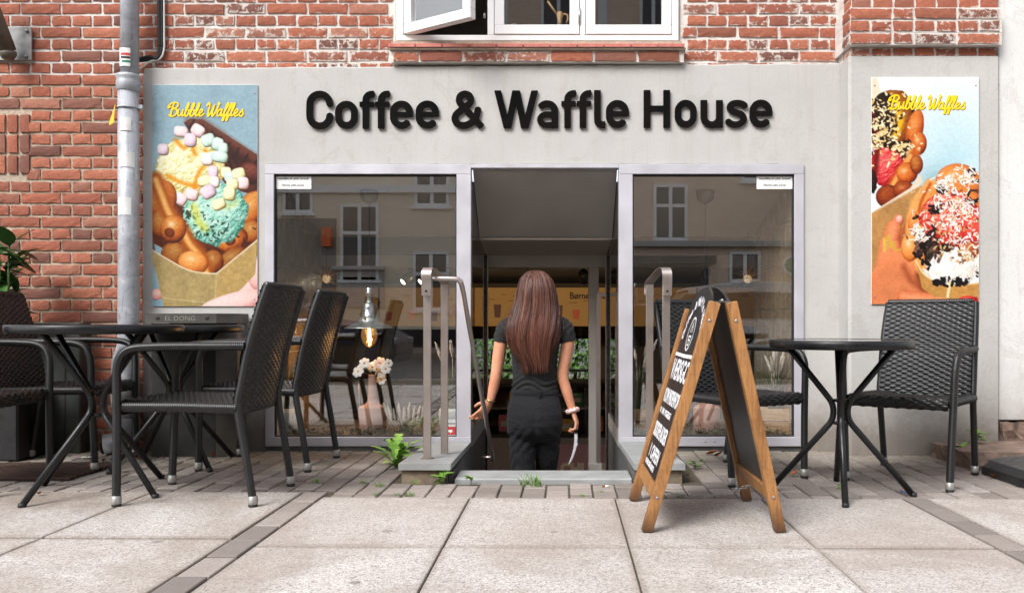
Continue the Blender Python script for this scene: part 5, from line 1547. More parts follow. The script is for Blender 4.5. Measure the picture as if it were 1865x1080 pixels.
chalk_poly([[(cy_ - 0.03, cs_ - 0.01), (cy_ - 0.02, cs_ - 0.045), (cy_ + 0.02, cs_ - 0.045), (cy_ + 0.03, cs_ - 0.01), (cy_ - 0.03, cs_ - 0.01)], [(cy_ - 0.02, cs_ + 0.005), (cy_ - 0.012, cs_ + 0.03), (cy_ + 0.012, cs_ + 0.03), (cy_ + 0.02, cs_ + 0.005)], [(cy_ - 0.008, cs_ + 0.034), (cy_, cs_ + 0.05), (cy_ + 0.008, cs_ + 0.034)], [(cy_ - 0.02, cs_ - 0.03), (cy_ + 0.02, cs_ - 0.02)]], 0.004)
chalk_poly([[(YF - 0.024, 0.647), (yc, 0.645), (YN + 0.024, 0.648)]], 0.007)
# hinges at the apex and a chain near the ground
for y in (YN + 0.02, YF - 0.02):
    MB().box(0.004, 0.064, y - 0.016, y + 0.016, 0.824, 0.828).tube([(0.034, y - 0.018, 0.831), (0.034, y + 0.018, 0.831)], 0.005, 8).build('hinge', M_SCREW, bd)
b = MB()
nl = 30
for k in range(nl):
    u = (k + 0.5) / nl
    x = -0.205 + 0.41 * u; z = 0.105 - 0.045 * (1 - (2 * u - 1) ** 2); y = 0.05 + 0.02 * u
    L_ = 0.0085
    pts = []
    for j in range(9):
        a = 2 * PI * j / 8
        dx, dz = math.cos(a) * L_ * 1.25, math.sin(a) * L_ * 0.6
        pts.append((x + dx, y + (dz if k % 2 else 0), z + (0 if k % 2 else dz)))
    b.tube(pts, 0.0016, 5, cap=False)
b.build('chain', M_SCREW, bd)

# ------------------------------------------------------------------ stair handrails
def handrail(label, xc, s_):
    h = thing('handrail', label, 'handrail', (xc, -0.72, 0))
    pw = 0.0185
    ya, yb = -0.09, 0.10
    xa, xb_ = -s_ * 0.030, s_ * 0.030
    zt = 1.0
    for (x, y, z0) in ((xa, ya, 0.080), (xb_, yb, 0.072)):
        MB().box(x - pw, x + pw, y - 0.010, y + 0.010, z0, zt - 0.055, 0, 0.0015).build('post', M_STEEL, h)
        MB().lathe([(0, 0), (0.035, 0), (0.035, 0.003), (0, 0.003)], 16, c=(x, y, z0)).build('base_stain', M_STONE, h)
    # curved bracket plate running over both posts
    pr = [(-0.13, zt - 0.085), (-0.135, zt - 0.02), (-0.12, zt + 0.012), (-0.085, zt + 0.022), (-0.02, zt + 0.010), (0.10, zt - 0.028), (0.135, zt - 0.045), (0.142, zt - 0.07), (0.135, zt - 0.10)]
    c_ = [tuple(q) for q in cat_rom(pr, 5)]
    b = MB()
    A = np.zeros((len(c_), 2, 3)); A2 = A.copy()
    for i, (y, z) in enumerate(c_):
        f = (y + 0.135) / 0.277
        xm = xa + (xb_ - xa) * f
        A[i, 0] = (xm - 0.024, y, z); A[i, 1] = (xm + 0.024, y, z)
        A2[i, 0] = (xm - 0.024, y + 0.002, z - 0.005); A2[i, 1] = (xm + 0.024, y + 0.002, z - 0.005)
    b.grid(A); b.grid(A2)
    b.grid(np.stack([A[:, 0], A2[:, 0]], 1)); b.grid(np.stack([A[:, 1], A2[:, 1]], 1))
    b.build('bracket', M_STEEL, h)
    o = MB().box(xa - 0.022, xa + 0.022, -0.132, -0.124, zt - 0.12, zt - 0.06, 0, 0.003).build('bracket_tab', M_STEEL, h)
    o = MB().lathe([(0, 0.003), (0.006, 0.002), (0.006, 0)], 10).build('bolt', M_BLACK, h, (xa, -0.132, zt - 0.095)); o.rotation_euler = (PI / 2, 0, 0)
    # tube: sideways over the stair, then down into the basement
    pts = [(xa + s_ * 0.02, -0.05, zt - 0.030), (xa + s_ * 0.125, -0.05, zt - 0.032), (xa + s_ * 0.150, -0.045, zt - 0.040), (xa + s_ * 0.165, -0.02, zt - 0.075), (xa + s_ * 0.185, 0.16, zt - 0.29), (xa + s_ * 0.235, 0.58, zt - 0.80), (xa + s_ * 0.262, 0.80, zt - 1.07)]
    if s_ < 0: return h
    MB().tube([tuple(q) for q in cat_rom(pts, 5)], 0.0125, 12).build('rail', M_STEEL, h)
    MB().tube([(xa + s_ * 0.262, 0.78, zt - 1.05), (xa + s_ * 0.190, 0.80, zt - 1.05)], 0.009, 10).build('rail_stay', M_STEEL, h)
    return h
hl = handrail('brushed steel handrail beside the leafy dandelion, sloping down into the entrance', gx(794, -.72), 1)
hr = handrail('brushed steel handrail behind the chalkboard', gx(1198, -.72), -1)

# ------------------------------------------------------------------ things along the left wall
# rain pipe
def zinc():
    t = NT('painted_zinc')
    w = t.world(); n = t.noise(w, 9, 6, 0.75, 0.8); f = t.noise(t.world((6, 6, 1)), 12, 4, 0.7)
    col = t.ramp(n, [(0.3, lin(140, 144, 152)), (0.55, lin(168, 171, 178)), (0.72, lin(204, 205, 208))])
    col = t.mix(t.ramp(f, [(0.56, 0.0), (0.70, 0.75)]), col, lin(110, 106, 102))
    t.set(col, 0.5, 0.15); t.bump(n, 0.15, 0.004)
    return t.m
M_ZINC = zinc()
M_PAPER = simple('paper_label', lin(226, 226, 224), 0.7, 0, 0.1, 25)
PX, PYY = gx(233, -0.09), -0.085
dp = thing('drainpipe', 'dented pale grey metal rain pipe with worn stickers beside the rendered front', 'pipe', (PX, PYY, 0))
MB().tube([(0.008, 0, gz(166, PYY)), (0.008, 0, 3.2)], 0.0505, 20).build('upper_pipe', M_ZINC, dp)
MB().lathe([(0.052, gz(170, PYY)), (0.064, gz(166, PYY)), (0.066, gz(150, PYY)), (0.061, gz(147, PYY)), (0.067, gz(143, PYY)), (0.066, gz(138, PYY)), (0.052, gz(136, PYY))], 22).build('socket', M_ZINC, dp)
MB().tube([(0, 0, 0.16), (0, 0, 0.55), (0.003, 0, 1.2), (0.0, 0, gz(164, PYY))], [0.058, 0.058, 0.0585, 0.057], 20).build('lower_pipe', M_ZINC, dp)
MB().tube([(0, 0, 0.20), (0, -0.005, 0.12), (-0.04, -0.03, 0.065), (-0.11, -0.05, 0.055)], [0.062, 0.063, 0.062, 0.060], 18).build('outlet', M_ZINC, dp)
MB().lathe([(0, 0), (0.054, 0.0), (0.054, 0.004), (0, 0.004)], 16).build('outlet_mouth', M_DARKGAP, dp, (-0.1125, -0.0507, 0.0545)).rotation_euler = (PI / 2, 0, -1.42)
MB().tube([(0.02, 0.0, gz(590, PYY)), (-0.03, 0.0, gz(620, PYY)), (-0.075, 0.01, gz(660, PYY)), (-0.085, 0.02, gz(720, PYY)), (-0.08, 0.02, 0.2)], 0.026, 14).build('branch_pipe', M_ZINC, dp)
MB().lathe([(0.0595, -0.006), (0.0625, -0.006), (0.0625, 0.006), (0.0595, 0.006)], 22, c=(0, 0, gz(198, PYY))).box(0.058, 0.085, -0.01, 0.01, gz(199, PYY), gz(192, PYY)).build('pipe_clip', M_ZINC, dp)
def curved_label(px, py, w, h, m, Rr, name='sticker', off=0.0015, ang0=None):
    a0 = 0.47 + math.asin(max(-0.95, min(0.95, (px - 233) * 4.9 / FPX / Rr))) if ang0 is None else ang0
    zc = gz(py, PYY)
    A = np.zeros((2, 9, 3))
    for j in range(2):
        for i in range(9):
            a = a0 + (i / 8 - 0.5) * w / Rr
            A[j, i] = (math.sin(a) * (Rr + off), -math.cos(a) * (Rr + off), zc + (j - 0.5) * h)
    b = MB(); b.grid(A)
    return b.build(name, m, dp)
M_STKRED = simple('sticker_red', lin(196, 60, 60), 0.6); M_STKGRN = simple('sticker_green', lin(40, 130, 90), 0.6); M_STKTAPE = simple('yellow_tape', lin(240, 176, 24), 0.45)
curved_label(227, 109, 0.062, 0.105, M_PAPER, 0.052, off=0.0025)
curved_label(228, 104, 0.050, 0.014, M_STKRED, 0.052, off=0.0035)
curved_label(228, 110, 0.048, 0.012, M_BLACK, 0.052, off=0.0035)
curved_label(229, 117, 0.044, 0.012, M_STKGRN, 0.052, off=0.0035)
curved_label(230, 294, 0.085, 0.085, M_PAPER, 0.0585, off=0.002)
curved_label(228, 230, 0.060, 0.075, M_PAPER, 0.0585, off=0.002)
curved_label(226, 378, 0.075, 0.10, M_PAPER, 0.0585, off=0.002)
b = MB(); b.add([(-0.058, -0.03, gz(193, PYY)), (-0.052, -0.045, gz(193, PYY)), (-0.060, -0.050, gz(228, PYY)), (-0.092, -0.035, gz(231, PYY)), (-0.094, -0.033, gz(226, PYY))], [(0, 1, 2, 3, 4)]); b.build('yellow_tape', M_STKTAPE, dp)
# cables coming down the wall
for k in range(3):
    cb = thing('cable', ['thick black cable running down the brickwork into the rain pipe', 'thin black cable hugging the thick one on the brickwork', 'pale thin cable bending behind the rain pipe'][k], 'cable', (gx(292, 0), 0.0, 2.4))
    o_ = Vector(cb.location)
    off = (k - 1) * 0.014
    pts = [(gx(292) + off, 0.012, 3.1), (gx(293) + off, 0.012, gz(60)), (gx(293) + off, 0.010, gz(88)), (gx(288) + off * 0.6, 0.008, gz(102) - abs(off)), (gx(272), 0.005, gz(108) - off), (gx(255), 0.0, gz(112) - off - (0.03 if k == 2 else 0)), (gx(240), -0.02, gz(114) - off - (0.05 if k == 2 else 0))]
    MB().tube([tuple(Vector(q) - o_) for q in cat_rom(pts, 6)], (0.011, 0.008, 0.005)[k], 10).build('sheath', M_PAPER if k == 2 else M_BLACK, cb)
# bracket with strut at the upper left corner
M_GALV = simple('galvanised_steel', lin(150, 150, 150), 0.5, 0.6, 0.25, 18)
M_OLDTUBE = simple('weathered_tube', lin(104, 98, 86), 0.55, 0.3, 0.35, 12)
br = thing('strut_bracket', 'weathered tubular strut bolted to the brick wall on a steel plate', 'bracket', (gx(20), 0.0, gz(80)))
MB().box(-0.14, 0.115, 0.008, 0.02, -0.095, 0.10, 0, 0.002).build('wall_plate', M_GALV, br)
MB().tube([(0.02, -0.06, -0.065), (-0.03, -0.16, 0.20), (-0.10, -0.30, 0.60)], 0.046, 18).lathe([(0, -0.05), (0.03, -0.045), (0.045, -0.02), (0.046, 0.0)], 18, c=(0.02, -0.06, -0.065)).build('strut', M_OLDTUBE, br)
for (x, z) in ((0.09, 0.075), (0.085, -0.075), (-0.11, 0.08)):
    o = MB().lathe([(0, 0.012), (0.008, 0.012), (0.010, 0.006), (0.010, 0)], 6).build('bolt', M_GALV, br, (x, 0.008, z)); o.rotation_euler = (PI / 2, 0, 0)
# dark pedestal box with cast lettering
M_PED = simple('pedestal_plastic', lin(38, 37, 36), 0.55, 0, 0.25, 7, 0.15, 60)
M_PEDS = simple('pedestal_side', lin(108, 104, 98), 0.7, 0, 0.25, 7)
ped = thing('pedestal_box', 'weathered dark plastic electrical pedestal box against the rendered wall', 'utility box', (gx(348, -.2), -0.20, 0))
xa, xb_ = gx(280, -.2) - ped.location.x, gx(428, -.2) - ped.location.x
hp = gz(589, -.2)
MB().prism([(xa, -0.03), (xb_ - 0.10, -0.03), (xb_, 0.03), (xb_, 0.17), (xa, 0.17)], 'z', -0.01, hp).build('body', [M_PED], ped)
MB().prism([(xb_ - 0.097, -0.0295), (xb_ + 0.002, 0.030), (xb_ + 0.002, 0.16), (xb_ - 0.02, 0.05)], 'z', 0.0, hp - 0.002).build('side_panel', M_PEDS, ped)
xc0 = gx(270, -.22) - ped.location.x
MB().prism([(xc0, -0.05), (xb_ - 0.085, -0.05), (xb_ + 0.012, 0.015), (xb_ + 0.012, 0.18), (xc0, 0.18)], 'z', hp + 0.002, gz(571, -.22)).build('lid', simple('lid_plastic', lin(72, 69, 64), 0.6, 0, 0.3, 9, 0.2, 50), ped)
for px in (287, 377):
    o = MB().lathe([(0, 0.001), (0.010, 0.001), (0.012, 0)], 14).build('lid_bolt', M_BLACK, ped, (gx(px, -.25) - ped.location.x, -0.0505, gz(579, -.25))); o.rotation_euler = (PI / 2, 0, 0)
me = text_mesh('EL DONG', 0.036, simple('cast_lettering', lin(136, 132, 124), 0.5), 'CENTER', 0.0008, 0, 1.1)
o = obj('lettering', me, ped, (gx(328, -.25) - ped.location.x, -0.0512, gz(584, -.25))); o.rotation_euler = (PI / 2, 0, 0)
MB().box(xa - 0.001, xb_ - 0.11, -0.034, -0.028, gz(752, -.2), gz(748, -.2)).build('door_gap', M_DARKGAP, ped)
# dark green cabinet by the brick wall
cbm = simple('cabinet_paint', lin(52, 56, 50), 0.5, 0, 0.3, 8)
cab = thing('wall_cabinet', 'dark green metal cabinet with torn stickers against the brick wall', 'cabinet', (gx(92, -.06), -0.10, 0))
x0, x1 = gx(40, -.1) - cab.location.x, gx(146, -.1) - cab.location.x
MB().box(x0, x1, 0.0, 0.12, -0.005, gz(588, -.1), 0, 0.006).build('body', cbm, cab)
MB().box(x1 - 0.09, x1 - 0.082, -0.003, 0.004, 0.01, gz(600, -.1)).build('door_seam', M_DARKGAP, cab)
b = MB(); b.add([(x0 + 0.03, -0.002, gz(725, -.1)), (x0 + 0.12, -0.002, gz(727, -.1)), (x0 + 0.115, -0.002, gz(748, -.1)), (x0 + 0.08, -0.002, gz(740, -.1)), (x0 + 0.06, -0.002, gz(752, -.1))], [(0, 1, 2, 3, 4)]); b.build('torn_sticker', M_PAPER, cab)
# iron grate in the ground
gr = thing('floor_grate', 'rusty iron bar grate set in the ground under the left chairs', 'grate', (gx(60, -.75), -0.7, 0.0))
M_RUST = simple('rusty_iron', lin(62, 42, 32), 0.8, 0.2, 0.35, 20, 0.3, 80)
MB().box(-0.55, 0.30, -0.26, 0.20, -0.006, 0.002).build('pit', M_DARKGAP, gr)
for k in range(9):
    MB().box(-0.55, 0.30, -0.25 + k * 0.054, -0.25 + k * 0.054 + 0.026, 0.002, 0.014, 0, 0.003).build('bar', M_RUST, gr)
# parasol base peeking in at the right
pb = thing('parasol_base', 'low black plastic base beside the stone step', 'base', (gx(1935, -1.0), -0.98, 0))
MB().prism([(-0.26, -0.12), (-0.22, -0.26), (0.22, -0.26), (0.26, -0.22), (0.26, 0.22), (0.22, 0.26), (-0.22, 0.26), (-0.26, 0.22)], 'z', 0.0, 0.04).build('lower_shell', simple('black_plastic', (0.014, 0.014, 0.016), 0.45), pb)
b = MB(); b.loft([[(-0.26, -0.2, 0.0405), (-0.2, -0.26, 0.0405), (0.2, -0.26, 0.0405), (0.26, -0.2, 0.0405), (0.26, 0.2, 0.0405), (0.2, 0.26, 0.0405), (-0.2, 0.26, 0.0405), (-0.26, 0.2, 0.0405)], [(-0.24, -0.18, 0.075), (-0.18, -0.24, 0.075), (0.18, -0.24, 0.075), (0.24, -0.18, 0.075), (0.24, 0.18, 0.075), (0.18, 0.24, 0.075), (-0.18, 0.24, 0.075), (-0.24, 0.18, 0.075)], [(-0.10, -0.06, 0.115), (-0.06, -0.10, 0.115), (0.06, -0.10, 0.115), (0.10, -0.06, 0.115), (0.10, 0.06, 0.115), (0.06, 0.10, 0.115), (-0.06, 0.10, 0.115), (-0.10, 0.06, 0.115)]], smooth=False)
b.build('upper_shell', simple('black_plastic_top', (0.018, 0.018, 0.020), 0.4), pb)
# ------------------------------------------------------------------ cafe interior
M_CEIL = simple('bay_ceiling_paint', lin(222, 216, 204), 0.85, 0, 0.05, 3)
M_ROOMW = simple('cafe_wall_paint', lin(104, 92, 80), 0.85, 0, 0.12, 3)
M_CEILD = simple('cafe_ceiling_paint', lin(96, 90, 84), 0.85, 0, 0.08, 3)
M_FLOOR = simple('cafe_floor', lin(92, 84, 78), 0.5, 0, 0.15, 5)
M_LEDGE = simple('window_ledge_stone', lin(112, 104, 92), 0.6, 0, 0.2, 12)
M_TILE = simple('wall_tile', lin(168, 150, 122), 0.25, 0, 0.1, 6)
M_GROUT = simple('tile_grout', lin(224, 220, 210), 0.8)
room = obj('cafe_room', None, house)
BXL, BXR = gx(497), gx(1449)
FZ, CZ, BACK = -0.712, 1.27, 6.2
b = MB()
b.box(-2.9, 2.9, YD + 0.13, BACK, FZ - 0.08, FZ); b.box(DX0 - 0.02, DX1 + 0.02, YD + 0.0, YD + 0.13, FZ - 0.08, FZ)
b.build('floor', M_FLOOR, room)
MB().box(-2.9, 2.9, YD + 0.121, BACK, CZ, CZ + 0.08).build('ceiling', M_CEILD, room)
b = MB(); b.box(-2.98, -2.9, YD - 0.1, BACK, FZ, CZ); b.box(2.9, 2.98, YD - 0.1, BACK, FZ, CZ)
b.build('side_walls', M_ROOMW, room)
# back wall with two small windows to the yard
WX = [(-1.12, -0.42), (-0.08, 0.56)]
wz0, wz1 = -0.12, 0.58
b = MB()
b.box(-2.98, WX[0][0], BACK, BACK + 0.1, FZ, CZ); b.box(WX[0][1], WX[1][0], BACK, BACK + 0.1, FZ, CZ); b.box(WX[1][1], 2.98, BACK, BACK + 0.1, FZ, CZ)
for (a, c) in WX: b.box(a, c, BACK, BACK + 0.1, FZ, wz0); b.box(a, c, BACK, BACK + 0.1, wz1, CZ)
b.build('back_wall', M_ROOMW, room)
for (a, c) in WX:
    f = MB(); f.box(a, a + 0.04, BACK - 0.02, BACK + 0.05, wz0, wz1); f.box(c - 0.04, c, BACK - 0.02, BACK + 0.05, wz0, wz1); f.box(a, c, BACK - 0.021, BACK + 0.05, wz0 - 0.001, wz0 + 0.04); f.box(a, c, BACK - 0.021, BACK + 0.05, wz1 - 0.04, wz1 + 0.001)
    f.box(a, c, BACK - 0.019, BACK + 0.049, (wz0 + wz1) / 2 - 0.12, (wz0 + wz1) / 2 - 0.09)
    f.build('back_window_frame', M_BLACK, room)
# bay: ledge, sloped ceiling, bulkhead, tiled cheeks
for (a, c) in ((BXL, DX0 - 0.045), (DX1 + 0.045, BXR)):
    MB().box(a, c, 0.061, 0.92, -0.06, gz(795) - 0.002).build('window_ledge', M_LEDGE, room)
    MB().box(a, c, 0.90, 0.92, FZ, -0.06).build('ledge_front', M_ROOMW, room)
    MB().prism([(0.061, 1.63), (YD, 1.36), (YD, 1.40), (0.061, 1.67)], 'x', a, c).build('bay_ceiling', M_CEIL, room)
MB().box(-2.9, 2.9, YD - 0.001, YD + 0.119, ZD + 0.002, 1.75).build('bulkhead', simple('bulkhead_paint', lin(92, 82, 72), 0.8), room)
for s_, xw in ((1, BXL), (-1, BXR)):
    MB().box(min(xw, xw - s_ * 0.05), max(xw, xw - s_ * 0.05), 0.061, YD, -0.06, 1.7).build('bay_cheek', M_GROUT, room)
    for r_ in range(6):
        for c in range(8):
            MB().box(min(xw, xw + s_ * 0.006), max(xw, xw + s_ * 0.006), 0.075 + c * 0.118, 0.075 + c * 0.118 + 0.112, 0.05 + r_ * 0.262, 0.05 + r_ * 0.262 + 0.255, 0, 0.0015).build('wall_tile', M_TILE, room)
# under-shop cladding behind the stair screens
# menu boards on the wall behind the counter
M_MENU = simple('menu_board_ochre', lin(186, 144, 80), 0.6, 0, 0.06, 2)
M_INK = simple('menu_ink', lin(50, 36, 26), 0.7)
MY = 4.6
dM = MY + CAM_D
def mz(py): return CAM_H + (CY - py) * dM / FPX
def mx(px): return (px - CX) * dM / FPX
dr_cols = [lin(190, 70, 50), lin(150, 60, 40), lin(220, 130, 50), lin(96, 56, 44), lin(200, 90, 60), lin(120, 40, 46)]
M_DR = [simple('menu_picture', c, 0.6) for c in dr_cols]
def cup(b, x, z, w, h):
    b.prism([(x - w * 0.36, z), (x + w * 0.36, z), (x + w * 0.5, z + h), (x - w * 0.5, z + h)], 'y', -0.006, -0.003)
MENU_TXT = {3: 'Børnebæger'}
mlabels = ['ochre menu board with two iced drinks at the lamp-lit window', 'ochre menu board with a large cola glass and berry', 'ochre menu board with red drink jug behind the hair of the woman', 'ochre menu board headed with handwritten black script in the doorway', 'ochre menu board with small cups behind the chalkboard side window', 'ochre menu board with price rows near the tiled wall']
edges = [500, 690, 850, 1000, 1130, 1270, 1450]
for k in range(6):
    x0, x1 = mx(edges[k]) + 0.012, mx(edges[k + 1]) - 0.012
    mb = thing('menu_board', mlabels[k], 'menu board', ((x0 + x1) / 2, MY, mz(594)), 0, 'ochre menu boards behind the counter')
    W = x1 - x0; H = mz(524) - mz(594)
    MB().box(-W / 2, W / 2, 0, 0.02, 0, H).build('panel', M_MENU, mb)
    r_ = random.Random(k + 3)
    for q in range(3 + k % 2):
        b = MB(); cup(b, -W / 2 + 0.10 + q * (W - 0.2) / 3, 0.05 + r_.uniform(0, 0.06), 0.085, r_.uniform(0.09, 0.15))
        b.build('drink_picture', M_DR[(k + q) % 6], mb)
    for q in range(7):
        w = r_.uniform(0.05, 0.12); xx = r_.uniform(-W / 2 + 0.05, W / 2 - 0.15); zz = H - 0.08 - q * 0.018
        if k != 3 or q > 3: MB().box(xx, xx + w, -0.004, -0.002, zz, zz + 0.005).build('price_line', M_INK, mb)
    if k in MENU_TXT:
        me = text_mesh(MENU_TXT[k], 0.105, M_INK, 'CENTER', 0.001, 0.002, 0.85); me.transform(Matrix.Shear('XY', 4, (0.25, 0.0)) if False else Matrix.Identity(4))
        o = obj('lettering', me, mb, (0.05, -0.004, H - 0.125)); o.rotation_euler = (PI / 2, 0, 0)
# counter with lit display
M_COUNT = simple('counter_front', lin(150, 142, 138), 0.5); M_PINK = simple('churros_panel', lin(196, 150, 156), 0.5, 0, 0.06, 4)
ct = thing('shop_counter', 'long counter with glass display at the foot of the steps', 'counter', (0.15, 2.7, FZ))
cz = -0.29 - FZ
MB().box(-1.55, 1.35, 0.0, 0.7, 0, cz).build('base', M_COUNT, ct)
MB().box(-0.12, 0.52, -0.012, -0.001, 0.03, cz - 0.06).build('churros_panel', M_PINK, ct)
me = text_mesh('CHURROS', 0.135, simple('churros_lettering', lin(236, 224, 196), 0.6), 'CENTER', 0.002, 0.008, 0.95)
o = obj('lettering', me, ct, (0.20, -0.0145, 0.10)); o.rotation_euler = (PI / 2, 0, 0)
MB().box(-1.55, 1.35, 0.02, 0.7, cz + 0.001, cz + 0.03).build('display_floor', M_BLACK, ct)
MB().box(-1.55, 1.35, 0.02, 0.7, cz + 0.46, cz + 0.49).build('counter_top', M_BLACK, ct)
MB().box(-1.54, 1.34, 0.10, 0.68, cz + 0.25, cz + 0.262).build('display_shelf', M_DARKMETAL, ct)
MB().box(-1.55, 1.35, 0.66, 0.70, cz + 0.03, cz + 0.46).build('display_back', M_ROOMW, ct)
MB().box(-1.54, 1.34, 0.022, 0.028, cz + 0.031, cz + 0.459).build('display_glass', M_GLASS_DOOR, ct)
pk_cols = [('green', lin(70, 150, 70)), ('orange', lin(226, 130, 40)), ('yellow', lin(230, 190, 60)), ('blue', lin(60, 110, 160)), ('pink', lin(216, 130, 150)), ('brown', lin(140, 90, 50))]
M_PK = [simple('packet_' + n, c, 0.4) for n, c in pk_cols]
for k in range(18):
    row = k // 9; c = k % 9
    x = -1.2 + c * 0.29 + (0.1 if row else 0); nme = pk_cols[(k * 5 + row) % 6][0]
    g = thing('snack_packet', f'small {nme} snack packet on the {"upper" if row else "lower"} shelf of the counter display', 'packet', (0.15 + x, 2.7 + 0.25, FZ + cz + (0.031 if row == 0 else 0.263)), R(random.uniform(-20, 20)), f'{nme} packets on the {"upper" if row else "lower"} shelf of the display')
    h = random.uniform(0.10, 0.16)
    MB().prism([(-0.05, 0), (0.05, 0), (0.055, h * 0.5), (0.05, h), (-0.05, h), (-0.055, h * 0.5)], 'y', -0.02, 0.02).build('bag', M_PK[(k * 5 + row) % 6], g)
    MB().box(-0.035, 0.035, -0.023, -0.0205, h * 0.3, h * 0.62).build('front_label', M_PAPER, g)
# spot lamps on a ceiling track
M_SPOTB = simple('spot_grey', lin(120, 116, 110), 0.4, 0.5)
M_LENS = glow('spot_lens_glow', (1.0, 0.85, 0.6), 9)
tr = thing('ceiling_track', 'dark lamp track on the cafe ceiling with spot heads', 'lamp track', (-0.8, 2.3, CZ - 0.012))
MB().box(-1.6, 2.6, -0.012, 0.012, -0.012, 0.012).build('rail', M_BLACK, tr)
sp_l = ['grey spot lamp on the ceiling track, its lens glowing above the drink pictures', 'grey spot lamp beside another on the ceiling track, half turned away', 'grey spot lamp on the ceiling track over the doorway', 'grey spot lamp at the far end of the ceiling track']
for k, x in enumerate((-1.25, -1.10, 0.25, 1.3)):
    spt = thing('spot_lamp', sp_l[k], 'lamp', (x, 2.3, CZ - 0.025), 0, 'spot lamps on the ceiling track')
    aim = Vector((-0.25, 0.75, -0.45)).normalized() if k < 2 else Vector((0.1, 0.9, -0.35)).normalized()
    if k < 2: aim = Vector((-0.55, -0.35, -0.55)).normalized()
    c = Vector((0, 0, -0.10))
    MB().tube([(0, 0, 0), (0, 0, -0.07)], 0.008, 8).build('stem', M_BLACK, spt)
    MB().tube([tuple(c - aim * 0.07), tuple(c + aim * 0.07)], 0.042, 16).build('head', M_SPOTB, spt)
    MB().tube([tuple(c + aim * 0.0705), tuple(c + aim * 0.073)], 0.026, 16).build('lens', M_LENS, spt)
    ld = bpy.data.lights.new('spot_light', 'SPOT'); ld.energy = 13; ld.color = (1, 0.78, 0.5); ld.spot_size = R(110); ld.spot_blend = 0.8; ld.shadow_soft_size = 0.03
    lo = bpy.data.objects.new('spot_light', ld); COL.objects.link(lo); lo.parent = spt
    tgt = Vector((0.1, 2.3, -0.42)).normalized()
    lo.location = c + aim * 0.09 if k >= 2 else c + Vector((0, 0.06, -0.06))
    lo.rotation_euler = tgt.to_track_quat('-Z', 'Y').to_euler()
# pendant lamps
M_PEND = simple('spun_aluminium', lin(214, 220, 218), 0.33, 0.8, 0.06, 6)
M_ROSE = simple('dark_chrome_rose', lin(96, 94, 92), 0.18, 0.9, 0.04, 6)
M_BRASS = simple('brass', lin(176, 140, 60), 0.35, 0.9)
M_BULB = glass('bulb_glass', 0.06, (1.0, 0.86, 0.62))
M_FIL = glow('filament_glow', (1.0, 0.55, 0.18), 60)
def lit_bulb():
    m_ = glass('lit_bulb_glass', 0.05, (1.0, 0.80, 0.5)); nt = m_.node_tree
    out_ = [n for n in nt.nodes if n.type == 'OUTPUT_MATERIAL'][0]; mx_ = out_.inputs['Surface'].links[0].from_node
    em = nt.nodes.new('ShaderNodeEmission'); em.inputs[0].default_value = (1.0, 0.42, 0.10, 1); em.inputs[1].default_value = 0.10
    ad = nt.nodes.new('ShaderNodeAddShader'); nt.links.new(mx_.outputs[0], ad.inputs[0]); nt.links.new(em.outputs[0], ad.inputs[1]); nt.links.new(ad.outputs[0], out_.inputs['Surface'])
    return m_
M_BULB_LIT = lit_bulb()
M_FIL_OFF = simple('filament_off', lin(150, 120, 80), 0.5)
def pendant(label, px, Y, lit):
    z0 = gz(598, Y)
    x = gx(px, Y)
    p = thing('pendant_lamp', label, 'lamp', (x, Y, z0), 0, 'pendant lamps in the shop windows')
    zc = 1.63 - 0.27 * (Y - 0.061) / (YD - 0.061) - z0
    prof = [(0.152, 0.0), (0.153, 0.003), (0.140, 0.008), (0.115, 0.022), (0.085, 0.034), (0.068, 0.042), (0.066, 0.058), (0.058, 0.070), (0.047, 0.076), (0.046, 0.086), (0.042, 0.090), (0.0405, 0.130), (0.036, 0.150), (0.020, 0.160), (0.0165, 0.166), (0.0165, 0.215), (0.0255, 0.217), (0.0255, 0.222), (0.0215, 0.224), (0.0215, 0.250), (0.018, 0.254), (0.0, 0.256)]
    MB().lathe([(0.0, 0.060), (0.040, 0.055), (0.070, 0.036), (0.112, 0.016), (0.148, -0.001)] + prof, 40).build('shade', M_PEND, p)
    MB().tube([(-0.012, -0.066, 0.05), (-0.012, -0.068, 0.075)], 0.004, 8).box(-0.020, -0.004, -0.072, -0.060, 0.055, 0.062, 0, 0.001).build('brass_clip', M_BRASS, p)
    MB().tube([(0, 0, 0.254), (0, 0, 0.27), (0, 0, zc - 0.05)], [0.006, 0.0028, 0.0028], 8).build('cord', M_BLACK, p)
    rs = MB().lathe([(0.0, -0.075), (0.012, -0.075), (0.040, -0.062), (0.052, -0.045), (0.056, -0.002), (0.058, 0.0), (0.058, 0.004), (0.0, 0.004)], 28).build('ceiling_rose', M_ROSE, p, (0, 0, zc))
    MB().lathe([(0.0, 0.045), (0.012, 0.04), (0.018, 0.02), (0.042, -0.005), (0.050, -0.035), (0.048, -0.060), (0.036, -0.092), (0.016, -0.112), (0.006, -0.119), (0.0, -0.120)], 24).build('bulb', M_BULB_LIT if lit else M_BULB, p)
    MB().tube([(0.007 * math.sin(i * 2.1), 0.007 * math.cos(i * 2.1), -0.006 - i * 0.0036) for i in range(22)], 0.0042, 6).build('filament', M_FIL if lit else M_FIL_OFF, p)
    if lit:
        ld = bpy.data.lights.new('bulb_light', 'POINT'); ld.energy = 5; ld.color = (1, 0.62, 0.28); ld.shadow_soft_size = 0.03
        lo = bpy.data.objects.new('bulb_light', ld); COL.objects.link(lo); lo.parent = p; lo.location = (0, 0, -0.02)
pendant('spun metal pendant lamp with a glowing bulb above the flower vase', 672.5, 0.30, True)
pendant('unlit spun metal pendant lamp hanging behind the chalkboard', 1284.5, 0.30, False)
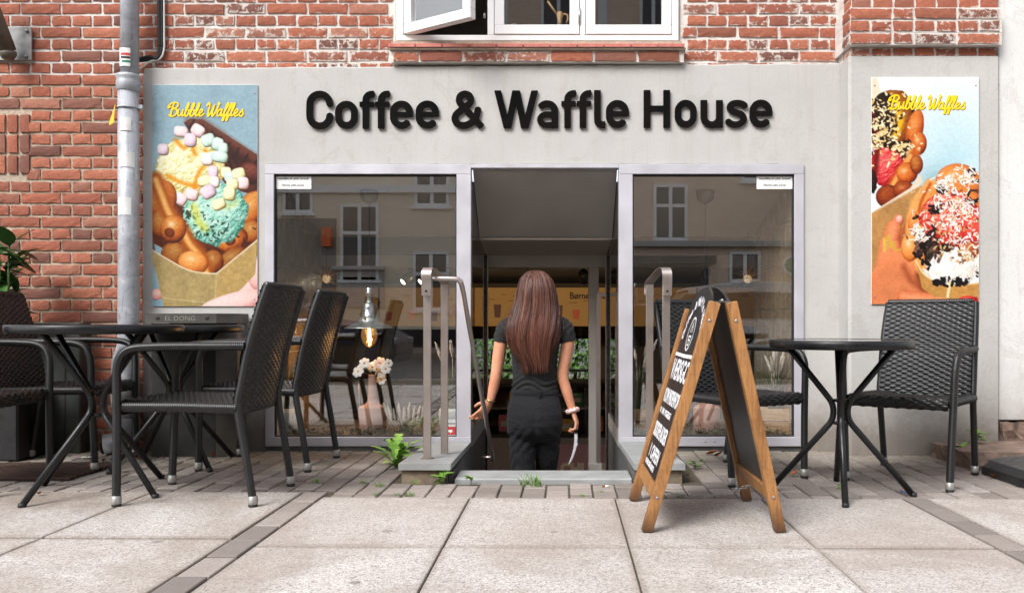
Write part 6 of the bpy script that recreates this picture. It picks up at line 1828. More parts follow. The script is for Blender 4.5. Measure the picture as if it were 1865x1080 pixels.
# rattan lamps at the tiled cheeks
M_STRAW = simple('straw', lin(214, 170, 100), 0.7)
M_CORE = glow('warm_lamp_core', (1.0, 0.7, 0.35), 0.3)
for lb, x in (('straw ball lamp glowing beside the left tiled wall', BXL + 0.10), ('straw ball lamp glowing beside the right tiled wall', BXR - 0.10)):
    rl = thing('straw_lamp', lb, 'lamp', (x, 0.80, gz(508, 0.8)))
    b = MB(); r_ = random.Random(5)
    for k in range(60):
        a, e = r_.uniform(0, 2 * PI), r_.uniform(-0.5, 1.3)
        d = Vector((math.cos(a) * math.cos(e), math.sin(a) * math.cos(e), math.sin(e)))
        q = Vector((r_.uniform(-1, 1), r_.uniform(-1, 1), r_.uniform(-1, 1))) * 0.03
        b.tube([d * 0.03, d * 0.07 + q * 0.4, d * 0.10 + q], [0.0022, 0.0018, 0.001], 4)
    b.build('straw_bundle', M_STRAW, rl)
    MB().lathe([(0, -0.03), (0.022, -0.02), (0.03, 0), (0.022, 0.02), (0, 0.03)], 14).build('bulb', M_CORE, rl)
    MB().tube([(0, 0, 0.03), (0, 0, 1.36 - rl.location.z)], 0.002, 6).build('cord', M_BLACK, rl)
# bar table and stools
M_DKWOOD = simple('dark_stained_wood', lin(58, 44, 36), 0.5, 0, 0.2, 10)
bt_ = thing('bar_table', 'dark high bar table standing inside behind the flower vase', 'table', (-1.75, 2.1, FZ))
MB().box(-0.45, 0.45, -0.3, 0.3, 1.02, 1.06, 0, 0.006).build('table_top', M_DKWOOD, bt_)
for (x, y) in ((-0.38, -0.24), (0.38, -0.24), (-0.38, 0.24), (0.38, 0.24)):
    MB().box(x - 0.025, x + 0.025, y - 0.025, y + 0.025, 0, 1.02, 0, 0.003).build('leg', M_DKWOOD, bt_)
for k, (lb, x) in enumerate((('dark bar stool directly behind the pale flower vase', -1.55), ('dark bar stool between the two wicker chair backs and the vase', -2.0))):
    st = thing('bar_stool', lb, 'stool', (x, 1.55, FZ), 0.3 * k, 'dark bar stools')
    MB().lathe([(0, 0.74), (0.17, 0.74), (0.18, 0.76), (0.17, 0.785), (0, 0.79)], 24).build('seat', M_DKWOOD, st)
    for j in range(4):
        a = PI / 4 + j * PI / 2
        MB().tube([(0.10 * math.cos(a), 0.10 * math.sin(a), 0.74), (0.21 * math.cos(a), 0.21 * math.sin(a), 0)], 0.018, 8).build('leg', M_DKWOOD, st)
    MB().tube([(0.17 * math.cos(2 * PI * j / 20), 0.17 * math.sin(2 * PI * j / 20), 0.28) for j in range(21)], 0.009, 6, cap=False).build('foot_ring', M_DKWOOD, st)
# white half column plate behind lamp (menu card in the window)
# ------------------------------------------------------------------ window displays
LZ = gz(795) - 0.002
M_VASE = simple('clay_pink', lin(196, 150, 130), 0.75, 0, 0.05, 25, 0.15, 200)
def vase(label, px, Y):
    v = thing('bottle_vase', label, 'vase', (gx(px, Y), Y, LZ), 0, 'clay pink bottle vases')
    MB().lathe([(0.0, 0.0), (0.079, 0.0), (0.082, 0.004), (0.082, 0.150), (0.079, 0.157), (0.060, 0.164), (0.040, 0.176), (0.0285, 0.195), (0.0245, 0.215), (0.0235, 0.345), (0.0255, 0.352), (0.022, 0.352), (0.020, 0.34), (0.019, 0.20), (0, 0.19)], 40).build('body', M_VASE, v)
    o = MB().tube([(-0.076, -0.012, 0.155), (-0.081, -0.012, 0.30)], 0.003, 6).build('stick', M_VASE, v)
    return v
v1 = vase('clay pink bottle vase holding white flowers under the glowing lamp', 678, 0.22)
v2 = vase('clay pink bottle vase behind the chalkboard, without flowers', 1287, 0.22)
M_PETAL = simple('white_petal', lin(240, 238, 232), 0.6, 0, 0.05); M_PETALP = simple('blush_petal', lin(232, 208, 196), 0.6, 0, 0.05); M_DISC = simple('flower_yellow', lin(214, 168, 40), 0.7); M_STEM = simple('stem_green', lin(70, 96, 44), 0.6)
fl = thing('flower_bunch', 'bunch of white open flowers with yellow centres in the pink vase', 'flowers', (v1.location.x, v1.location.y, LZ + 0.34))
r_ = random.Random(4)
for (dx, dz, rr, c) in ((-0.086, 0.035, 0.050, 0), (-0.045, 0.085, 0.045, 0), (0.0, 0.06, 0.045, 0), (0.05, 0.085, 0.05, 1), (0.055, 0.03, 0.05, 0), (0.095, 0.05, 0.042, 0), (0.055, -0.02, 0.040, 0), (0.11, 0.085, 0.035, 0)):
    y = r_.uniform(-0.05, 0.02); rr *= 0.80; dx *= 0.92
    MB().tube([(0, 0, -0.1), (dx * 0.3, y * 0.3, 0.02), (dx, y + 0.006, dz)], 0.002, 5).build('stem', M_STEM, fl)
    nrm = Vector((dx * 2.0 + r_.uniform(-.2, .2), -0.8, 0.35 + dz)).normalized()
    q = nrm.to_track_quat('Z', 'Y')
    np_ = 7
    b = MB()
    for k in range(np_):
        a = 2 * PI * k / np_ + r_.uniform(-.1, .1)
        ring = []
        for (u, w, h) in ((0.15, 0.10, 0.0), (0.5, 0.30, 0.06), (0.85, 0.30, 0.02), (1.0, 0.14, -0.06)):
            for sg in (-1, 1):
                p = Vector((math.cos(a) * u - math.sin(a) * w * sg, math.sin(a) * u + math.cos(a) * w * sg, h + 0.02 * (k % 2))) * rr
                ring.append(tuple(q @ p + Vector((dx, y, dz))))
        b.add(ring, [(2 * i, 2 * i + 1, 2 * i + 3, 2 * i + 2) for i in range(3)], 0, True)
    b.build('petals', M_PETALP if c else M_PETAL, fl)
    o = MB().lathe([(0, 0.007), (0.006, 0.006), (0.009, 0.001), (0, 0)], 10).build('flower_centre', M_DISC, fl, (dx, y, dz)); o.rotation_euler = q.to_euler(); o.scale = (0.8, 0.8, 0.8)
# ornamental grass in pots
M_BLADE = simple('grass_blade', lin(86, 104, 58), 0.6, 0, 0.3, 6); M_PLUME = simple('seed_plume', lin(226, 216, 196), 0.9, 0, 0.1, 40, 0.6, 200)
M_POTW = simple('pale_pot', lin(206, 216, 212), 0.45, 0, 0.04, 10); M_CRATE = wood_mat('crate_wood', lin(196, 150, 96), lin(224, 182, 130), (4, 60, 60))
def blades(b, n, h, spread, seed, z0=0.0, w=0.005):
    r_ = random.Random(seed)
    for k in range(n):
        a = r_.uniform(0, 2 * PI); l = h * r_.uniform(0.6, 1.1); s_ = spread * r_.uniform(0.2, 1.0); bx, by = r_.uniform(-.03, .03), r_.uniform(-.03, .03)
        bend = r_.uniform(0.5, 1.3)
        pts = [(bx + math.cos(a) * s_ * (t_ ** 1.6), by + math.sin(a) * s_ * (t_ ** 1.6), z0 + l * (t_ - 0.28 * bend * t_ ** 3)) for t_ in (0, .25, .5, .75, 1.0)]
        px_, py_ = -math.sin(a), math.cos(a)
        V, ww = [], [w, w, w * 0.8, w * 0.5, 0.0006]
        for p, q in zip(pts, ww): V += [(p[0] - px_ * q, p[1] - py_ * q, p[2]), (p[0] + px_ * q, p[1] + py_ * q, p[2])]
        b.add(V, [(2 * i, 2 * i + 1, 2 * i + 3, 2 * i + 2) for i in range(4)], 0, True)
def plume(b, p0, d, L, r0, seed):
    r_ = random.Random(seed); p0 = Vector(p0); d = Vector(d).normalized()
    pts, rad = [], []
    for k in range(12):
        u = k / 11
        pts.append(p0 + d * (L * u) + Vector((r_.uniform(-1, 1), r_.uniform(-1, 1), 0)) * 0.0015 + Vector((d.x, d.y, 0)) * (u * u * L * 0.25))
        rad.append(max(0.001, r0 * (math.sin(PI * min(1, u * 0.9 + 0.08)) ** 0.6) * r_.uniform(0.85, 1.15)))
    b.tube(pts, rad, 7)
def grass_pot(label, x, Y, kind_, h, seed, npl=6):
    pl0 = thing('potted_grass', label, 'potted plant', (x, Y, LZ), 0, 'potted grasses in the shop windows')
    if kind_ == 'pot':
        MB().lathe([(0, 0), (0.070, 0.0), (0.080, 0.01), (0.092, 0.08), (0.094, 0.12), (0.086, 0.150), (0.078, 0.152), (0.078, 0.13), (0, 0.125)], 32).build('pot', M_POTW, pl0); zt = 0.13
    else:
        b = MB()
        for zz in (0.0, 0.078):
            b2 = MB()
            b2.box(-0.09, 0.09, -0.075, -0.060, zz, zz + 0.072, 0, 0.002); b2.box(-0.09, 0.09, 0.060, 0.075, zz, zz + 0.072, 0, 0.002); b2.box(-0.09, -0.078, -0.0595, 0.0595, zz, zz + 0.072, 0, 0.002); b2.box(0.078, 0.09, -0.0595, 0.0595, zz, zz + 0.072, 0, 0.002)
            b2.build('crate_board', M_CRATE, pl0)
        MB().box(-0.075, 0.075, -0.058, 0.058, 0.0, 0.13).build('soil', M_DARKGAP, pl0); zt = 0.13
    b = MB(); blades(b, 110, h, 0.20, seed, zt); b.build('grass_blades', M_BLADE, pl0)
    b = MB(); r_ = random.Random(seed + 9)
    for k in range(npl):
        a = r_.uniform(0, 2 * PI); s_ = r_.uniform(0.02, 0.09); z = zt + h * r_.uniform(0.62, 0.95)
        p0 = (math.cos(a) * s_, math.sin(a) * s_, z)
        b.tube([(0, 0, zt), (math.cos(a) * s_ * 0.5, math.sin(a) * s_ * 0.5, (zt + z) / 2), p0], 0.0015, 4)
        plume(b, p0, (math.cos(a) * 0.3, math.sin(a) * 0.3, 1), r_.uniform(0.09, 0.13), 0.010, seed + k)
    b.build('seed_plumes', M_PLUME, pl0)
grass_pot('plumed grass in a pale round pot behind the wicker chair backs', gx(522, 0.2), 0.20, 'pot', 0.36, 3)
grass_pot('plumed grass in a pale pot behind the brushed steel handrail', gx(826, 0.2), 0.22, 'pot', 0.36, 13)
grass_pot('plumed grass in a wooden crate planter beside the entrance mullion', gx(1163, 0.2), 0.2, 'crate', 0.36, 23)
grass_pot('plumed grass in a wooden crate planter by the right tiled wall', gx(1411, 0.2), 0.2, 'crate', 0.34, 33)
dg = thing('dried_grass', 'tuft of dried cream plumes low in the window beside the pink vase', 'plant', (gx(738, 0.15), 0.15, LZ))
b = MB(); r_ = random.Random(77)
for k in range(9):
    x = -0.11 + k * 0.026; z = r_.uniform(0.06, 0.12)
    b.tube([(0.0, 0, 0), (x * 0.7, 0, z * 0.6), (x, 0, z)], 0.0012, 4); plume(b, (x, 0, z), (x * 2.2, 0, 1), r_.uniform(0.07, 0.11), 0.0085, k)
b.build('plumes', M_PLUME, dg)
b = MB(); blades(b, 30, 0.12, 0.15, 5); b.build('grass_blades', M_BLADE, dg)
# leafy garland along the ledge
M_GARL = simple('garland_leaf', lin(70, 86, 54), 0.7, 0, 0.35, 12)
b = MB(); r_ = random.Random(8)
for (a, c) in ((BXL + 0.05, DX0 - 0.08), (DX1 + 0.08, BXR - 0.05)):
    for k in range(520):
        p = Vector((r_.uniform(a, c), r_.uniform(0.07, 0.13), LZ + abs(r_.gauss(0.0, 0.014)) + 0.002))
        if r_.random() < 0.12: p.z += r_.uniform(0, 0.10) * (1 if p.x < -1.2 else 0.2)
        d = Vector((r_.uniform(-1, 1), r_.uniform(-1, 1), r_.uniform(-0.3, 1))).normalized(); sd = d.cross(Vector((r_.uniform(-1, 1), r_.uniform(-1, 1), r_.uniform(-1, 1)))).normalized()
        L_, w = r_.uniform(0.015, 0.035), r_.uniform(0.003, 0.007)
        b.add([p, p + d * L_ * 0.5 + sd * w, p + d * L_, p + d * L_ * 0.5 - sd * w], [(0, 1, 2, 3)])
kind(tag(b.build('leaf_garland', M_GARL), 'low leafy greenery scattered along both window ledges', 'greenery'), 'stuff')
# notices stuck on the panes
M_NOTICE = simple('notice_white', lin(236, 236, 234), 0.6, 0, 0.02)
for lb, px in (('white no-bicycles notice in the top corner of the lamp-lit window', 534), ('white no-bicycles notice in the top corner of the other window', 1411)):
    n_ = thing('window_notice', lb, 'notice', (gx(px, 0.01), 0.0095, gz(331, 0.01)))
    w, h = 66 * 5.01 / FPX, 27 * 5.01 / FPX
    MB().box(-w / 2, w / 2, 0.0, 0.001, -h / 2, h / 2).build('sheet', M_NOTICE, n_)
    for s_, z, sz in (('Henstilling af cykler forbudt', 0.012, 0.0165), ('Fjernes uden ansvar', -0.026, 0.0165)):
        me = text_mesh(s_, sz, M_INK, 'CENTER', 0.0002, 0.0003)
        o = obj('lettering', me, n_, (0, -0.0006, z)); o.rotation_euler = (PI / 2, 0, 0)
al = thing('alarm_sticker', 'small white and red alarm sticker low on the window pane', 'sticker', (gx(821, 0.01), 0.0095, gz(781, 0.01)))
w = 21 * 5.01 / FPX; h = 35 * 5.01 / FPX
MB().box(-w / 2, w / 2, 0, 0.001, -h / 2, h / 2).build('sheet', simple('sticker_grey', lin(206, 206, 206), 0.5), al)
MB().box(-w / 2 + 0.002, w / 2 - 0.002, -0.001, -0.0002, -h * 0.30, h * 0.12).build('red_field', M_STKRED, al)
me = text_mesh('verisure', 0.015, M_INK, 'CENTER', 0.0002, 0.0002); o = obj('lettering', me, al, (0, -0.0008, h * 0.25)); o.rotation_euler = (PI / 2, 0, 0)
MB().box(-0.014, 0.010, -0.0018, -0.0011, -0.018, -0.005).box(-0.004, 0.0, -0.0018, -0.0011, -0.026, -0.018).build('camera_pictogram', M_NOTICE, al)
# wooden artist's figure in the upper window
mn = thing('wooden_figure', 'small jointed wooden artist figure raising one arm in the upper window', 'figure', (gx(1020, 0.16), 0.16, fz0 + 0.0))
M_PINE = simple('pale_pine', lin(206, 166, 112), 0.5)
zb = gz(33, 0.16) - fz0
MB().lathe([(0, zb - 0.05), (0.017, zb - 0.05), (0.013, zb - 0.02), (0.019, zb), (0.021, zb + 0.02), (0.014, zb + 0.034), (0, zb + 0.036)], 16).build('torso', M_PINE, mn)
MB().tube([(-0.02, 0, zb + 0.02), (-0.075, 0, zb + 0.10)], [0.008, 0.006], 10).build('raised_arm', M_PINE, mn)
MB().tube([(0.02, 0, zb + 0.022), (0.045, 0, zb + 0.018), (0.048, 0, zb - 0.015), (0.038, 0, zb - 0.035)], 0.0065, 10).build('bent_arm', M_PINE, mn)
MB().tube([(-0.01, 0, zb - 0.05), (-0.012, 0, 0.012)], 0.008, 8).build('leg', M_PINE, mn); MB().tube([(0.01, 0, zb - 0.05), (0.012, 0, 0.012)], 0.008, 8).build('leg', M_PINE, mn)
MB().lathe([(0, 0), (0.04, 0), (0.04, 0.012), (0, 0.012)], 20).build('foot_plate', M_PINE, mn)
wr_ = thing('wire_loop', 'bent pale wire loop on the upper window sill', 'wire', (gx(930, 0.16), 0.16, fz0))
MB().tube([(0.05 * math.cos(a / 10 * PI) + 0.02, 0, 0.12 * math.sin(a / 10 * PI) + 0.03) for a in range(0, 11)], 0.003, 8).build('loop', M_PAPER, wr_)
MB().lathe([(0, 0), (0.03, 0), (0.03, 0.035), (0, 0.035)], 16).build('base', M_PAPER, wr_)
# ------------------------------------------------------------------ the woman on the steps
WY = -0.10
def remesh(mb, name, voxel, mat, smooth=4):
    me = mb.mesh('tmp')
    to = bpy.data.objects.new('tmp', me); COL.objects.link(to)
    md = to.modifiers.new('r', 'REMESH'); md.mode = 'VOXEL'; md.voxel_size = voxel
    sm = to.modifiers.new('s', 'SMOOTH'); sm.iterations = smooth; sm.factor = 0.5
    dg_ = bpy.context.evaluated_depsgraph_get()
    out_ = bpy.data.meshes.new_from_object(to.evaluated_get(dg_))
    bpy.data.objects.remove(to); bpy.data.meshes.remove(me)
    out_.name = name; out_.materials.clear(); out_.materials.append(mat)
    out_.polygons.foreach_set('use_smooth', [True] * len(out_.polygons))
    return out_
PXM = (WY + CAM_D) / FPX
def ring(px, py, a, b, dy=0.0, n=28, fold=0.0, seed=0, tilt=0.0):
    c = at(px, py, WY)
    out = []
    for k in range(n):
        t_ = 2 * PI * k / n
        f = 1 + fold * math.sin(t_ * 5 + seed) * 0.5 + fold * math.sin(t_ * 9 + seed * 2.1) * 0.5
        out.append((c.x + math.cos(t_) * a * PXM * f, WY + dy + math.sin(t_) * b * f, c.z + tilt * math.cos(t_)))
    return out
def arm_path(pts):
    return [tuple(at(px, py, Y)) for px, py, Y in pts]
def hand(b, wrist, palm_dir, across, normal, curl, thumb_side, spread=0.0, scale=1.0, curls=None):
    """palm as a flattened loft, five separate bent fingers; across points towards the index finger"""
    w, d, a, n_ = [Vector(q) for q in (wrist, palm_dir, across, normal)]
    d.normalize(); a = (a - d * a.dot(d)).normalized(); n_ = d.cross(a).normalized() * (1 if d.cross(a).dot(Vector(normal)) > 0 else -1)
    s_ = scale
    rings = []
    for (t_, wd, th) in ((-0.02, 0.022, 0.017), (0.0, 0.023, 0.016), (0.03, 0.032, 0.015), (0.06, 0.038, 0.0135), (0.082, 0.037, 0.011), (0.09, 0.030, 0.008)):
        c = w + d * t_ * s_
        rings.append([tuple(c + a * (math.cos(2 * PI * k / 14) * wd * s_) + n_ * (math.sin(2 * PI * k / 14) * th * s_)) for k in range(14)])
    b.loft(rings)
    lens = [(0.044, 0.026, 0.020), (0.048, 0.030, 0.021), (0.045, 0.028, 0.020), (0.036, 0.020, 0.018)]
    offs = [0.027, 0.009, -0.010, -0.028]
    for i in range(4):
        c = (curls[i] if curls else curl)
        p = w + d * 0.078 * s_ + a * offs[i] * s_
        ang = 0.15 + c * 0.35
        pts, rad = [p], [0.0095 * s_]
        dirn = d + a * (offs[i] * spread * 10)
        for j, L in enumerate(lens[i]):
            v = (dirn * math.cos(ang) + n_ * math.sin(ang)).normalized()
            for q in (0.5, 1.0):
                pts.append(p + v * L * s_ * q); rad.append((0.0092 - 0.0009 * j - 0.0005 * q) * s_)
            p = p + v * L * s_
            ang += c * (1.0 if j == 0 else 0.75)
        b.tube([tuple(q) for q in pts], rad, 9)
    # thumb leaves the side of the palm
    p = w + d * 0.018 * s_ + a * 0.024 * s_ * thumb_side
    v1 = (d * 0.75 + a * 0.65 * thumb_side + n_ * 0.35).normalized(); v2 = (d * 0.95 + a * 0.15 * thumb_side + n_ * (0.3 + 0.3 * curl)).normalized()
    b.tube([tuple(p), tuple(p + v1 * 0.025 * s_), tuple(p + v1 * 0.045 * s_), tuple(p + v1 * 0.045 * s_ + v2 * 0.018 * s_), tuple(p + v1 * 0.045 * s_ + v2 * 0.036 * s_)], [0.0125 * s_, 0.012 * s_, 0.0105 * s_, 0.0095 * s_, 0.0075 * s_], 9)
def skin_mat():
    t = NT('skin')
    v = t.coord('Object'); n = t.noise(v, 12, 5); f = t.noise(v, 260, 2)
    t.set(t.ramp(n, [(0.3, lin(202, 136, 104)), (0.7, lin(222, 160, 128))]), 0.48)
    t.b.inputs['Subsurface Weight'].default_value = 0.12
    t.b.inputs['Subsurface Radius'].default_value = (0.02, 0.008, 0.004)
    t.bump(f, 0.06, 0.001)
    return t.m
def cloth_mat(name, c, fine):
    t = NT(name)
    v = t.coord('Object'); n = t.noise(v, 6, 5, 0.6); f = t.noise(v, fine, 2); w = t.noise(t.coord('Object', (3, 3, 9)), 2.2, 4, 0.6, 0.8)
    t.set(t.ramp(n, [(0.3, tuple(q * 0.8 for q in c)), (0.7, tuple(q * 1.25 for q in c))]), 0.88)
    t.b.inputs['Sheen Weight'].default_value = 0.04
    t.bump(t.math('ADD', t.math('MULTIPLY', f, 0.12), w), 0.55, 0.02)
    return t.m
M_SKIN = skin_mat()
M_TEE = cloth_mat('black_jersey', (0.011, 0.011, 0.012), 500)
M_TROU = cloth_mat('black_twill', (0.0045, 0.0045, 0.007), 700)
SB = MB()
# head, neck, torso core, arms, legs
hc = at(976, 532, WY)
rings = []
for (dz, a, b_, dy) in ((-0.115, 0.028, 0.03, 0.060), (-0.10, 0.045, 0.055, 0.040), (-0.06, 0.060, 0.078, 0.018), (-0.02, 0.070, 0.090, 0.004), (0.02, 0.075, 0.097, 0.0), (0.06, 0.070, 0.090, -0.004), (0.09, 0.052, 0.066, -0.006), (0.108, 0.022, 0.03, -0.006)):
    rings.append([(hc.x + math.cos(2 * PI * k / 20) * a, WY + dy + math.sin(2 * PI * k / 20) * b_, hc.z + dz) for k in range(20)])
SB.loft(rings)
SB.tube([(hc.x, WY + 0.110, hc.z + 0.005), (hc.x, WY + 0.118, hc.z - 0.03)], [0.009, 0.014], 8)           # nose
for s_ in (-1, 1): SB.tube([(hc.x + s_ * 0.074, WY + 0.005, hc.z - 0.03), (hc.x + s_ * 0.079, WY - 0.003, hc.z + 0.02)], [0.010, 0.013], 8)   # ears
SB.tube([(hc.x - 0.02, WY + 0.092, hc.z - 0.058), (hc.x + 0.02, WY + 0.092, hc.z - 0.058)], 0.008, 8)       # mouth
nk = at(976, 588, WY)
SB.tube([(hc.x, WY + 0.01, hc.z - 0.07), (nk.x, WY - 0.005, nk.z + 0.02), (nk.x, WY - 0.01, nk.z - 0.05)], [0.052, 0.050, 0.060], 16)
SB.loft([ring(976, 580, 30, 0.06), ring(975, 600, 46, 0.075), ring(974, 650, 38, 0.08), ring(974, 715, 36, 0.08), ring(974, 752, 42, 0.095), ring(974, 776, 40, 0.09)])
armL = arm_path([(926, 594, WY), (915, 612, WY - 0.004), (909, 645, WY - 0.010), (904, 680, WY - 0.016), (899, 705, WY - 0.018), (893, 731, WY - 0.025)])
SB.tube([tuple(q) for q in cat_rom(armL, 3)], list(np.interp(np.linspace(0, 5, 16), [0, 1, 2, 3, 4, 5], [0.042, 0.040, 0.0375, 0.0325, 0.0305, 0.0215])), 16)
armR = arm_path([(1024, 594, WY), (1035, 612, WY - 0.004), (1031, 645, WY - 0.012), (1025, 684, WY - 0.020), (1033, 715, WY - 0.024), (1043, 748, WY - 0.028)])
SB.tube([tuple(q) for q in cat_rom(armR, 3)], list(np.interp(np.linspace(0, 5, 16), [0, 1, 2, 3, 4, 5], [0.042, 0.040, 0.037, 0.0325, 0.0300, 0.0210])), 16)
# legs: left foot on the third tread, right foot reaching the landing
Zf1, Zf2 = -0.534, -0.712
hipL, hipR = at(953, 790, WY), at(997, 790, WY)
legL = [(hipL.x, WY - 0.005, hipL.z), (hipL.x + 0.002, WY - 0.03, -0.10), (hipL.x + 0.004, WY - 0.06, -0.30), (hipL.x + 0.004, WY - 0.10, Zf1 + 0.08)]
legR = [(hipR.x, WY + 0.005, hipR.z), (hipR.x - 0.004, WY + 0.09, -0.12), (hipR.x - 0.008, WY + 0.16, -0.38), (hipR.x - 0.008, WY + 0.22, Zf2 + 0.08)]
for L_ in (legL, legR):
    SB.tube(L_, [0.062, 0.052, 0.046, 0.034], 14)
    f = Vector(L_[-1])
    SB.tube([tuple(f + Vector((0, -0.04, -0.05))), tuple(f + Vector((0, 0.03, -0.045))), tuple(f + Vector((0, 0.12, -0.058)))], [0.028, 0.034, 0.02], 10)
# hands
wl_ = Vector(armL[-1]); wr2 = Vector(armR[-1])
hand(SB, wl_, (-0.045, 0.0, -0.065), (-0.6, -0.45, 0.35), (-0.45, 0.75, -0.1), 0.30, 1, 0.6, 0.92, [0.22, 0.35, 0.5, 0.7])
hand(SB, wr2, (0.030, -0.01, -0.085), (0.15, 0.98, 0.0), (-1, 0.1, -0.2), 1.0, 1, 0.0, 0.92, [0.85, 1.0, 1.05, 1.05])
body = remesh(SB, 'person', 0.0042, M_SKIN, 3)
person = obj('person', body)
tag(person, 'woman with long brown hair in black T-shirt and trousers walking down into the cafe', 'person')
# T-shirt
TB = MB()
TB.loft([ring(974, 716, 42, 0.100, -0.008, fold=0.012, seed=1), ring(974, 706, 41.5, 0.098, -0.006, fold=0.02, seed=2), ring(974, 694, 41, 0.098, -0.004, fold=0.016, seed=3), ring(974, 680, 40.5, 0.097, -0.002, fold=0.02, seed=4), ring(974, 662, 41, 0.099, 0, fold=0.012, seed=5), ring(974, 640, 43, 0.103, 0, fold=0.008, seed=6),
         ring(974, 618, 47, 0.106, 0), ring(975, 602, 52, 0.103, 0), ring(976, 590, 51, 0.092, 0), ring(976, 582, 43, 0.078, 0), ring(976, 576, 30, 0.066, 0), ring(976, 571, 23, 0.060, 0)])
for A_ in ([(940, 592, WY), (925, 597, WY), (917, 608, WY - 0.004), (914, 624, WY - 0.008)], [(1010, 592, WY), (1025, 597, WY), (1031, 608, WY - 0.004), (1034, 623, WY - 0.008)]):
    P_ = [tuple(q) for q in cat_rom(arm_path(A_), 4)]
    TB.tube(P_, list(np.interp(np.linspace(0, 3, 13), [0, 1, 2, 3], [0.060, 0.058, 0.053, 0.047])), 18)
def folds(me, fn):
    n = len(me.vertices); co = np.empty(n * 3); no = np.empty(n * 3)
    me.vertices.foreach_get('co', co); me.vertices.foreach_get('normal', no)
    co = co.reshape(-1, 3); no = no.reshape(-1, 3)
    co = co + no * fn(co[:, 0], co[:, 1], co[:, 2])[:, None]
    me.vertices.foreach_set('co', co.ravel()); me.update()
    return me
wz = gz(700, WY); tz_ = gz(600, WY); xm_ = gx(974, WY)
def tee_f(x, y, z):
    u = x - xm_
    g1 = np.exp(-((z - wz) / 0.045) ** 2)
    g2 = np.exp(-((z - tz_) / 0.06) ** 2) * np.clip(np.abs(u) / 0.15, 0, 1)
    return 0.0055 * g1 * np.sin((z + 0.25 * np.abs(u) + 0.02 * np.sin(u * 30)) * 190) + 0.0025 * g2 * np.sin((z * 0.9 - np.abs(u) * 1.1) * 130 + np.sin(z * 60))
tee = obj('t_shirt', folds(remesh(TB, 't_shirt', 0.0055, M_TEE, 4), tee_f), person)
# trousers
RB = MB()
RB.loft([ring(974, 709, 42.5, 0.101, -0.008), ring(974, 720, 43.5, 0.104, -0.010), ring(974, 735, 47, 0.118, -0.022, fold=0.006), ring(974, 752, 50, 0.130, -0.028), ring(974, 772, 51, 0.132, -0.028, fold=0.008, seed=2), ring(974, 786, 49, 0.124, -0.018, fold=0.01, seed=4), ring(974, 797, 44, 0.100, -0.006), ring(974, 803, 34, 0.07, 0)])
RB.tube([(hipL.x, WY - 0.015, hipL.z), (hipL.x - 0.002, WY - 0.03, -0.05), (hipL.x + 0.004, WY - 0.04, -0.15), (hipL.x + 0.006, WY - 0.06, -0.30), (hipL.x + 0.006, WY - 0.10, Zf1 + 0.05)], [0.082, 0.072, 0.066, 0.066, 0.070], 18)
RB.tube([(hipR.x, WY + 0.005, hipR.z), (hipR.x - 0.004, WY + 0.05, -0.04), (hipR.x - 0.008, WY + 0.11, -0.15), (hipR.x - 0.010, WY + 0.17, -0.38), (hipR.x - 0.010, WY + 0.22, Zf2 + 0.05)], [0.080, 0.068, 0.058, 0.058, 0.062], 18)
cz_ = gz(800, WY)
def trou_f(x, y, z):
    u = x - xm_
    g1 = np.exp(-((z - cz_) / 0.07) ** 2)
    g2 = np.clip((cz_ - z) / 0.1, 0, 1)
    return 0.004 * g1 * np.sin((z * 0.8 + np.abs(u) * 0.9) * 110 + np.sin(u * 40)) + 0.003 * g2 * np.sin((z + 0.6 * np.sin(u * 16)) * 70) - 0.006 * np.exp(-(u / 0.012) ** 2) * np.exp(-((z - cz_ - 0.06) / 0.09) ** 2)
trou = obj('trousers', folds(remesh(RB, 'trousers', 0.0060, M_TROU, 4), trou_f), person)
b = MB()
b.loft([ring(974, 717, 43.4, 0.1045, -0.010), ring(974, 715, 43.7, 0.1055, -0.010), ring(974, 708.5, 43.0, 0.1035, -0.009), ring(974, 707.5, 42.3, 0.1020, -0.009)], cap=False)
b.build('waistband', M_TROU, person)
c = at(983, 714, WY)
MB().box(c.x - 0.006, c.x + 0.006, WY - 0.123, WY - 0.116, c.z - 0.022, c.z + 0.020, 0, 0.001).build('belt_loop', M_TROU, person)
for L_ in (legL, legR):
    f = Vector(L_[-1])
    b = MB(); b.tube([tuple(f + Vector((0, -0.07, -0.045))), tuple(f + Vector((0, -0.03, -0.035))), tuple(f + Vector((0, 0.05, -0.04))), tuple(f + Vector((0, 0.14, -0.055)))], [0.024, 0.037, 0.040, 0.022], 14)
    b.build('shoe', M_BLACK, person)
# hair: a shell and many strands over it
def hair_mat(name, a, c):
    t = NT(name)
    v = t.coord('Object', (60, 60, 3)); n = t.noise(v, 1.5, 5, 0.7)
    t.set(t.ramp(n, [(0.3, a), (0.7, c)]), 0.42, 0, 0.5)
    t.b.inputs['Anisotropic'].default_value = 0.6
    return t.m
M_HAIR = [hair_mat('hair_dark', lin(52, 31, 25), lin(74, 44, 35)), hair_mat('hair_brown', lin(80, 46, 36), lin(100, 59, 46)), hair_mat('hair_copper', lin(110, 67, 51), lin(136, 86, 66))]
OUT = [(492.5, 970, 982), (495, 962, 990), (500, 956, 996), (508, 950, 1002), (520, 946, 1007), (535, 943, 1010), (552, 940, 1012), (570, 935, 1014), (590, 929, 1012), (610, 927, 1008), (628, 931, 1004), (642, 938, 1002), (654, 947, 1001), (668, 954, 999)]
DEP = [(492.5, 0.02, -0.005), (495, 0.045, -0.004), (500, 0.068, -0.003), (508, 0.088, -0.003), (520, 0.102, -0.005), (535, 0.108, -0.010), (552, 0.106, -0.02), (570, 0.080, -0.055), (590, 0.052, -0.095), (610, 0.042, -0.112), (630, 0.038, -0.112), (648, 0.034, -0.110), (660, 0.030, -0.110), (668, 0.024, -0.110)]
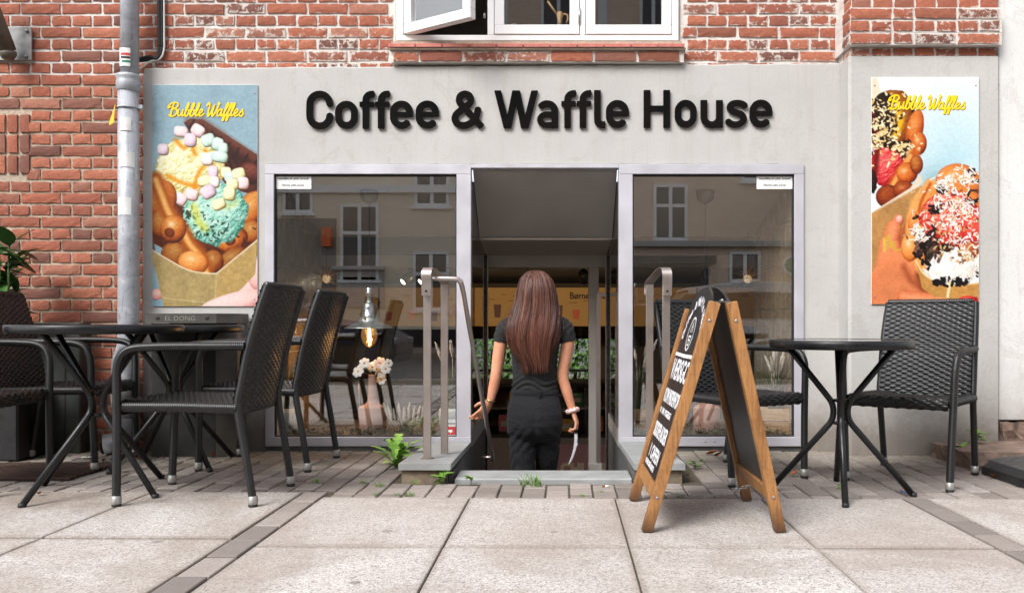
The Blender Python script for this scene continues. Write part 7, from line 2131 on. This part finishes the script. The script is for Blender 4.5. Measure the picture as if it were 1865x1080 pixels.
def hair_pt(py, th, grow=1.0):
    l = np.interp(py, [q[0] for q in OUT], [q[1] for q in OUT]); r2 = np.interp(py, [q[0] for q in OUT], [q[2] for q in OUT])
    bb = np.interp(py, [q[0] for q in DEP], [q[1] for q in DEP]); dy = np.interp(py, [q[0] for q in DEP], [q[2] for q in DEP])
    c = at((l + r2) / 2, py, WY)
    a = (r2 - l) / 2 * PXM
    wv = 1 + 0.03 * math.sin(th * 13 + 1.0) + 0.02 * math.sin(th * 23 + py * 0.02)
    return Vector((c.x + math.cos(th) * a * grow * wv, WY + dy - math.sin(th) * bb * grow * wv, c.z))
b = MB()
NR = 34
rings = []
for py in np.linspace(492.5, 648, NR):
    rings.append([tuple(hair_pt(py, 2 * PI * k / 60, 0.945)) for k in range(60)])
b.loft(rings)
hair = b.build('hair', M_HAIR[0], person)
hr_ = random.Random(21)
sb = [MB(), MB(), MB()]
for k in range(3000):
    th = PI * hr_.uniform(-0.10, 1.10)
    y0 = hr_.uniform(493.5, 500) if hr_.random() < 0.55 else hr_.uniform(500, 590)
    y1 = min(679, hr_.gauss(655, 14)) if hr_.random() < 0.75 else hr_.uniform(590, 655)
    if th < PI * 0.12 and y0 < 575: y1 = min(y1, hr_.uniform(566, 640))
    g = 0.985 + abs(hr_.gauss(0, 0.040))
    lk = math.floor(th * 9); ph, am = (lk * 1.7) % 6 + hr_.uniform(0, 0.8), hr_.uniform(0.01, 0.07)
    th1 = th + hr_.gauss(0, 0.08) + 0.5 * ((lk + 0.5) / 9 - th)
    pts, rad = [], []
    n = 13
    for i in range(n):
        u = i / (n - 1)
        py = y0 + (y1 - y0) * u
        q = hair_pt(min(py, 668), th + (th1 - th) * u + am * math.sin(ph + u * 5), g + 0.02 * u * math.sin(ph))
        if py > 668: q.z -= (py - 668) * PXM
        pts.append(tuple(q)); rad.append(0.00115 * (0.55 + 0.9 * math.sin(PI * min(1, u * 0.85 + 0.1))) * (1 if i < n - 1 else 0.3))
    ci = 0 if hr_.random() < 0.38 else (1 if hr_.random() < 0.62 else 2)
    sb[ci].tube(pts, rad, 4, cap=False)
for k in range(46):            # stray hairs
    th = PI * hr_.choice([hr_.uniform(-0.05, 0.2), hr_.uniform(0.8, 1.05)]); y0 = hr_.uniform(530, 580); o_ = hr_.uniform(0.03, 0.35)
    pts = [tuple(hair_pt(y0 + (hr_.uniform(55, 75)) * u * 1.2, th, 1.0 + o_ * math.sin(u * 2.6) ** 2)) for u in np.linspace(0, 1, 10)]
    sb[1].tube(pts, 0.0006, 3, cap=False)
for i in range(3): obj('hair_strands', sb[i].mesh('hair_strands', M_HAIR[i]), person)
# bracelet, scrunchie, ring
M_GOLD = simple('gold', lin(206, 176, 116), 0.25, 0.9); M_SCR = simple('pink_satin', lin(236, 196, 192), 0.4, 0, 0.1, 60, 0.3, 90)
def torus_at(c, axis, R0, r0, n=28, wob=0.0):
    ax = Vector(axis).normalized(); u = ax.orthogonal().normalized(); v = ax.cross(u)
    return [tuple(Vector(c) + (u * math.cos(2 * PI * k / n) + v * math.sin(2 * PI * k / n)) * R0 + ax * wob * math.sin(k * 2.3)) for k in range(n + 1)], [r0 * (1 + (0.35 * math.sin(k * 1.9) if wob else 0)) for k in range(n + 1)]
aL = Vector(armL[-1]) - Vector(armL[-2]); aR = Vector(armR[-1]) - Vector(armR[-2])
p_, r_ = torus_at(Vector(armL[-1]) - aL * 0.05, aL, 0.0265, 0.0036); MB().tube(p_, r_, 8, cap=False).build('bracelet', M_GOLD, person)
p_, r_ = torus_at(Vector(armR[-1]) - aR * 0.03, aR, 0.0285, 0.0115, 26, 0.003); p_[-1] = p_[0]; r_[-1] = r_[0]
MB().tube(p_, r_, 10, cap=False).build('scrunchie', M_SCR, person)
# knife in the right hand
gp = wr2 + Vector((0.014, -0.012, -0.085))
kn = thing('knife', 'slim knife with white curved blade and black handle in the hand of the woman', 'knife', tuple(gp))
MB().tube([(-0.006, 0.045, 0.028), (0.0, 0.0, 0.0), (0.004, -0.012, -0.040)], [0.009, 0.010, 0.009], 10).build('handle', M_BLACK, kn)
bl = [tuple(q) for q in cat_rom([(0.004, -0.036), (0.003, -0.085), (-0.004, -0.130), (-0.018, -0.175), (-0.038, -0.218)], 5)]
wd = np.interp(np.linspace(0, 1, len(bl)), [0, 0.5, 0.85, 1], [0.009, 0.0075, 0.005, 0.001])
V = []
for (x, z), w in zip(bl, wd): V += [(x - w, -0.0125, z + w * 0.3), (x + w, -0.0125, z - w * 0.3), (x - w, -0.0108, z + w * 0.3), (x + w, -0.0108, z - w * 0.3)]
m = len(bl); F = []
for i in range(m - 1):
    a = 4 * i; c = a + 4
    F += [(a, a + 1, c + 1, c), (a + 2, c + 2, c + 3, a + 3), (a, c, c + 2, a + 2), (a + 1, a + 3, c + 3, c + 1)]
MB().add(V, F).build('blade', simple('pale_blade', lin(222, 222, 228), 0.25, 0.3), kn)
MB().add([(0.002, -0.0126, -0.100), (0.014, -0.0126, -0.098), (0.020, -0.0126, -0.094), (0.006, -0.0126, -0.118), (0.002, -0.0107, -0.100), (0.014, -0.0107, -0.098), (0.020, -0.0107, -0.094), (0.006, -0.0107, -0.118)], [(0, 1, 2, 3), (4, 7, 6, 5), (0, 3, 7, 4), (3, 2, 6, 7), (2, 1, 5, 6), (1, 0, 4, 5)]).build('blade_barb', simple('pale_barb', lin(214, 214, 222), 0.25, 0.3), kn)
# ------------------------------------------------------------------ plants, weeds, litter
def leaf_mat(name, a, c, rough=0.4):
    t = NT(name)
    oi = t.n('ObjectInfo'); v = t.coord('Object'); n = t.noise(v, 14, 3)
    t.set(t.mix(t.math('MULTIPLY', n, 0.4), t.ramp(oi.outputs['Random'], [(0.0, a), (1.0, c)]), tuple(q * 0.6 for q in a)), rough)
    t.b.inputs['Subsurface Weight'].default_value = 0.05
    return t.m
M_RUBBER = leaf_mat('glossy_leaf', lin(44, 84, 40), lin(84, 124, 58), 0.28)
def leaf_mesh(name, L, W, m, droop=0.3, fold=0.15):
    A = np.zeros((9, 5, 3))
    for i in range(9):
        u = i / 8; w = W * (math.sin(PI * min(1, u ** 0.8)) ** 0.8 if 0 < u < 1 else 0.02)
        for j in range(5):
            s_ = (j - 2) / 2
            A[i, j] = (s_ * w / 2, u * L, -droop * L * u * u + fold * abs(s_) * w)
    b = MB(); b.grid(A)
    return b.mesh(name, m)
LM = [leaf_mesh('leaf', 0.17, 0.085, M_RUBBER, d, f) for d, f in ((0.25, 0.15), (0.45, 0.2), (0.1, 0.1))]
rp = thing('potted_plant', 'leafy green plant in a tall black planter behind the armchair by the brick wall', 'potted plant', (gx(2, -.22), -0.25, 0))
MB().box(-0.16, 0.20, -0.14, 0.14, 0.0, 0.42, 0, 0.01).build('planter', simple('planter_black', (0.012, 0.012, 0.013), 0.5), rp)
MB().box(-0.14, 0.18, -0.12, 0.12, 0.421, 0.425).build('soil', M_DARKGAP, rp)
r_ = random.Random(12)
for k in range(5):
    dx, dy = r_.uniform(-0.1, 0.1), r_.uniform(-0.08, 0.08)
    top = Vector((dx + r_.uniform(-0.05, 0.08), dy, r_.uniform(1.05, 1.34)))
    base = Vector((dx * 0.4, dy * 0.4, 0.40))
    MB().tube([tuple(base), tuple((base + top) / 2 + Vector((0.02, 0, 0))), tuple(top)], [0.010, 0.008, 0.005], 7).build('stem', M_STEM, rp)
    for j in range(12):
        u = r_.uniform(0.5, 1.0)
        o = obj('leaf', r_.choice(LM), rp, base + (top - base) * u)
        o.rotation_euler = (r_.uniform(-0.5, 0.9), 0, r_.uniform(0, 2 * PI)); q = r_.uniform(0.7, 1.15); o.scale = (q, q, q)
# dandelion with toothed leaves
M_WEED = leaf_mat('weed_leaf', lin(104, 150, 54), lin(140, 184, 78), 0.5)
def toothed(name, L, W, m, seed, arch):
    r2 = random.Random(seed); n = 14
    V, F = [], []
    for i in range(n + 1):
        u = i / n
        w = W * (0.25 + 0.75 * u) * (1 - max(0, u - 0.75) * 3.2) * (1.0 if i % 2 else 0.45) * r2.uniform(0.85, 1.15)
        if i == n: w = 0.001
        back = 0.012 if i % 2 else 0
        y = L * u; z = arch * L * (math.sin(u * PI * 0.75)); 
        V += [(-w, y - back, z + 0.3 * w), (0, y, z), (w, y - back, z + 0.3 * w)]
    for i in range(n): F += [(3 * i, 3 * i + 1, 3 * i + 4, 3 * i + 3), (3 * i + 1, 3 * i + 2, 3 * i + 5, 3 * i + 4)]
    b = MB(); b.add(V, F, 0, True)
    return b.mesh(name, m)
TM = [toothed('leaf', 0.20, 0.034, M_WEED, k, (0.45, 0.7, 0.25, 0.9)[k]) for k in range(4)]
dl = thing('dandelion', 'bright green toothed dandelion clump beside the kerb with the handrail', 'weed', (-0.825, -0.52, 0.0))
r_ = random.Random(9)
for k in range(22):
    o = obj('leaf', TM[k % 4], dl, (r_.uniform(-.02, .02), r_.uniform(-.02, .02), 0.0)); q = r_.uniform(0.55, 1.0)
    o.scale = (q * 1.25, q * 1.15, q * 0.8); o.rotation_euler = (r_.uniform(0.0, 0.45), 0, r_.uniform(0, 2 * PI))
WM = leaf_mesh('leaf', 0.055, 0.026, M_WEED, 0.3, 0.2)
def weed(label, x, y, z, n, sc_, seed, hgt=0.05):
    w = thing('small_weed', label, 'weed', (x, y, z)); r2 = random.Random(seed)
    MB().tube([(0, 0, 0), (0.004, 0, hgt)], 0.002, 5).build('stem', M_STEM, w)
    for k in range(n):
        o = obj('leaf', WM, w, (0.002, 0, hgt * r2.uniform(0.1, 1.0))); q = sc_ * r2.uniform(0.7, 1.2); o.scale = (q, q, q); o.rotation_euler = (r2.uniform(-0.1, 0.9), 0, r2.uniform(0, 2 * PI))
weed('small broad-leaved weed in front of the kerb block by the stairs', gx(806, -1.03), -1.02, 0, 9, 1.1, 1, 0.06)
weed('tiny two-leaved sprout in front of the threshold stone', gx(857, -1.06), -1.05, 0, 4, 0.8, 2, 0.035)
weed('leafy green weed growing on the stone step by the pillar', gx(1786, -.35), -0.30, 0.08, 12, 1.2, 3, 0.07)
weed('low green weed between the pillar and the stone step', gx(1756, -.45), -0.42, 0.0, 10, 1.2, 4, 0.08)
weed('small weed on the pavers behind the chalkboard', gx(1265, -.62), -0.62, 0, 7, 0.8, 6, 0.03)
M_GRASS = leaf_mat('grass_green', lin(96, 136, 48), lin(128, 164, 70), 0.6)
GM = []
for k in range(3):
    b = MB(); blades(b, 34, 0.05, 0.05, 50 + k, 0, 0.0018); GM.append(b.mesh('grass_tuft', M_GRASS))
for i, (px, py) in enumerate(((968, 884), (578, 878), (662, 880), (690, 885), (684, 901), (723, 901), (745, 902), (1096, 896), (1060, 903), (1240, 905), (1180, 896), (1530, 890), (1645, 890), (755, 880), (800, 879), (1280, 800 + 40))):
    d = CAM_H * FPX / (py - CY)
    o = obj('grass_tuft', GM[i % 3], None, ((px - CX) * d / FPX, d - CAM_D, -0.004), r_.uniform(0, 6)); q = 1.5 if i == 0 else r_.uniform(0.35, 0.7); o.scale = (q, q, q)
    tag(o, 'larger grass tuft in front of the threshold stone' if i == 0 else 'tiny grass tuft growing in a joint between the pavers', 'grass', None if i == 0 else 'grass tufts in the paver joints')
M_DRY = leaf_mat('dry_leaf', lin(176, 96, 48), lin(140, 84, 50), 0.8)
DM = leaf_mesh('dry_leaf', 0.045, 0.028, M_DRY, -0.5, 0.4)
DL = [(262, 838), (240, 832), (275, 842), (300, 836), (215, 846), (170, 840), (415, 826), (392, 832), (205, 830), (160, 852), (445, 822), (70, 902), (1285, 828), (1300, 832), (1250, 868), (1812, 800 + 70), (1440, 868), (1770, 862), (188, 842), (228, 826), (286, 830), (250, 850)]
for i, (px, py) in enumerate(DL):
    d = CAM_H * FPX / (py - CY)
    o = obj('dry_leaf', DM, None, ((px - CX) * d / FPX, min(d - CAM_D, -0.02), 0.006), r_.uniform(0, 6)); q = r_.uniform(0.5, 1.1) * (1.6 if 1280 < px < 1305 else 1); o.scale = (q, q, q); o.rotation_euler.x = r_.uniform(-.2, .3)
    tag(o, 'curled dry brown leaf lying on the pavers', 'leaf', 'dry leaves on the pavers')
def g_at(px, py): 
    d = CAM_H * FPX / (py - CY); return ((px - CX) * d / FPX, d - CAM_D, 0.0)
cg = thing('cigarette_butt', 'white and orange cigarette butt in front of the threshold stone', 'cigarette butt', g_at(1102, 887))
MB().tube([(0, 0, 0.005), (0.020, 0.004, 0.005)], 0.004, 8).build('paper', M_NOTICE, cg); MB().tube([(-0.014, -0.003, 0.005), (-0.0002, 0, 0.005)], 0.0041, 8).build('filter', M_DRY, cg)
cw = thing('sweet_wrapper', 'tiny crumpled blue and orange sweet wrapper on the pavers under the small table', 'litter', g_at(1647, 897))
b = MB(); A = np.random.RandomState(3).uniform(-0.006, 0.006, (4, 5, 3)); A[..., 0] += np.linspace(-0.02, 0.02, 5)[None]; A[..., 1] += np.linspace(-0.012, 0.012, 4)[:, None]; A[..., 2] += 0.008; b.grid(A, 0, False); b.build('foil', simple('wrapper_blue', lin(70, 130, 190), 0.3), cw)
b = MB(); A2 = A[:3, :3] + np.array([0.012, 0.004, 0.004]); b.grid(A2, 0, False); b.build('torn_flap', simple('wrapper_orange', lin(226, 140, 60), 0.3), cw)
b = MB(); pp = thing('paper_scrap', 'small white paper scrap on the pavers near the rain pipe', 'litter', g_at(160, 834)); A = np.random.RandomState(5).uniform(-0.003, 0.003, (3, 5, 3)); A[..., 0] += np.linspace(-0.035, 0.035, 5)[None]; A[..., 1] += np.linspace(-0.02, 0.02, 3)[:, None]; A[..., 2] += 0.006; b.grid(A, 0, False); b.build('sheet', M_NOTICE, pp)
# hedge outside the rear windows
hg = thing('garden_hedge', 'green hedge in the back yard beyond the cafe rear windows', 'hedge', (0, 7.4, -0.13))
b = MB(); r2 = random.Random(31)
for k in range(11000):
    p = Vector((r2.uniform(-2.4, 2.0), r2.uniform(-0.35, 0.5), r2.uniform(0.0, 1.9)))
    d = Vector((r2.uniform(-1, 1), r2.uniform(-1, 1), r2.uniform(-1, 1))).normalized(); sd = d.orthogonal().normalized()
    L_ = r2.uniform(0.05, 0.10); w = L_ * 0.34
    b.add([p, p + d * L_ * 0.5 + sd * w, p + d * L_, p + d * L_ * 0.5 - sd * w], [(0, 1, 2, 3)])
b.build('foliage', simple('hedge_leaf', lin(104, 146, 66), 0.5, 0, 0.4, 4), hg)
b = MB()
for k in range(9): b.tube([(-2.2 + k * 0.5, 0.1, 0), (-2.15 + k * 0.5, 0.05, 1.0), (-2.2 + k * 0.5, 0.1, 1.8)], [0.03, 0.02, 0.008], 6)
b.build('stems', M_DKWOOD, hg)
kind(MB().box(-8, 8, 6.3, 9.5, -0.23, -0.13).build('yard_ground', M_PAVER), 'structure')

# ------------------------------------------------------------------ cars parked behind the viewer, seen as reflections
M_TYRE = simple('tyre', (0.015, 0.015, 0.015), 0.8); M_RIM = simple('rim', lin(150, 150, 154), 0.35, 0.7)
def car(label, x, y, paint):
    c = thing('parked_car', label, 'car', (x, y, -0.122), 0, 'cars parked across from the cafe')
    L = 4.2
    def sect(u, zt, w0, w1, zl=0.30):
        hx = u * L / 2
        return [(hx, -w0, zl), (hx, -w0 - 0.02, 0.62), (hx, -w0 + 0.02, min(zt, 0.90)), (hx, -w1, zt - 0.02), (hx, -w1 * 0.8, zt), (hx, w1 * 0.8, zt), (hx, w1, zt - 0.02), (hx, w0 - 0.02, min(zt, 0.90)), (hx, w0 + 0.02, 0.62), (hx, w0, zl)]
    body = MB(); body.loft([sect(-1.0, 0.72, 0.70, 0.62, 0.42), sect(-0.96, 0.86, 0.80, 0.72), sect(-0.85, 0.92, 0.84, 0.76), sect(-0.4, 0.95, 0.85, 0.78), sect(0.42, 0.95, 0.85, 0.78), sect(0.85, 0.82, 0.83, 0.74), sect(0.97, 0.68, 0.76, 0.66), sect(1.0, 0.60, 0.70, 0.60, 0.42)], smooth=False)
    body.build('body', paint, c)
    cab = MB(); cab.loft([sect(-0.90, 0.96, 0.76, 0.70, 0.93), sect(-0.70, 1.36, 0.76, 0.58, 0.93), sect(-0.30, 1.46, 0.76, 0.56, 0.93), sect(0.08, 1.43, 0.76, 0.56, 0.93), sect(0.48, 0.97, 0.76, 0.70, 0.93)], smooth=False)
    cab.build('cabin_glass', M_DKWIN, c)
    rf = MB(); rf.loft([sect(-0.72, 1.375, 0.6, 0.585, 1.34), sect(-0.30, 1.475, 0.6, 0.565, 1.44), sect(0.10, 1.445, 0.6, 0.565, 1.41)], smooth=False); rf.build('roof', paint, c)
    for sx in (-1.28, 1.30):
        for sy in (-1, 1):
            w = MB().lathe([(0.16, -0.1), (0.30, -0.1), (0.32, -0.07), (0.32, 0.07), (0.30, 0.1), (0.16, 0.1)], 24).build('wheel', M_TYRE, c, (sx, sy * 0.76, 0.32)); w.rotation_euler = (PI / 2, 0, 0)
            MB().lathe([(0, -0.09), (0.19, -0.085), (0.19, 0.085), (0, 0.09)], 20).build('rim', M_RIM, w)
    for sy in (-0.6, 0.6):
        MB().box(2.02, 2.105, sy - 0.14, sy + 0.14, 0.56, 0.66, 0, 0.02).build('headlight', M_RIM, c)
        MB().box(-2.09, -2.0, sy - 0.12, sy + 0.12, 0.66, 0.80, 0, 0.02).build('tail_light', M_STKRED, c)
car('dark blue parked hatchback, shown only by reflection beside the lamp', -4.3, -7.5, simple('car_paint_blue', lin(40, 52, 78), 0.2, 0.2, 0.02))
car('silver parked hatchback, shown only by reflection behind the chalkboard', 3.4, -7.6, simple('car_paint_silver', lin(168, 172, 176), 0.25, 0.5, 0.02))
